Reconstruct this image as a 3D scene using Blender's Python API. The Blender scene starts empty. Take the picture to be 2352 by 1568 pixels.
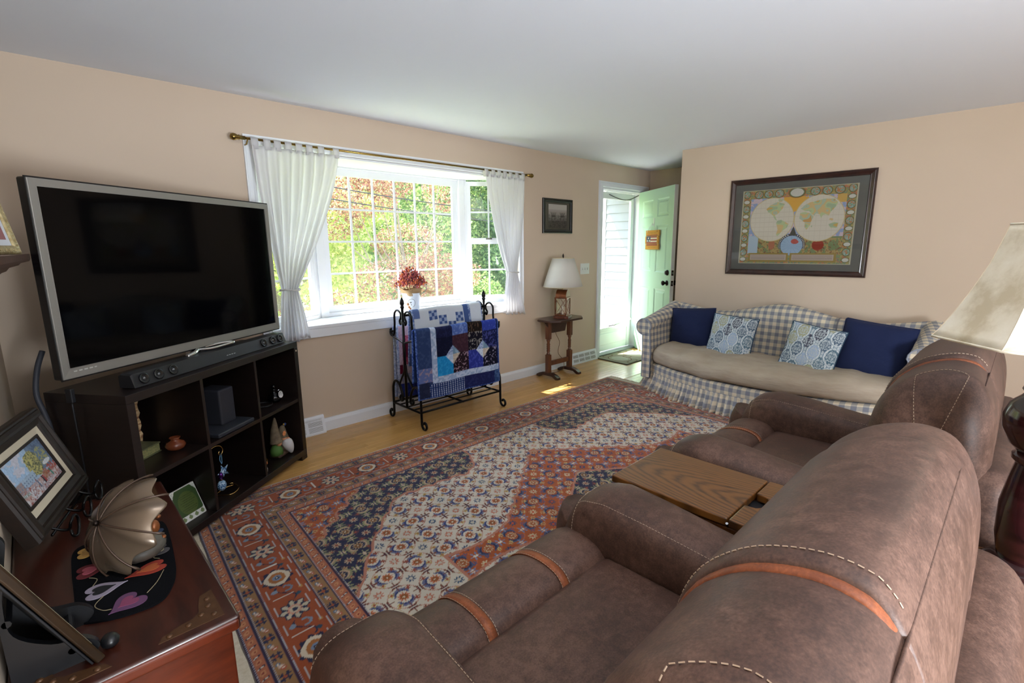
import bpy, bmesh, math, random
import numpy as np
from mathutils import Matrix, Vector

# ------------------------------------------------------------------ camera, sky, sun, lights, exposure
SC = bpy.context.scene
COL = SC.collection
YAW, PIT, ROL = 0.801823419, 0.190611354, -0.00902854401
CAMZ = 1.38655422
fw = Vector((math.cos(YAW)*math.cos(PIT), math.sin(YAW)*math.cos(PIT), -math.sin(PIT)))
rt = Vector((math.sin(YAW), -math.cos(YAW), 0))
up = rt.cross(fw)
rt, up = rt*math.cos(ROL)+up*math.sin(ROL), up*math.cos(ROL)-rt*math.sin(ROL)
cam = bpy.data.cameras.new('camera')
cam.sensor_width = 36.0
cam.lens = 36.0*1133.87076/2352.0
cam.clip_start = 0.02
camo = bpy.data.objects.new('camera', cam)
COL.objects.link(camo)
camo.matrix_world = Matrix(((rt.x, up.x, -fw.x, 0), (rt.y, up.y, -fw.y, 0), (rt.z, up.z, -fw.z, CAMZ), (0, 0, 0, 1)))
SC.camera = camo
SC.view_settings.view_transform = 'Standard'
SC.view_settings.look = 'None'
SC.view_settings.gamma = 1.0
SC.view_settings.use_curve_mapping = False
SC.view_settings.exposure = -0.2

world = bpy.data.worlds.new('sky')
SC.world = world
world.use_nodes = True
wn = world.node_tree.nodes
wl = world.node_tree.links
wn.clear()
sky = wn.new('ShaderNodeTexSky')
sky.sky_type = 'NISHITA'
sky.sun_disc = False
sky.sun_elevation = math.radians(50)
sky.sun_rotation = math.radians(330)
bg = wn.new('ShaderNodeBackground')
bg.inputs['Strength'].default_value = 2.2
wout = wn.new('ShaderNodeOutputWorld')
wl.new(sky.outputs['Color'], bg.inputs['Color'])
wl.new(bg.outputs['Background'], wout.inputs['Surface'])

def light(name, kind, loc, energy, target=None, color=(1, 1, 1), size=None, size_y=None, direction=None):
    d = bpy.data.lights.new(name, kind)
    d.energy = energy
    d.color = color
    if kind == 'AREA':
        d.shape = 'RECTANGLE'
        d.size = size
        d.size_y = size_y or size
    elif kind == 'SUN':
        d.angle = size
    o = bpy.data.objects.new(name, d)
    COL.objects.link(o)
    o.location = loc
    v = Vector(direction) if direction else Vector(target)-Vector(loc)
    o.rotation_euler = v.to_track_quat('-Z', 'Y').to_euler()
    return o

light('sun', 'SUN', (0, 12, 10), 40.0, direction=(0.48, -0.56, -0.95), color=(1, 0.95, 0.86), size=0.009)
# sampling portals for the daylight of the picture window and the storm door (they emit nothing themselves)
for nm, loc, dr, sx, sy in (('bay_window_portal', (2.38, 3.68, 1.42), (0, -1, 0), 2.4, 1.24), ('storm_door_portal', (5.435, 3.73, 1.15), (0, -1, 0), 0.86, 1.7)):
    lo = light(nm, 'AREA', loc, 1.0, direction=dr, size=sx, size_y=sy)
    lo.data.cycles.is_portal = True
# photographer's flash bounced off the ceiling behind the camera, plus two added fills
light('bounced_flash', 'AREA', (0.5, -0.5, 2.25), 22.0, target=(2.2, 2.4, 0.7), color=(1.0, 0.95, 0.9), size=0.9, size_y=0.7)
light('added_ceiling_fill', 'AREA', (0.5, -1.5, 0.9), 150.0, target=(2.2, 1.4, 2.34), color=(0.88, 0.94, 1.0), size=0.8, size_y=0.6)  # fill added to brighten the ceiling
light('added_rear_fill', 'AREA', (2.6, -2.2, 1.5), 26.0, direction=(0, 1, 0.12), color=(0.95, 0.97, 1.0), size=3.2, size_y=1.5)  # fill added behind the camera, no window is built there

# ------------------------------------------------------------------ helpers
random.seed(4)
RNG = np.random.default_rng(7)
R = math.radians

def lin(h):
    h = h.lstrip('#')
    c = [int(h[i:i+2], 16)/255 for i in (0, 2, 4)]
    return [x/12.92 if x <= 0.04045 else ((x+0.055)/1.055)**2.4 for x in c]

def rgba(h):
    return (*lin(h), 1.0)

class MatB:
    def __init__(s, name):
        s.m = bpy.data.materials.new(name)
        s.m.use_nodes = True
        s.n = s.m.node_tree.nodes
        s.l = s.m.node_tree.links
        s.b = s.n['Principled BSDF']
        s.out = s.n['Material Output']
    def node(s, t, **kw):
        n = s.n.new(t)
        for k, v in kw.items():
            setattr(n, k, v)
        return n
    def link(s, a, b):
        s.l.new(a, b)
    def set(s, **kw):
        for k, v in kw.items():
            s.b.inputs[k.replace('_', ' ')].default_value = v
    def coords(s, scale=(1, 1, 1), kind='Object', rot=(0, 0, 0)):
        t = s.node('ShaderNodeTexCoord')
        mp = s.node('ShaderNodeMapping')
        mp.inputs['Scale'].default_value = scale
        mp.inputs['Rotation'].default_value = rot
        s.link(t.outputs[kind], mp.inputs['Vector'])
        return mp.outputs['Vector']
    def noise(s, vec, scale, detail=4, rough=0.55):
        n = s.node('ShaderNodeTexNoise')
        n.inputs['Scale'].default_value = scale
        n.inputs['Detail'].default_value = detail
        n.inputs['Roughness'].default_value = rough
        s.link(vec, n.inputs['Vector'])
        return n.outputs['Fac']
    def ramp(s, fac, stops):
        r = s.node('ShaderNodeValToRGB')
        e = r.color_ramp.elements
        while len(e) < len(stops):
            e.new(0.5)
        for el, (p, c) in zip(e, stops):
            el.position = p
            el.color = rgba(c) if isinstance(c, str) else (c, c, c, 1)
        s.link(fac, r.inputs['Fac'])
        return r.outputs['Color']
    def bump(s, height, strength=0.2, dist=0.002):
        b = s.node('ShaderNodeBump')
        b.inputs['Strength'].default_value = strength
        b.inputs['Distance'].default_value = dist
        s.link(height, b.inputs['Height'])
        s.link(b.outputs['Normal'], s.b.inputs['Normal'])

def plain(name, col, rough=0.5, metal=0.0, vary=None, vscale=20, bump=None, bscale=200, spec=0.5, coat=0.0, sheen=0.0):
    m = MatB(name)
    m.set(Base_Color=rgba(col), Roughness=rough, Metallic=metal, Specular_IOR_Level=spec, Coat_Weight=coat, Sheen_Weight=sheen)
    v = m.coords()
    if vary:
        m.link(m.ramp(m.noise(v, vscale), [(0.3, col), (0.7, vary)]), m.b.inputs['Base Color'])
    if bump:
        m.bump(m.noise(v, bscale, 3), bump, 0.002)
    return m.m

def wood(name, a, b, stretch=(30, 2, 30), rough=0.35, coat=0.0, scale=1.0, dark=None):
    m = MatB(name)
    m.set(Roughness=rough, Coat_Weight=coat, Coat_Roughness=0.12)
    v = m.coords(stretch)
    n1 = m.noise(v, 1.6*scale, 6, 0.6)
    stops = [(0.32, a), (0.62, b)]
    if dark:
        stops = [(0.28, dark), (0.42, a), (0.66, b)]
    m.link(m.ramp(n1, stops), m.b.inputs['Base Color'])
    m.bump(n1, 0.08, 0.001)
    return m.m

def vcol(name, rough=0.7, bump=0.0, bscale=300, spec=0.3, sheen=0.0):
    m = MatB(name)
    m.set(Roughness=rough, Specular_IOR_Level=spec, Sheen_Weight=sheen)
    a = m.node('ShaderNodeVertexColor', layer_name='Col')
    m.link(a.outputs['Color'], m.b.inputs['Base Color'])
    if bump:
        m.bump(m.noise(m.coords(), bscale, 2), bump, 0.002)
    return m.m

def gingham(name, size):
    m = MatB(name)
    m.set(Roughness=0.85, Specular_IOR_Level=0.15, Sheen_Weight=0.1)
    uv = m.node('ShaderNodeUVMap', uv_map='UVMap')
    sep = m.node('ShaderNodeSeparateXYZ')
    m.link(uv.outputs['UV'], sep.inputs['Vector'])
    def par(sock):
        d = m.node('ShaderNodeMath', operation='DIVIDE')
        d.inputs[1].default_value = size*2
        m.link(sock, d.inputs[0])
        f = m.node('ShaderNodeMath', operation='FRACT')
        m.link(d.outputs[0], f.inputs[0])
        g = m.node('ShaderNodeMath', operation='GREATER_THAN')
        g.inputs[1].default_value = 0.5
        m.link(f.outputs[0], g.inputs[0])
        return g.outputs[0]
    add = m.node('ShaderNodeMath', operation='ADD')
    m.link(par(sep.outputs['X']), add.inputs[0])
    m.link(par(sep.outputs['Y']), add.inputs[1])
    half = m.node('ShaderNodeMath', operation='MULTIPLY')
    half.inputs[1].default_value = 0.5
    m.link(add.outputs[0], half.inputs[0])
    c = m.ramp(half.outputs[0], [(0.0, '#d8cbb2'), (0.3, '#aaa69f'), (0.8, '#7e818b')])
    m.n[-1] if False else None
    for nd in m.n:
        if nd.bl_idname == 'ShaderNodeValToRGB':
            nd.color_ramp.interpolation = 'CONSTANT'
    m.link(c, m.b.inputs['Base Color'])
    m.bump(m.noise(m.coords(), 500, 2), 0.1, 0.001)
    return m.m

def glass(name, tint=(1, 1, 1, 1), refl=0.03, glare_haze=0.0):
    m = MatB(name)
    t = m.node('ShaderNodeBsdfTransparent')
    t.inputs['Color'].default_value = tint
    g = m.node('ShaderNodeBsdfGlossy')
    g.inputs['Roughness'].default_value = 0.0
    mx = m.node('ShaderNodeMixShader')
    mx.inputs['Fac'].default_value = refl
    if glare_haze:  # translucent veil mixed in to imitate glare haze on the panes
        df = m.node('ShaderNodeBsdfTranslucent'); df.inputs['Color'].default_value = (0.9, 0.95, 1, 1)
        m2 = m.node('ShaderNodeMixShader'); m2.inputs['Fac'].default_value = glare_haze
        m.link(t.outputs[0], m2.inputs[1]); m.link(df.outputs[0], m2.inputs[2]); t = m2
    m.link(t.outputs[0], mx.inputs[1])
    m.link(g.outputs[0], mx.inputs[2])
    m.link(mx.outputs[0], m.out.inputs['Surface'])
    m.n.remove(m.b)
    return m.m

class MB:
    """collects geometry of one mesh"""
    def __init__(s):
        s.v = []; s.f = []; s.uv = []
    def add(s, V, F, UV=None):
        o = len(s.v)
        s.v += [tuple(p) for p in V]
        s.f += [tuple(i+o for i in f) for f in F]
        s.uv += [tuple(p) for p in UV] if UV is not None else [(0, 0)]*len(V)
        return s
    def box(s, x0, x1, y0, y1, z0, z1):
        V = [(x, y, z) for x in (x0, x1) for y in (y0, y1) for z in (z0, z1)]
        return s.add(V, [(0, 1, 3, 2), (4, 6, 7, 5), (0, 4, 5, 1), (2, 3, 7, 6), (0, 2, 6, 4), (1, 5, 7, 3)])
    def rbox(s, x0, x1, y0, y1, z0, z1, r, n=2, m=2, deform=None):
        h = np.array([(x1-x0)/2, (y1-y0)/2, (z1-z0)/2]); c = np.array([(x0+x1)/2, (y0+y1)/2, (z0+z1)/2])
        r = min(r, *(h*0.999))
        co = h-r
        ax = []
        for k in range(3):
            t = np.tan(np.linspace(0, math.pi/4, n+1))*r
            ax.append(np.concatenate([-(co[k]+t[::-1]), np.linspace(-co[k], co[k], m+1)[1:-1], co[k]+t]))
        idx = {}; V = []; F = []
        def vid(q):
            cl = np.clip(q, -co, co); d = q-cl; L = np.linalg.norm(d)
            p = cl+d/L*r
            key = tuple(np.round(p, 6))
            if key not in idx:
                idx[key] = len(V); V.append(p+c)
            return idx[key]
        for k in range(3):
            a, b = (k+1) % 3, (k+2) % 3
            for sg in (-1, 1):
                g = {}
                for i, u in enumerate(ax[a]):
                    for j, w in enumerate(ax[b]):
                        q = np.zeros(3); q[k] = sg*h[k]; q[a] = u; q[b] = w
                        g[i, j] = vid(q)
                for i in range(len(ax[a])-1):
                    for j in range(len(ax[b])-1):
                        f = (g[i, j], g[i+1, j], g[i+1, j+1], g[i, j+1])
                        f = f if sg > 0 else f[::-1]
                        f2 = []
                        for q in f:
                            if q not in f2:
                                f2.append(q)
                        if len(f2) > 2:
                            F.append(tuple(f2))
        if deform:
            V = [deform(*p) for p in V]
        return s.add(V, F)
    def grid(s, P, UV=None, cu=False, cv=False, cap=False):
        """P[nu][nv] points; cu/cv close that direction; cap closes the two u-ends"""
        P = np.asarray(P, float); nu, nv = P.shape[:2]
        V = P.reshape(-1, 3)
        F = []
        for i in range(nu if cu else nu-1):
            for j in range(nv if cv else nv-1):
                i2, j2 = (i+1) % nu, (j+1) % nv
                F.append((i*nv+j, i2*nv+j, i2*nv+j2, i*nv+j2))
        if cap:
            F.append(tuple(range(nv))[::1])
            F.append(tuple((nu-1)*nv+j for j in range(nv))[::-1])
        return s.add(V, F, None if UV is None else np.asarray(UV, float).reshape(-1, 2))
    def tube(s, pts, r, n=8, closed=False, flat=None):
        P = [Vector(p) for p in pts]; N = len(P)
        rr = r if hasattr(r, '__len__') else [r]*N
        rings = []; prev = None
        for i in range(N):
            if closed:
                t = P[(i+1) % N]-P[i-1]
            else:
                t = P[min(i+1, N-1)]-P[max(i-1, 0)]
            t = t.normalized() if t.length > 1e-9 else Vector((0, 0, 1))
            if prev is None:
                a = Vector((0, 0, 1)) if abs(t.z) < 0.9 else Vector((1, 0, 0))
                u = t.cross(a).normalized()
            else:
                u = (prev-t*prev.dot(t))
                u = u.normalized() if u.length > 1e-6 else t.orthogonal().normalized()
            w = t.cross(u)
            prev = u
            rings.append([P[i]+(u*math.cos(2*math.pi*k/n)+w*math.sin(2*math.pi*k/n))*rr[i] for k in range(n)])
        return s.grid([[tuple(q) for q in ring] for ring in rings], cu=closed, cv=True, cap=not closed)
    def lathe(s, prof, n=24, c=(0, 0, 0), cap=True):
        P = [[(c[0]+r*math.cos(2*math.pi*k/n), c[1]+r*math.sin(2*math.pi*k/n), c[2]+z) for k in range(n)] for r, z in prof]
        return s.grid(P, cv=True, cap=cap)
    def prism(s, poly, a, b, axis='z'):
        def pt(p, h):
            return {'z': (p[0], p[1], h), 'y': (p[0], h, p[1]), 'x': (h, p[0], p[1])}[axis]
        n = len(poly)
        V = [pt(p, a) for p in poly]+[pt(p, b) for p in poly]
        F = [tuple(range(n))[::-1], tuple(range(n, 2*n))]+[(i, (i+1) % n, n+(i+1) % n, n+i) for i in range(n)]
        return s.add(V, F)
    def ell(s, c, rad, n=16, m=10, Mx=None):
        V = []
        P = [[(rad[0]*math.sin(math.pi*i/m)*math.cos(2*math.pi*k/n), rad[1]*math.sin(math.pi*i/m)*math.sin(2*math.pi*k/n), rad[2]*math.cos(math.pi*i/m)) for k in range(n)] for i in range(1, m)]
        top = len(s.v)
        V = [p for ring in P for p in ring]+[(0, 0, rad[2]), (0, 0, -rad[2])]
        F = []
        for i in range(m-2):
            for k in range(n):
                F.append((i*n+k, (i+1)*n+k, (i+1)*n+(k+1) % n, i*n+(k+1) % n))
        for k in range(n):
            F.append((len(V)-2, k, (k+1) % n))
            F.append((len(V)-1, (m-2)*n+(k+1) % n, (m-2)*n+k))
        if Mx is not None:
            V = [tuple(Mx @ Vector(p)) for p in V]
        return s.add([(p[0]+c[0], p[1]+c[1], p[2]+c[2]) for p in V], F)
    def xf(s, M):
        s.v = [tuple(M @ Vector(p)) for p in s.v]
        return s

def mat4(o):
    return Matrix.Translation(o.location) @ o.rotation_euler.to_matrix().to_4x4()

def fixn(me):
    b = bmesh.new(); b.from_mesh(me)
    bmesh.ops.recalc_face_normals(b, faces=b.faces)
    b.to_mesh(me); b.free()

def obj(name, mb, mat, parent=None, smooth=False, world=False, col=None, uv=False, sub=0, solid=0, bevel=0, recalc=True, auto=None):
    me = bpy.data.meshes.new(name)
    V = mb.v
    if world and parent is not None:
        M = mat4(parent)
        p2 = parent.parent
        while p2 is not None:
            M = mat4(p2) @ M; p2 = p2.parent
        M = M.inverted()
        A = np.array(V); Mn = np.array(M)
        V = (A @ Mn[:3, :3].T+Mn[:3, 3])
    me.from_pydata([tuple(map(float, p)) for p in V], [], mb.f)
    if uv:
        L = me.uv_layers.new(name='UVMap')
        vi = np.zeros(len(me.loops), dtype=np.int32); me.loops.foreach_get('vertex_index', vi)
        L.data.foreach_set('uv', np.array(mb.uv, dtype=np.float32)[vi].ravel())
    if col is not None:
        ca = me.color_attributes.new('Col', 'FLOAT_COLOR', 'POINT')
        c4 = np.ones((len(mb.v), 4), dtype=np.float32); c4[:, :3] = col
        ca.data.foreach_set('color', c4.ravel())
    if recalc:
        fixn(me)
    if smooth:
        me.polygons.foreach_set('use_smooth', [True]*len(me.polygons))
        if auto:
            me.set_sharp_from_angle(angle=R(auto))
    if mat is not None:
        me.materials.append(mat)
    o = bpy.data.objects.new(name, me)
    COL.objects.link(o)
    if parent is not None:
        o.parent = parent
    if bevel:
        b = o.modifiers.new('bevel', 'BEVEL'); b.width = bevel; b.segments = 2; b.limit_method = 'ANGLE'; b.angle_limit = R(40)
    if solid:
        b = o.modifiers.new('solid', 'SOLIDIFY'); b.thickness = solid; b.offset = 0
    if sub:
        b = o.modifiers.new('sub', 'SUBSURF'); b.levels = sub; b.render_levels = sub
    return o

def tag(o, label=None, cat=None, group=None, kind=None):
    if label: o['label'] = label
    if cat: o['category'] = cat
    if group: o['group'] = group
    if kind: o['kind'] = kind
    return o

def thing(name, label, cat, loc=(0, 0, 0), rotz=0.0, group=None, kind=None):
    o = bpy.data.objects.new(name, None)
    COL.objects.link(o)
    o.location = loc; o.rotation_euler = (0, 0, rotz)
    o.empty_display_size = 0.1
    return tag(o, label, cat, group, kind)

def dup(root, loc, rotz=None, label=None):
    r = root.copy(); COL.objects.link(r); r.location = loc
    if rotz is not None: r.rotation_euler = (0, 0, rotz)
    if label: r['label'] = label
    for ch in list(root.children):
        c = ch.copy(); COL.objects.link(c); c.parent = r
        for g in list(ch.children):
            d = g.copy(); COL.objects.link(d); d.parent = c
    return r

def again(o, loc=None, parent=None):
    c = o.copy(); COL.objects.link(c)
    if parent is not None: c.parent = parent
    if loc is not None: c.location = loc
    return c

def spline(pts, n=8, closed=False):
    P = [np.array(p, float) for p in pts]; N = len(P); out = []
    for i in range(N if closed else N-1):
        if closed:
            p0, p1, p2, p3 = P[i-1], P[i], P[(i+1) % N], P[(i+2) % N]
        else:
            p0, p1, p2, p3 = P[max(i-1, 0)], P[i], P[i+1], P[min(i+2, N-1)]
        for k in range(n):
            t = k/n
            out.append(0.5*((2*p1)+(-p0+p2)*t+(2*p0-5*p1+4*p2-p3)*t*t+(-p0+3*p1-3*p2+p3)*t**3))
    if not closed:
        out.append(P[-1])
    return np.array(out)

def vnoise(x, y, seed=0):
    """smooth value noise of arrays x, y"""
    g = np.random.default_rng(seed).random((64, 64))
    xi = np.floor(x).astype(int); yi = np.floor(y).astype(int)
    fx = x-xi; fy = y-yi
    fx = fx*fx*(3-2*fx); fy = fy*fy*(3-2*fy)
    def s(i, j): return g[i % 64, j % 64]
    return (s(xi, yi)*(1-fx)+s(xi+1, yi)*fx)*(1-fy)+(s(xi, yi+1)*(1-fx)+s(xi+1, yi+1)*fx)*fy

def fbm(x, y, seed=0, o=3):
    t = 0; a = 0.5; k = 1
    for i in range(o):
        t = t+a*vnoise(x*k, y*k, seed+i); a *= 0.5; k *= 2
    return t/(1-0.5**o)

def paint(C, mask, h, a=1.0):
    c = np.array(lin(h)) if isinstance(h, str) else np.array(h)
    m = (mask*a)[..., None] if mask.dtype != bool else (mask[..., None]*a)
    C[:] = C*(1-m)+c*m

def inpoly(X, Y, poly):
    res = np.zeros(X.shape, bool); n = len(poly)
    for i in range(n):
        x1, y1 = poly[i]; x2, y2 = poly[i-1]
        if y1 == y2: continue
        c = ((y1 > Y) != (y2 > Y)) & (X < (x2-x1)*(Y-y1)/(y2-y1)+x1)
        res ^= c
    return res
# ------------------------------------------------------------------ materials of the shell
H = 2.34
D1 = 3.606
def W2X(y): return 5.1348-0.05227*y

def wallpaint(name, col, var):
    m = MatB(name)
    m.set(Roughness=0.75, Specular_IOR_Level=0.2)
    v = m.coords()
    m.link(m.ramp(m.noise(v, 1.2, 2), [(0.3, col), (0.7, var)]), m.b.inputs['Base Color'])
    m.bump(m.noise(v, 160, 2), 0.05, 0.001)
    return m.m
M_WALL = wallpaint('peach_wall_paint', '#c9b7a3', '#cdbba8')
M_WHITE = plain('white_trim_paint', '#dfe3ea', 0.35)
M_VINYL = plain('white_vinyl', '#e6eaf0', 0.3)
m = MatB('ceiling_paint')
m.set(Base_Color=rgba('#e4eaf4'), Roughness=0.7, Specular_IOR_Level=0.25)
_v = m.coords()
w = m.node('ShaderNodeTexWave'); w.inputs['Scale'].default_value = 2.2; w.inputs['Distortion'].default_value = 14; w.inputs['Detail'].default_value = 4
m.link(_v, w.inputs['Vector'])
m.bump(w.outputs['Fac'], 0.06, 0.004)
M_CEIL = m.m

def wall_holes(name, x0, x1, z0, z1, holes, y0, y1, mat):
    xs = sorted({x0, x1, *[a for h in holes for a in h[:2]]}); zs = sorted({z0, z1, *[a for h in holes for a in h[2:]]})
    mb = MB(); idx = {}
    def vid(x, y, z):
        if (x, y, z) not in idx:
            idx[x, y, z] = len(mb.v); mb.v.append((x, y, z)); mb.uv.append((0, 0))
        return idx[x, y, z]
    def solid(i, j):
        if i < 0 or j < 0 or i >= len(xs)-1 or j >= len(zs)-1: return False
        cx, cz = (xs[i]+xs[i+1])/2, (zs[j]+zs[j+1])/2
        return not any(h[0] < cx < h[1] and h[2] < cz < h[3] for h in holes)
    for i in range(len(xs)-1):
        for j in range(len(zs)-1):
            if not solid(i, j): continue
            a, b, c, d = xs[i], xs[i+1], zs[j], zs[j+1]
            mb.f.append((vid(a, y0, c), vid(b, y0, c), vid(b, y0, d), vid(a, y0, d)))
            mb.f.append((vid(a, y1, c), vid(a, y1, d), vid(b, y1, d), vid(b, y1, c)))
            for (di, dj, p, q) in ((-1, 0, (a, c), (a, d)), (1, 0, (b, c), (b, d)), (0, -1, (a, c), (b, c)), (0, 1, (a, d), (b, d))):
                if not solid(i+di, j+dj):
                    mb.f.append((vid(p[0], y0, p[1]), vid(q[0], y0, q[1]), vid(q[0], y1, q[1]), vid(p[0], y1, p[1])))
    return tag(obj(name, mb, mat), kind='structure')

# walls
WX0, WX1, WZ0, WZ1 = 1.16, 3.59, 0.80, 2.045        # bay opening
DX0, DX1, DZ1 = 4.995, 5.875, 2.065                  # door opening
wall_holes('wall_back', -0.30, 6.25, 0, H, [(WX0, WX1, WZ0, WZ1), (DX0, DX1, -1, DZ1)], D1, D1+0.14, M_WALL)
tag(obj('wall_left', MB().box(-0.30, -0.155, -2.6, D1, 0, H), M_WALL), kind='structure')
tag(obj('wall_near', MB().box(-0.30, 6.3, -2.75, -2.6, 0, H), M_WALL), kind='structure')
cl = MB().prism([(W2X(2.615), 2.615), (6.06, 2.615), (6.06, 2.5), (W2X(2.5)+0.12, 2.5), (W2X(-2.6)+0.12, -2.6), (W2X(-2.6), -2.6)], 0, H)
tag(obj('wall_right', cl, M_WALL), kind='structure')
tag(obj('wall_alcove', MB().box(6.055, 6.2, 2.5, D1, 0, H), M_WALL), kind='structure')
tag(obj('ceiling', MB().box(-0.30, 6.25, -2.75, D1+0.14, H, H+0.1), M_CEIL), kind='structure')

# floor with its strip planks
def plankmat(name, a, b):
    m = MatB(name)
    m.set(Roughness=0.22, Coat_Weight=0.25, Coat_Roughness=0.1)
    oi = m.node('ShaderNodeObjectInfo')
    v = m.coords((2.5, 45, 1))
    n = m.noise(v, 1.5, 5, 0.6)
    c1 = m.ramp(n, [(0.3, a), (0.7, b)])
    hs = m.node('ShaderNodeHueSaturation')
    mr = m.node('ShaderNodeMapRange'); mr.inputs['To Min'].default_value = 0.90; mr.inputs['To Max'].default_value = 1.08
    m.link(oi.outputs['Random'], mr.inputs['Value'])
    m.link(mr.outputs[0], hs.inputs['Value'])
    m.link(c1, hs.inputs['Color'])
    m.link(hs.outputs['Color'], m.b.inputs['Base Color'])
    return m.m
M_PLANK = plankmat('oak_strip', '#b4864c', '#c99c5e')
m = MatB('oak_floor')
m.set(Roughness=0.25)
v = m.coords()
br = m.node('ShaderNodeTexBrick')
br.inputs['Scale'].default_value = 1.0; br.inputs['Brick Width'].default_value = 0.7; br.inputs['Row Height'].default_value = 0.057; br.inputs['Mortar Size'].default_value = 0.0006
br.inputs['Color1'].default_value = rgba('#a8783f'); br.inputs['Color2'].default_value = rgba('#bd8d4e'); br.inputs['Mortar'].default_value = rgba('#6a4522')
m.link(v, br.inputs['Vector']); m.link(br.outputs['Color'], m.b.inputs['Base Color'])
floor = tag(obj('floor', MB().box(-0.30, 6.25, -2.75, D1+0.14, -0.12, 0.0), m.m), kind='structure')
pw = 0.0572; row = 0
pm = {}
y = D1-0.002
while y > 2.86:
    x = -0.15+random.random()*0.5-0.5 if row else -0.15
    while x < 6.05:
        L = random.choice([0.45, 0.6, 0.8, 1.0, 1.2])
        a, b = max(x, -0.15), min(x+L, 6.05)
        if b-a > 0.05 and b > 0.9:
            k = round(b-a, 3)
            if k not in pm:
                pm[k] = obj('plank', MB().rbox(0.0002, k-0.0002, -pw+0.0002, -0.0002, -0.004, 0.0022, 0.0006, 1, 1), M_PLANK, floor)
                pm[k].location = (a, y, 0)
            else:
                again(pm[k], (a, y, 0), floor)
        x += L
    y -= pw; row += 1

# baseboard
def profile_strip(name, prof, x0, x1, y, mat):
    P = [[(x, y-p, z) for p, z in prof] for x in (x0, x1)]
    return obj(name, MB().grid(P, cv=True, cap=True), mat)
BB = [(0.0, 0.0), (0.014, 0.0), (0.014, 0.075), (0.010, 0.088), (0.006, 0.097), (0.006, 0.102), (0, 0.102)]
tag(profile_strip('baseboard_back', BB, 1.47, 4.425, D1, M_WHITE), kind='structure')
tag(profile_strip('baseboard_corner', BB, -0.15, 1.30, D1, M_WHITE), kind='structure')

# ------------------------------------------------------------------ bay window
M_GLASS = glass('window_glass', refl=0.008, glare_haze=0.012)
win = thing('window_1', None, None, (2.38, D1, 0), kind='structure')
def wpart(name, mb, mat=None, parent=None, **kw):
    return obj(name, mb, mat or M_VINYL, parent or win, world=True, **kw)
def casing_strip(a, b, horizontal, side):
    """moulded casing board between two corners on the wall plane"""
    prof = [(0.0, 0.0), (0.012, 0.0), (0.018, 0.006), (0.018, 0.018), (0.013, 0.026), (0.013, 0.048), (0.018, 0.054), (0.018, 0.062), (0, 0.062)]
    P = []
    for (x, z, e) in (a, b):
        ring = []
        for d, t in prof:
            if horizontal: ring.append((x+e*t, D1-d, z+side*t))
            else: ring.append((x+side*t, D1-d, z+e*t))
        P.append(ring)
    return MB().grid(P, cv=True, cap=True)
cw = 0.062
wpart('casing', casing_strip((WX0, WZ1, -1), (WX1, WZ1, 1), True, 1))
wpart('casing', casing_strip((WX0, WZ0, 0), (WX0, WZ1, 1), False, -1))
wpart('casing', casing_strip((WX1, WZ0, 0), (WX1, WZ1, 1), False, 1))
wpart('apron', MB().rbox(WX0-0.05, WX1+0.05, D1-0.018, D1, 0.735, 0.80, 0.004, 1, 1))
BY = 3.985                                             # depth of the centre unit
bayp = [(WX0, D1-0.02), (WX1, D1-0.02), (WX1, D1+0.05), (3.17, BY+0.03), (1.66, BY+0.03), (WX0, D1+0.05)]
wpart('seat_board', MB().prism(bayp, 0.80, 0.825), bevel=0.003)
bays = [(WX0, D1), (WX1, D1), (WX1, D1+0.05), (3.17, BY+0.03), (1.66, BY+0.03), (WX0, D1+0.05)]
wpart('head_board', MB().prism(bays, 2.029, 2.043))

def ubox(A, u, n, a0, a1, d0, d1, z0, z1):
    """box spanning a0..a1 along u, d0..d1 along n from A"""
    V = [(A[0]+u[0]*a+n[0]*d, A[1]+u[1]*a+n[1]*d, z) for a in (a0, a1) for d in (d0, d1) for z in (z0, z1)]
    return MB().add(V, [(0, 1, 3, 2), (4, 6, 7, 5), (0, 4, 5, 1), (2, 3, 7, 6), (0, 2, 6, 4), (1, 5, 7, 3)])

def sash(A, u, n, a0, a1, z0, z1, nc, nr, fw_, d=0.03, mw=0.016, name='sash'):
    """a framed sash with its own muntins and panes; returns the sash part"""
    fr = MB()
    o = [(a0, z0), (a1, z0), (a1, z1), (a0, z1)]
    i = [(a0+fw_, z0+fw_), (a1-fw_, z0+fw_), (a1-fw_, z1-fw_), (a0+fw_, z1-fw_)]
    V = []
    for loop, dd in ((o, 0), (i, 0.004), (i, d), (o, d)):
        for a, z in loop:
            V.append((A[0]+u[0]*a+n[0]*dd, A[1]+u[1]*a+n[1]*dd, z))
    F = []
    for r in range(4):
        for k in range(4):
            F.append((r*4+k, r*4+(k+1) % 4, ((r+1) % 4)*4+(k+1) % 4, ((r+1) % 4)*4+k))
    fr.add(V, F)
    s = wpart(name, fr)
    ga0, ga1, gz0, gz1 = a0+fw_, a1-fw_, z0+fw_, z1-fw_
    pwid, ph = (ga1-ga0)/nc, (gz1-gz0)/nr
    for c in range(1, nc):
        x = ga0+c*pwid
        obj('muntin', ubox(A, u, n, x-mw/2, x+mw/2, d*0.35, d*0.75, gz0, gz1), M_VINYL, s, world=True)
    for r in range(1, nr):
        z = gz0+r*ph
        obj('muntin', ubox(A, u, n, ga0, ga1, d*0.37, d*0.73, z-mw/2, z+mw/2), M_VINYL, s, world=True)
    for c in range(nc):
        for r in range(nr):
            x, z = ga0+c*pwid, gz0+r*ph
            obj('pane', ubox(A, u, n, x, x+pwid, d*0.54, d*0.56, z, z+ph), M_GLASS, s, world=True)
    return s
A = (1.70, BY); uc = (1, 0); nc_ = (0, 1)
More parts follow.
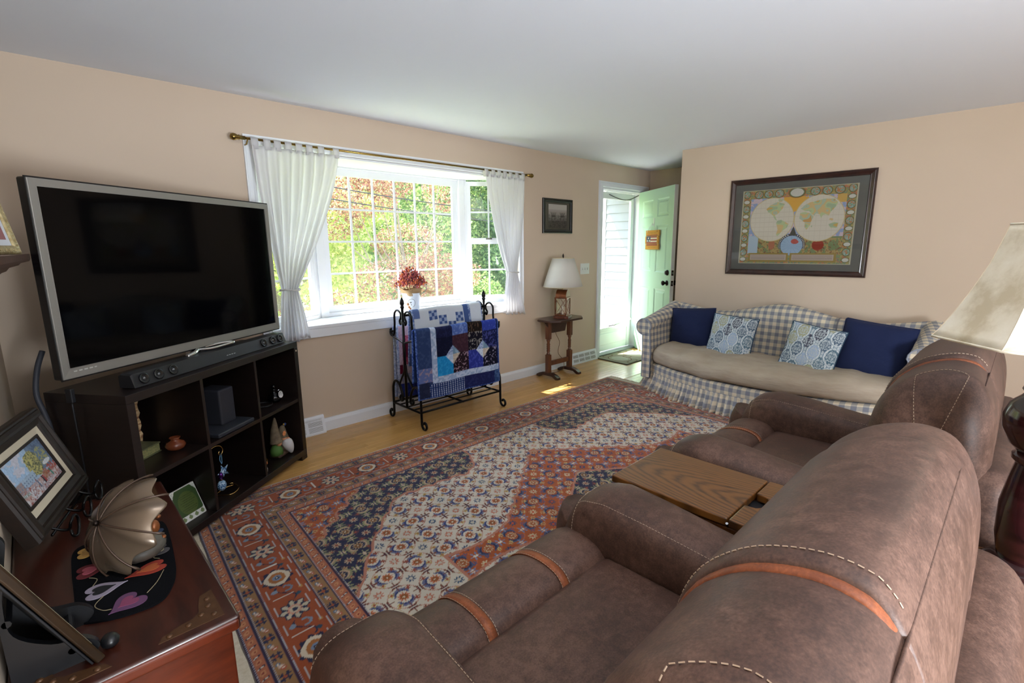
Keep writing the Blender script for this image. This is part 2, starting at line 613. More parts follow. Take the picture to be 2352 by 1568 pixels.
# centre unit: outer frame then sash
sash(A, uc, nc_, 0.035, 1.42, 0.855, 2.016, 6, 4, 0.055, name='picture_sash')
for a0, a1 in ((-0.03, 0.035), (1.42, 1.485)):
    wpart('mullion_post', ubox(A, uc, nc_, a0, a1, -0.03, 0.06, 0.825, 2.029), bevel=0.004)
wpart('frame_sill', ubox(A, uc, nc_, 0.035, 1.42, -0.02, 0.05, 0.825, 0.858), bevel=0.004)
wpart('frame_head', ubox(A, uc, nc_, 0.035, 1.42, -0.02, 0.05, 2.015, 2.029), bevel=0.003)
for (P0, P1) in (((3.185, BY-0.01), (WX1-0.004, D1+0.06)), ((WX0+0.004, D1+0.06), (1.67, BY-0.01))):
    dx, dy = P1[0]-P0[0], P1[1]-P0[1]; Ln = math.hypot(dx, dy); u = (dx/Ln, dy/Ln); n = (-u[1], u[0])
    for a0, a1 in ((0.0, 0.035), (Ln-0.035, Ln)):
        wpart('jamb', ubox(P0, u, n, a0, a1, -0.005, 0.06, 0.825, 2.029), bevel=0.003)
    sash(P0, u, n, 0.035, Ln-0.035, 1.43, 2.016, 2, 2, 0.04, name='upper_sash')
    sl = sash(P0, u, n, 0.035, Ln-0.035, 0.85, 1.455, 2, 2, 0.045, name='lower_sash')
    wpart('side_sill', ubox(P0, u, n, 0.035, Ln-0.035, -0.012, 0.06, 0.825, 0.852))
    obj('sash_lock', ubox(P0, u, n, Ln/2-0.03, Ln/2+0.03, -0.012, 0.02, 1.455, 1.47), plain('lock_metal', '#5c5a55', 0.4, 0.8), sl, world=True)

# unseen bay roof and eave, added to block sun on the upper glass
M_SIDING = plain('white_siding', '#cfd2d6', 0.6)
tag(obj('sun_block_bay_roof', MB().prism([(1.0, D1+0.14), (3.75, D1+0.14), (3.3, BY+0.22), (1.5, BY+0.22)], 2.07, 2.22), M_SIDING), kind='structure')
tag(obj('sun_block_eave', MB().box(-0.5, 2.1, D1+0.14, 4.65, 2.42, 2.56), M_SIDING), kind='structure')  # unseen eave, cut short so one streak of sun gets through
tag(obj('bay_base', MB().prism([(1.1, D1+0.14), (3.65, D1+0.14), (3.2, BY+0.06), (1.6, BY+0.06)], 0.5, 0.80), M_SIDING), kind='structure')

# ------------------------------------------------------------------ front door, storm door, casing
M_GREEN = plain('mint_green_paint', '#b4d6be', 0.35)
M_BRONZE = plain('dark_bronze', '#2c2420', 0.3, 0.9)
M_STEEL = plain('grey_steel', '#8d9196', 0.35, 0.9)
d1 = thing('door_1', None, None, (5.435, D1, 0), kind='structure')
def dcas(a, b, horizontal, side):
    prof = [(0.0, 0.0), (0.010, 0.0), (0.017, 0.008), (0.017, 0.045), (0.012, 0.055), (0.012, 0.066), (0, 0.07)]
    P = []
    for (x, z, e) in (a, b):
        P.append([(x+e*t, D1-d, z+side*t) if horizontal else (x+side*t, D1-d, z+e*t) for d, t in prof])
    return MB().grid(P, cv=True, cap=True)
for mb in (dcas((DX0, DZ1, -1), (DX1+0.075, DZ1, 1), True, 1), dcas((DX0, 0.0, 0), (DX0, DZ1, 1), False, -1), dcas((DX1+0.075, 0.0, 0), (DX1+0.075, DZ1, 1), False, 1)):
    obj('casing', mb, M_WHITE, d1, world=True)
obj('jamb', MB().box(DX0+0.0005, DX0+0.02, D1-0.005, D1+0.135, 0, DZ1), M_WHITE, d1, world=True)
obj('jamb', MB().box(DX1-0.02, DX1-0.0005, D1-0.005, D1+0.135, 0, DZ1), M_WHITE, d1, world=True)
obj('head_jamb', MB().box(DX0+0.02, DX1-0.02, D1-0.005, D1+0.135, DZ1-0.02, DZ1-0.0005), M_WHITE, d1, world=True)
obj('threshold', MB().box(DX0+0.02, DX1, D1-0.01, D1+0.13, 0.0, 0.022), M_STEEL, d1, world=True)

M_STORM = plain('storm_door_white', '#dfe6e4', 0.35)
st = thing('door_2', None, None, (5.435, D1+0.11, 0.02), kind='structure')
sx0, sx1, sy0, sy1 = DX0+0.024, DX1-0.024, D1+0.095, D1+0.13
obj('stile', MB().rbox(sx0, sx0+0.075, sy0, sy1, 0.03, 2.03, 0.004, 1, 1), M_STORM, st, world=True)
obj('stile', MB().rbox(sx1-0.075, sx1, sy0, sy1, 0.03, 2.03, 0.004, 1, 1), M_STORM, st, world=True)
obj('top_rail', MB().rbox(sx0+0.075, sx1-0.075, sy0, sy1, 1.95, 2.03, 0.004, 1, 1), M_STORM, st, world=True)
obj('lock_rail', MB().rbox(sx0+0.075, sx1-0.075, sy0, sy1, 0.29, 0.335, 0.004, 1, 1), M_STORM, st, world=True)
kp = obj('kick_panel', MB().rbox(sx0+0.075, sx1-0.075, sy0+0.008, sy1-0.008, 0.03, 0.29, 0.003, 1, 1), M_STORM, st, world=True)
obj('raised_field', MB().rbox(sx0+0.105, sx1-0.105, sy0+0.001, sy0+0.012, 0.11, 0.26, 0.004, 1, 1), M_STORM, kp, world=True)
obj('pane', MB().box(sx0+0.07, sx1-0.07, D1+0.112, D1+0.115, 0.32, 1.96), glass('storm_glass', refl=0.02, glare_haze=0.003), st, world=True)
M_CHAIN = plain('closer_metal', '#5e6062', 0.45, 0.7)
obj('wind_chain', MB().tube(spline([(5.25, sy0-0.02, 2.0), (5.4, sy0-0.03, 1.965), (5.55, sy0-0.03, 1.95), (5.7, sy0-0.03, 1.965), (5.84, D1+0.03, 2.02)], 5), 0.006, 6), M_CHAIN, st, smooth=True, world=True)
obj('closer', MB().tube([(5.40, sy0-0.03, 0.36), (5.42, sy0-0.03, 0.362), (5.80, sy0-0.03, 0.40)], [0.008, 0.016, 0.016], 10), M_STORM, st, smooth=True, world=True)
obj('closer_rod', MB().tube([(5.30, sy0-0.03, 0.355), (5.42, sy0-0.03, 0.362)], 0.006, 8), M_BRONZE, st, smooth=True, world=True)

# open green six-panel door, hinged at the right jamb
hx, hy = 5.868, D1-0.012
fx, fy = 5.361, 2.8285
ang = math.atan2(fy-hy, fx-hx)
DWd = 0.915
d3 = thing('door_3', None, None, (hx, hy, 0.0), ang, kind='structure')
# local: x from hinge to free edge, y = thickness; interior face is at +y side facing the room camera
T = 0.044
pan = [(0.115, 0.40, 0.25, 0.86), (0.515, 0.80, 0.25, 0.86), (0.115, 0.40, 1.06, 1.62), (0.515, 0.80, 1.06, 1.62), (0.115, 0.40, 1.72, 1.93), (0.515, 0.80, 1.72, 1.93)]
sgn = 1.0
def door_leaf():
    mb = wallmb = MB()
    xs = sorted({0.0, DWd, *[a for p in pan for a in p[:2]]}); zs = sorted({0.008, 2.05, *[a for p in pan for a in p[2:]]})
    idx = {}
    def vid(x, y, z):
        if (x, y, z) not in idx:
            idx[x, y, z] = len(mb.v); mb.v.append((x, y, z)); mb.uv.append((0, 0))
        return idx[x, y, z]
    for i in range(len(xs)-1):
        for j in range(len(zs)-1):
            a, b, c, d = xs[i], xs[i+1], zs[j], zs[j+1]
            inp = any(p[0] <= a and b <= p[1] and p[2] <= c and d <= p[3] for p in pan)
            for yy in (0.0, -T):
                if not inp:
                    mb.f.append((vid(a, yy, c), vid(b, yy, c), vid(b, yy, d), vid(a, yy, d)))
                else:
                    # groove then raised field
                    s_ = -1 if yy == 0.0 else 1
                    steps = [(0.0, 0.0), (0.014, 0.010), (0.030, 0.010), (0.050, 0.003)]
                    rings = [[vid(x, yy+s_*dd, z) for x, z in ((a+k, c+k), (b-k, c+k), (b-k, d-k), (a+k, d-k))] for k, dd in steps]
                    for r0, r1 in zip(rings, rings[1:]):
                        for q in range(4):
                            mb.f.append((r0[q], r0[(q+1) % 4], r1[(q+1) % 4], r1[q]))
                    mb.f.append(tuple(rings[-1]))
    n0 = [(x, 0.008) for x in xs]+[(DWd, z) for z in zs[1:]]+[(x, 2.05) for x in xs[::-1][1:]]+[(0.0, z) for z in zs[::-1][1:-1]]
    for k in range(len(n0)):
        (x, z), (x2, z2) = n0[k], n0[(k+1) % len(n0)]
        mb.f.append((vid(x, 0.0, z), vid(x2, 0.0, z2), vid(x2, -T, z2), vid(x, -T, z)))
    return mb
obj('leaf', door_leaf(), M_GREEN, d3)
eg = obj('edge_strip', MB().box(DWd, DWd+0.003, -T, 0.0, 0.008, 2.05), M_WHITE, d3)
for z in (0.945, 1.065):
    lp = obj('latch_plate', MB().box(DWd+0.003, DWd+0.005, -T*0.8, -T*0.2, z-0.03, z+0.03), M_BRONZE, d3)
    obj('latch_bolt', MB().box(DWd+0.005, DWd+0.012, -T*0.62, -T*0.38, z-0.012, z+0.012), M_STEEL, lp)
for sd in (0.0, -T):
    s_ = 1 if sd == 0.0 else -1
    kn = MB().lathe([(0.0, 0), (0.032, 0), (0.032, 0.008), (0.014, 0.014), (0.012, 0.03), (0.026, 0.042), (0.030, 0.055), (0.022, 0.066), (0.0, 0.068)], 20, cap=False)
    kn.xf(Matrix.Translation((DWd-0.075, sd, 0.945)) @ Matrix.Rotation(-s_*math.pi/2, 4, 'X'))
    obj('knob', kn, M_BRONZE, d3, smooth=True)
    db = MB().lathe([(0.0, 0), (0.033, 0), (0.033, 0.008), (0.024, 0.020), (0.022, 0.028), (0.0, 0.03)], 20, cap=False)
    db.xf(Matrix.Translation((DWd-0.075, sd, 1.065)) @ Matrix.Rotation(-s_*math.pi/2, 4, 'X'))
    obj('deadbolt', db, M_BRONZE, d3, smooth=True)
DOORM = mat4(d3)
DOORANG = ang
# ------------------------------------------------------------------ outside
def leafmat(name, a, b, c):
    m = MatB(name)
    m.set(Roughness=0.5, Specular_IOR_Level=0.3)
    at = m.node('ShaderNodeVertexColor', layer_name='Col')
    m.link(at.outputs['Color'], m.b.inputs['Base Color'])
    tr = m.node('ShaderNodeBsdfTranslucent')
    m.link(at.outputs['Color'], tr.inputs['Color'])
    mx = m.node('ShaderNodeMixShader'); mx.inputs['Fac'].default_value = 0.55
    m.link(m.b.outputs[0], mx.inputs[1]); m.link(tr.outputs[0], mx.inputs[2]); m.link(mx.outputs[0], m.out.inputs['Surface'])
    return m.m
M_LEAF = leafmat('leaves', 0, 0, 0)
M_BARK = plain('bark', '#a89a88', 0.9, vary='#7a6c5c', vscale=30)
def foliage(n, blobs, size, cols, seed):
    """one mesh of n folded leaves scattered through ellipsoid blobs"""
    g = np.random.default_rng(seed)
    w = np.array([b[1][0]*b[1][2] for b in blobs]); w = w/w.sum()
    k = g.choice(len(blobs), n, p=w)
    c = np.array([b[0] for b in blobs])[k]; rad = np.array([b[1] for b in blobs])[k]
    d = g.normal(size=(n, 3)); d /= np.linalg.norm(d, axis=1)[:, None]
    p = c+d*rad*(0.55+0.45*g.random((n, 1))**0.5)
    nrm = g.normal(size=(n, 3)); nrm[:, 2] += 0.6; nrm /= np.linalg.norm(nrm, axis=1)[:, None]
    a = np.cross(nrm, g.normal(size=(n, 3))); a /= np.linalg.norm(a, axis=1)[:, None]
    b = np.cross(nrm, a)
    s = size*(0.6+0.8*g.random((n, 1)))
    V = np.stack([p-a*s, p+b*s*0.5-nrm*s*0.12, p+a*s, p-b*s*0.5-nrm*s*0.12], 1).reshape(-1, 3)
    base = np.arange(n)*4
    F = np.concatenate([np.stack([base, base+1, base+2], 1), np.stack([base, base+2, base+3], 1)])
    C = np.array([lin(x) for x in cols])[g.integers(0, len(cols), n)]*(0.75+0.5*g.random((n, 1)))
    me = bpy.data.meshes.new('foliage')
    me.from_pydata([], [], [])
    me.vertices.add(len(V)); me.vertices.foreach_set('co', V.astype(np.float32).ravel())
    me.loops.add(len(F)*3); me.loops.foreach_set('vertex_index', F.astype(np.int32).ravel())
    me.polygons.add(len(F)); me.polygons.foreach_set('loop_start', np.arange(0, len(F)*3, 3, dtype=np.int32))
    me.update(calc_edges=True)
    ca = me.color_attributes.new('Col', 'FLOAT_COLOR', 'POINT')
    c4 = np.ones((len(V), 4), np.float32); c4[:, :3] = np.repeat(C, 4, 0)
    ca.data.foreach_set('color', c4.ravel())
    me.materials.append(M_LEAF)
    return me
def tree(name, label, cat, base, blobs, n, size, cols, seed, trunk=0.07, group=None):
    t = thing(name, label, cat, base, group=group)
    g = random.Random(seed)
    top = max(b[0][2] for b in blobs)
    cx, cy = np.mean([b[0][0] for b in blobs]), np.mean([b[0][1] for b in blobs])
    tr = MB().tube(spline([(0, 0, 0), (0.05, 0.02, top*0.35), (cx*0.6, cy*0.6, top*0.7), (cx, cy, top)], 4), [trunk*(1-0.8*i/12) for i in range(13)], 7)
    trk = obj('trunk', tr, M_BARK, t, smooth=True)
    for b in blobs:
        c = b[0]
        z0 = top*0.3*g.random()+top*0.2
        obj('branch', MB().tube(spline([(0.03, 0.01, z0), (c[0]*0.6, c[1]*0.6, (z0+c[2])/2), c], 4), [trunk*0.45*(1-0.85*i/8) for i in range(9)], 5), M_BARK, trk, smooth=True)
    f = bpy.data.objects.new('foliage', foliage(n, blobs, size, cols, seed))
    COL.objects.link(f); f.parent = t; tag(f, kind='stuff')
    return t
GZ = -0.55
def blobset(seed, n, rx, ry, z0, z1, r):
    g = random.Random(seed)
    return [((g.uniform(-rx, rx), g.uniform(-ry, ry), g.uniform(z0, z1)), (r*g.uniform(0.7, 1.25),)*2+(r*g.uniform(0.45, 0.8),)) for _ in range(n)]
RED = ['#9c6658', '#ac7a66', '#8a5a50', '#b48c74', '#a07460', '#a89c70', '#9caa74']
YEL = ['#d2d888', '#e2e4a0', '#bccb70', '#eaeab8', '#a8bc60']
GRN = ['#8fac60', '#a6bc74', '#7a9858', '#bccb84', '#6a8650']
DGR = ['#5a7850', '#70905c', '#849e68', '#4a6444', '#9ab278']
tree('maple_tree', 'japanese maple with rust red leaves outside the picture window', 'tree', (4.0, 6.35, GZ), blobset(1, 13, 1.0, 0.7, 1.0, 3.3, 0.50), 19000, 0.023, RED, 1, 0.035)
tree('birch_tree', 'bright yellow green tree left of the red maple', 'tree', (2.9, 8.2, GZ), blobset(2, 16, 1.7, 0.9, 0.9, 4.6, 0.75), 30000, 0.038, YEL, 2, 0.04)
tree('ash_tree', 'tall light green tree behind the red maple', 'tree', (6.6, 9.6, GZ), blobset(3, 20, 2.0, 1.0, 0.8, 5.4, 0.9), 34000, 0.045, GRN+YEL[:2], 3, 0.045)
tree('oak_tree', 'dark green leafy tree seen through the right bay window', 'tree', (8.6, 8.2, GZ), blobset(4, 18, 1.5, 1.2, 0.6, 5.0, 0.85), 30000, 0.045, DGR, 4, 0.045)
tree('garden_shrub', 'low green shrub under the right half of the picture window', 'shrub', (5.3, 7.2, GZ), blobset(5, 9, 1.2, 0.5, 0.3, 1.2, 0.5), 11000, 0.028, GRN, 5, 0.03)
tree('flowering_shrub', 'low yellowish shrub beneath the left of the picture window', 'shrub', (2.6, 6.5, GZ), blobset(6, 9, 1.2, 0.5, 0.3, 1.15, 0.45), 11000, 0.028, YEL+RED[:2], 6, 0.03)
tree('elm_tree', 'pale green tree seen past the left curtain', 'tree', (0.6, 9.5, GZ), blobset(7, 16, 1.7, 0.9, 0.6, 4.8, 0.85), 9000, 0.085, GRN+YEL, 7, 0.1)
tree('beech_tree', 'distant yellow green tree at the edge of the lawn', 'tree', (4.6, 13.5, GZ), blobset(8, 18, 3.4, 0.8, 0.6, 6.2, 1.3), 12000, 0.13, YEL+GRN, 8, 0.12)
tree('hickory_tree', 'distant deep green tree at the far right of the lawn', 'tree', (11.5, 12.5, GZ), blobset(9, 18, 3.0, 0.9, 0.6, 6.0, 1.3), 10000, 0.13, DGR+GRN, 9, 0.12)
m = MatB('lawn')
m.set(Roughness=0.9)
v = m.coords()
m.link(m.ramp(m.noise(v, 3, 6), [(0.3, '#7f9448'), (0.7, '#b5b878')]), m.b.inputs['Base Color'])
tag(obj('lawn', MB().box(-14, 26, D1+0.16, 24, GZ-0.1, GZ), m.m), 'sunlit green lawn in front of the house', 'lawn', kind='structure')
# woods closing the view beyond the lawn
m = MatB('woods')
m.set(Roughness=0.9)
v = m.coords()
m.link(m.ramp(m.noise(v, 2.2, 8, 0.7), [(0.35, '#38502c'), (0.5, '#6d8a44'), (0.65, '#b0bd6e')]), m.b.inputs['Base Color'])
hb = []
for i in range(61):
    x = -14+i*0.67
    hb.append([(x, 18+0.7*math.sin(i*1.7)+(j > 0)*0.5*math.cos(i*2.3+j), GZ+z) for j, z in enumerate((0, 2, 4.0+0.6*math.sin(i*1.3), 6.0+0.9*math.sin(i*0.9), 7.4+1.2*math.sin(i*0.6)))])
tag(obj('wood_edge', MB().grid(hb), m.m, smooth=True, solid=0.6), 'dense line of woods closing the lawn', 'woods', kind='stuff')
# power line
M_WIRE = plain('black_wire', '#2a2c2e', 0.6)
for k, (z0, z1) in enumerate(((2.17, 1.80), (2.06, 1.66))):
    tag(obj('power_line', MB().tube(spline([(0.6, 4.9, z0), (2.9, 5.1, (z0+z1)/2-0.03), (6.0, 5.3, z1)], 8), 0.006, 6), M_WIRE, smooth=True), ['upper dark utility wire crossing before the trees', 'lower dark utility wire crossing before the trees'][k], 'wire', 'utility wires')

# porch wing of the house with clapboards, seen through the storm door
SXW = 6.15
wing = tag(obj('wall_porch', MB().box(SXW+0.012, SXW+0.2, D1+0.14, 4.36, -0.1, 2.75), M_SIDING), kind='structure')
cb = None
for k in range(24):
    z = -0.05+k*0.118
    if cb is None:
        M_CLAP = plain('grey_clapboard', '#8f959d', 0.6)
        cb = obj('clapboard', MB().prism([(0, 0), (-0.016, 0.001), (-0.002, 0.119), (0.0, 0.119)], 0, 4.36-(D1+0.15), 'y'), M_CLAP, wing)
        cb.location = (SXW+0.012, D1+0.15, z)
    else:
        again(cb, (SXW+0.012, D1+0.15, z), wing)
obj('corner_board', MB().box(SXW-0.012, SXW+0.21, 4.36, 4.45, -0.1, 2.75), M_WHITE, wing)
tag(obj('porch_roof', MB().box(4.2, 6.5, D1+0.14, 4.62, 2.36, 2.46), M_SIDING), kind='structure')
tag(obj('porch_floor', MB().box(4.4, 6.2, D1+0.14, 5.6, -0.16, -0.03), plain('porch_concrete', '#c9c8c2', 0.8, vary='#b8b6ae', vscale=8)), kind='structure')
# ------------------------------------------------------------------ carpet
def rug_colors(u, v, LU, LV):
    C = np.zeros(u.shape+(3,)); C[:] = lin('#c9bfae')
    a, b = np.abs(u-LU/2), np.abs(v-LV/2)
    su, sv = np.minimum(u, LU-u), np.minimum(v, LV-v)
    d = np.minimum(su, sv)
    inw = 0.405
    fld = d > inw
    # motif lattice --------------------------------------------------------
    P = 0.150
    cols = {'cream': lin('#d2c9b8'), 'navy': lin('#1d2445'), 'brick': lin('#a85426')}
    medg = 0.020*np.abs(np.sin((a-b)*math.pi/0.125))
    # field zones
    cream = (b < np.interp(a, [0, 0.33, 0.36, 0.42, 0.52, 0.60, 1.00, 1.12, 1.30, 1.44, 1.52], [2, 2, 0.86, 0.74, 0.66, 0.685, 0.72, 0.60, 0.40, 0.20, 0.08])+0.022*np.abs(np.sin(a*math.pi/0.11)))
    corner = (a+b > 2.10+0.05*np.abs(np.sin((a-b)*math.pi/0.2))-0.02)
    med = (a/0.86+b/0.66 < 1.0-medg*2.2) | ((a < 1.09) & (b < 0.10-0.03*np.cos((a-0.9)*9)) & (a > 0.6))
    core = (a/0.32+b/0.22 < 1.0-medg)
    zone = np.where(core, 1, np.where(med, 2, np.where(cream, 0, np.where(corner, 2, 1))))
    zone = np.where(fld, zone, -1)
    Z = {0: 'cream', 1: 'navy', 2: 'brick'}
    for z, nme in Z.items():
        C[zone == z] = cols[nme]
    # herati-like motifs on a staggered lattice
    def lat(du, dv, p):
        x = (u-LU/2)/p+du; y = (v-LV/2)/p+dv
        i, j = np.floor(x+0.5), np.floor(y+0.5)
        return (x-i)*p, (y-j)*p, i, j
    onc, onn, onb = (zone == 0), (zone == 1), (zone == 2)
    def rosette(x, y, r, n, ph=0.0, depth=0.3):
        rr = np.hypot(x, y); th = np.arctan2(y, x)
        return rr < r*(1-depth*0.5+depth*0.5*np.cos(n*th+ph))
    # fine vines
    x, y, i, j = lat(0, 0, P)
    vine = (np.abs(np.hypot(x, y)-0.066) < 0.0022)
    paint(C, vine & onc, '#c08a78'); paint(C, vine & onn, '#5c3040'); paint(C, vine & onb, '#c4683e')
    # big swirl medallions
    for du, dv, kind in ((0, 0, 0), (0.5, 0.5, 1)):
        x, y, i, j = lat(du, dv, P)
        r = np.hypot(x, y); th = np.arctan2(y, x)
        fl = ((i+j) % 2 == 0)
        if kind == 0:
            t2 = np.where(fl, th, th+math.pi/2)
            leaf = (np.abs(r-0.040-0.006*np.cos(2*t2)) < 0.0105*np.clip(np.abs(np.cos(t2))*1.6-0.5, 0, 1)+0.0012*np.cos(22*t2))
            paint(C, leaf & onc, '#6d6f8e'); paint(C, leaf & onn, '#8e8b66'); paint(C, leaf & onb, '#4d5575')
            l2 = (np.abs(r-0.035-0.006*np.cos(2*t2)) < 0.0045*np.clip(np.abs(np.cos(t2))*1.6-0.5, 0, 1))
            paint(C, l2 & onc, '#27396f'); paint(C, l2 & onn, '#c6a78a'); paint(C, l2 & onb, '#232c52')
            ring = rosette(x, y, 0.027, 10, 0.6, 0.35)
            paint(C, ring & onc, '#c06a44'); paint(C, ring & onn, '#b59a7a'); paint(C, ring & onb, '#c8b796')
            cdisc = rosette(x, y, 0.019, 8)
            paint(C, cdisc & onc, '#8f5526'); paint(C, cdisc & onn, '#7c5226'); paint(C, cdisc & onb, '#a05a2c')
            paint(C, (r < 0.005) & (zone >= 0), '#d9cdb6')
        else:
            f = rosette(x, y, 0.024, 8, 0, 0.5)
            paint(C, f & onc & fl, '#33506f'); paint(C, f & onc & ~fl, '#c06e52')
            paint(C, f & onn, '#bfa488'); paint(C, f & onb & fl, '#2f4166'); paint(C, f & onb & ~fl, '#d0bf9c')
            paint(C, (r < 0.010) & onc, '#c9bfae'); paint(C, (r < 0.009) & onn, '#93503a'); paint(C, (r < 0.008) & onb, '#c05030')
    # palmette leaves between
    for du, dv, rot in ((0.5, 0, 0), (0, 0.5, 1)):
        x, y, i, j = lat(du, dv, P)
        if rot: x, y = y, x
        th = np.arctan2(y, np.abs(x)-0.004); r = np.hypot(np.abs(x)-0.004, y)
        leaf = (r < 0.027*np.clip(0.55+0.45*np.cos(5*th), 0.2, 1)) & (np.abs(x) > 0.002)
        paint(C, leaf & onc, '#7a4630'); paint(C, leaf & onn, '#8d9168'); paint(C, leaf & onb, '#7b86a6')
        paint(C, leaf & (r < 0.011) & onc, '#4a2233'); paint(C, leaf & (r < 0.010) & onn, '#cfb79c'); paint(C, leaf & (r < 0.009) & onb, '#d8d2c2')
    for du, dv in ((0.25, 0.25), (0.75, 0.25), (0.25, 0.75), (0.75, 0.75)):
        x, y, i, j = lat(du, dv, P)
        r = np.hypot(x, y)
        fl = ((i+2*j+int(du*4)) % 2 == 0)
        f = rosette(x, y, 0.015, 6, 1.0, 0.6)
        paint(C, f & onc & fl, '#b9a14e'); paint(C, f & onc & ~fl, '#86472f'); paint(C, f & onn & fl, '#b0996f'); paint(C, f & onn & ~fl, '#7f4436')
        paint(C, f & onb & fl, '#c9b878'); paint(C, f & onb & ~fl, '#46597f')
        paint(C, (r < 0.005) & (zone >= 0), '#a3483a')
    # zone outlines in salmon
    E = np.zeros(zone.shape, bool)
    for k in (1, 2, 3):
        E[k:, :] |= (zone[k:, :] != zone[:-k, :]) & (zone[k:, :] >= 0) & (zone[:-k, :] >= 0)
        E[:, k:] |= (zone[:, k:] != zone[:, :-k]) & (zone[:, k:] >= 0) & (zone[:, :-k] >= 0)
    paint(C, E, '#b87a64')
    # borders ----------------------------------------------------------------
    s = np.where(su < sv, v-LV/2, u-LU/2)               # running length along the border
    def band(lo, hi): return (d >= lo) & (d < hi)
    sal, tan, red = band(0.006, 0.052) | band(0.352, inw), band(0.052, 0.112) | band(0.292, 0.352), band(0.112, 0.292)
    paint(C, sal, '#b06a4c'); paint(C, tan, '#98724a'); paint(C, red, '#9c4c26')
    # small guard: slanted bars and dots
    for lo, hi in ((0.006, 0.052), (0.352, inw)):
        w_ = (d-lo)/(hi-lo); q = ((s+d*0.4)/0.056) % 1
        paint(C, band(lo, hi) & (np.abs(q-0.5) < 0.07) & (np.abs(w_-0.5) < 0.28), '#2a2440')
        paint(C, band(lo, hi) & (np.abs(q-0.5) < 0.035) & (np.abs(w_-0.5) < 0.23), '#d8d4c8')
        rr = np.hypot((q-((q > 0.5)*1.0))*0.056, (w_-0.5)*(hi-lo))
        paint(C, band(lo, hi) & (rr < 0.011), '#c98a5e'); paint(C, band(lo, hi) & (rr < 0.004), '#8a3a30')
    # tan bands: navy stars and florets
    for lo, hi in ((0.052, 0.112), (0.292, 0.352)):
        w_ = (d-(lo+hi)/2); ps = 0.104; q = (s/ps) % 1
        x = (q-0.5)*ps
        st = (np.abs(np.abs(x)-0.007) < 0.0032) & (np.abs(w_) < 0.021) | (np.abs(np.abs(w_)-0.007) < 0.0032) & (np.abs(x) < 0.021)
        dg = (np.abs(np.abs(x)-np.abs(w_)) < 0.004) & (np.hypot(x, w_) < 0.024)
        paint(C, band(lo, hi) & (st | dg), '#232b4c'); paint(C, band(lo, hi) & (np.abs(x)+np.abs(w_) < 0.009), '#a4532f')
        x2 = (q-(q > 0.5))*ps
        for ox, cc in ((-0.012, '#56708c'), (0.0, '#c3a79a'), (0.012, '#b05a40')):
            paint(C, band(lo, hi) & (np.hypot(x2-ox, w_-0.006*np.sign(ox)) < 0.0085), cc)
            paint(C, band(lo, hi) & (np.hypot(x2-ox, w_-0.006*np.sign(ox)) < 0.0035), '#e0d4c0')
    # main border: ovals and rosettes every 0.24, hooks and bars between
    w_ = d-0.202; ps = 0.48; q = (s/ps+0.25) % 1; x = (q-0.25)*ps
    x_r = (((q+0.0) % 1)-0.75)*ps
    ro = np.hypot(x/1.05, w_); th = np.arctan2(w_, x)
    o1 = np.hypot(x/1.0, w_/0.95)
    fr = 1+0.10*np.cos(10*th)
    paint(C, red & (o1 < 0.062*fr), '#1f2344'); paint(C, red & (o1 < 0.053*(1+0.05*np.cos(4*th))), '#d9cab2')
    paint(C, red & (o1 < 0.036), '#a86a36'); paint(C, red & (o1 < 0.019), '#7b8ba4'); paint(C, red & (o1 < 0.010), '#1f2344'); paint(C, red & (o1 < 0.004), '#d9cab2')
    th = np.arctan2(w_, x_r); r2 = np.hypot(x_r, w_)
    pet = np.cos(8*th)
    paint(C, red & (r2 < 0.060*(0.88+0.12*pet)), '#24304c'); paint(C, red & (r2 < 0.055*(0.85+0.15*pet)) & (r2 > 0.02), '#c5b9a0')
    paint(C, red & (r2 < 0.045) & (np.cos(8*th) < -0.2), '#24304c'); paint(C, red & (r2 < 0.030*(0.9+0.1*np.cos(12*th))), '#d2937a'); paint(C, red & (r2 < 0.020), '#c9b79f'); paint(C, red & (r2 < 0.011), '#24304c')
    xm = (np.abs(((s/0.24+0.25+0.0) % 1)-0.5)-0.0)
    xq = ((s/0.24) % 1-0.5)*0.24                         # zero midway between motifs
    hk = np.abs(w_-0.030*np.sin(xq*42)) < 0.004
    near = np.abs(xq) < 0.058
    paint(C, red & near & hk, '#202645')
    paint(C, red & (np.abs(xq-0.018) < 0.0035) & (np.abs(w_+0.012) < 0.040), '#d6d0c6')
    paint(C, red & (np.abs(np.hypot(xq+0.026, w_-0.012)-0.018) < 0.005) & (w_ > 0.0), '#7d8a9a')
    paint(C, red & (np.hypot(xq+0.03, w_+0.035) < 0.012), '#8291a3'); paint(C, red & (np.hypot(xq-0.036, w_-0.04) < 0.010), '#2b4a5c'); paint(C, red & (np.hypot(xq+0.0, w_-0.060) < 0.009), '#b5884c')
    wl_ = 0.070+0.010*np.sign(np.sin(s/0.06*math.pi))
    paint(C, red & (np.abs(np.abs(w_)-wl_) < 0.003), '#b9b7b8')
    # thin lines
    for t, cc in ((0.006, '#4a3a52'), (0.052, '#2c2846'), (0.112, '#3a2440'), (0.292, '#3a2440'), (0.352, '#2c2846'), (inw, '#3a2440')):
        paint(C, np.abs(d-t) < 0.0045, cc)
        paint(C, (np.abs(d-t-0.0065) < 0.0025) & ((s/0.011) % 1 < 0.55), '#9fa3b0')
    paint(C, (sv < 0.012), '#c8c2b4')
    ab = 0.66+0.2*fbm(u*14, v*5, 5)
    return np.clip(C*ab[..., None], 0, 1)

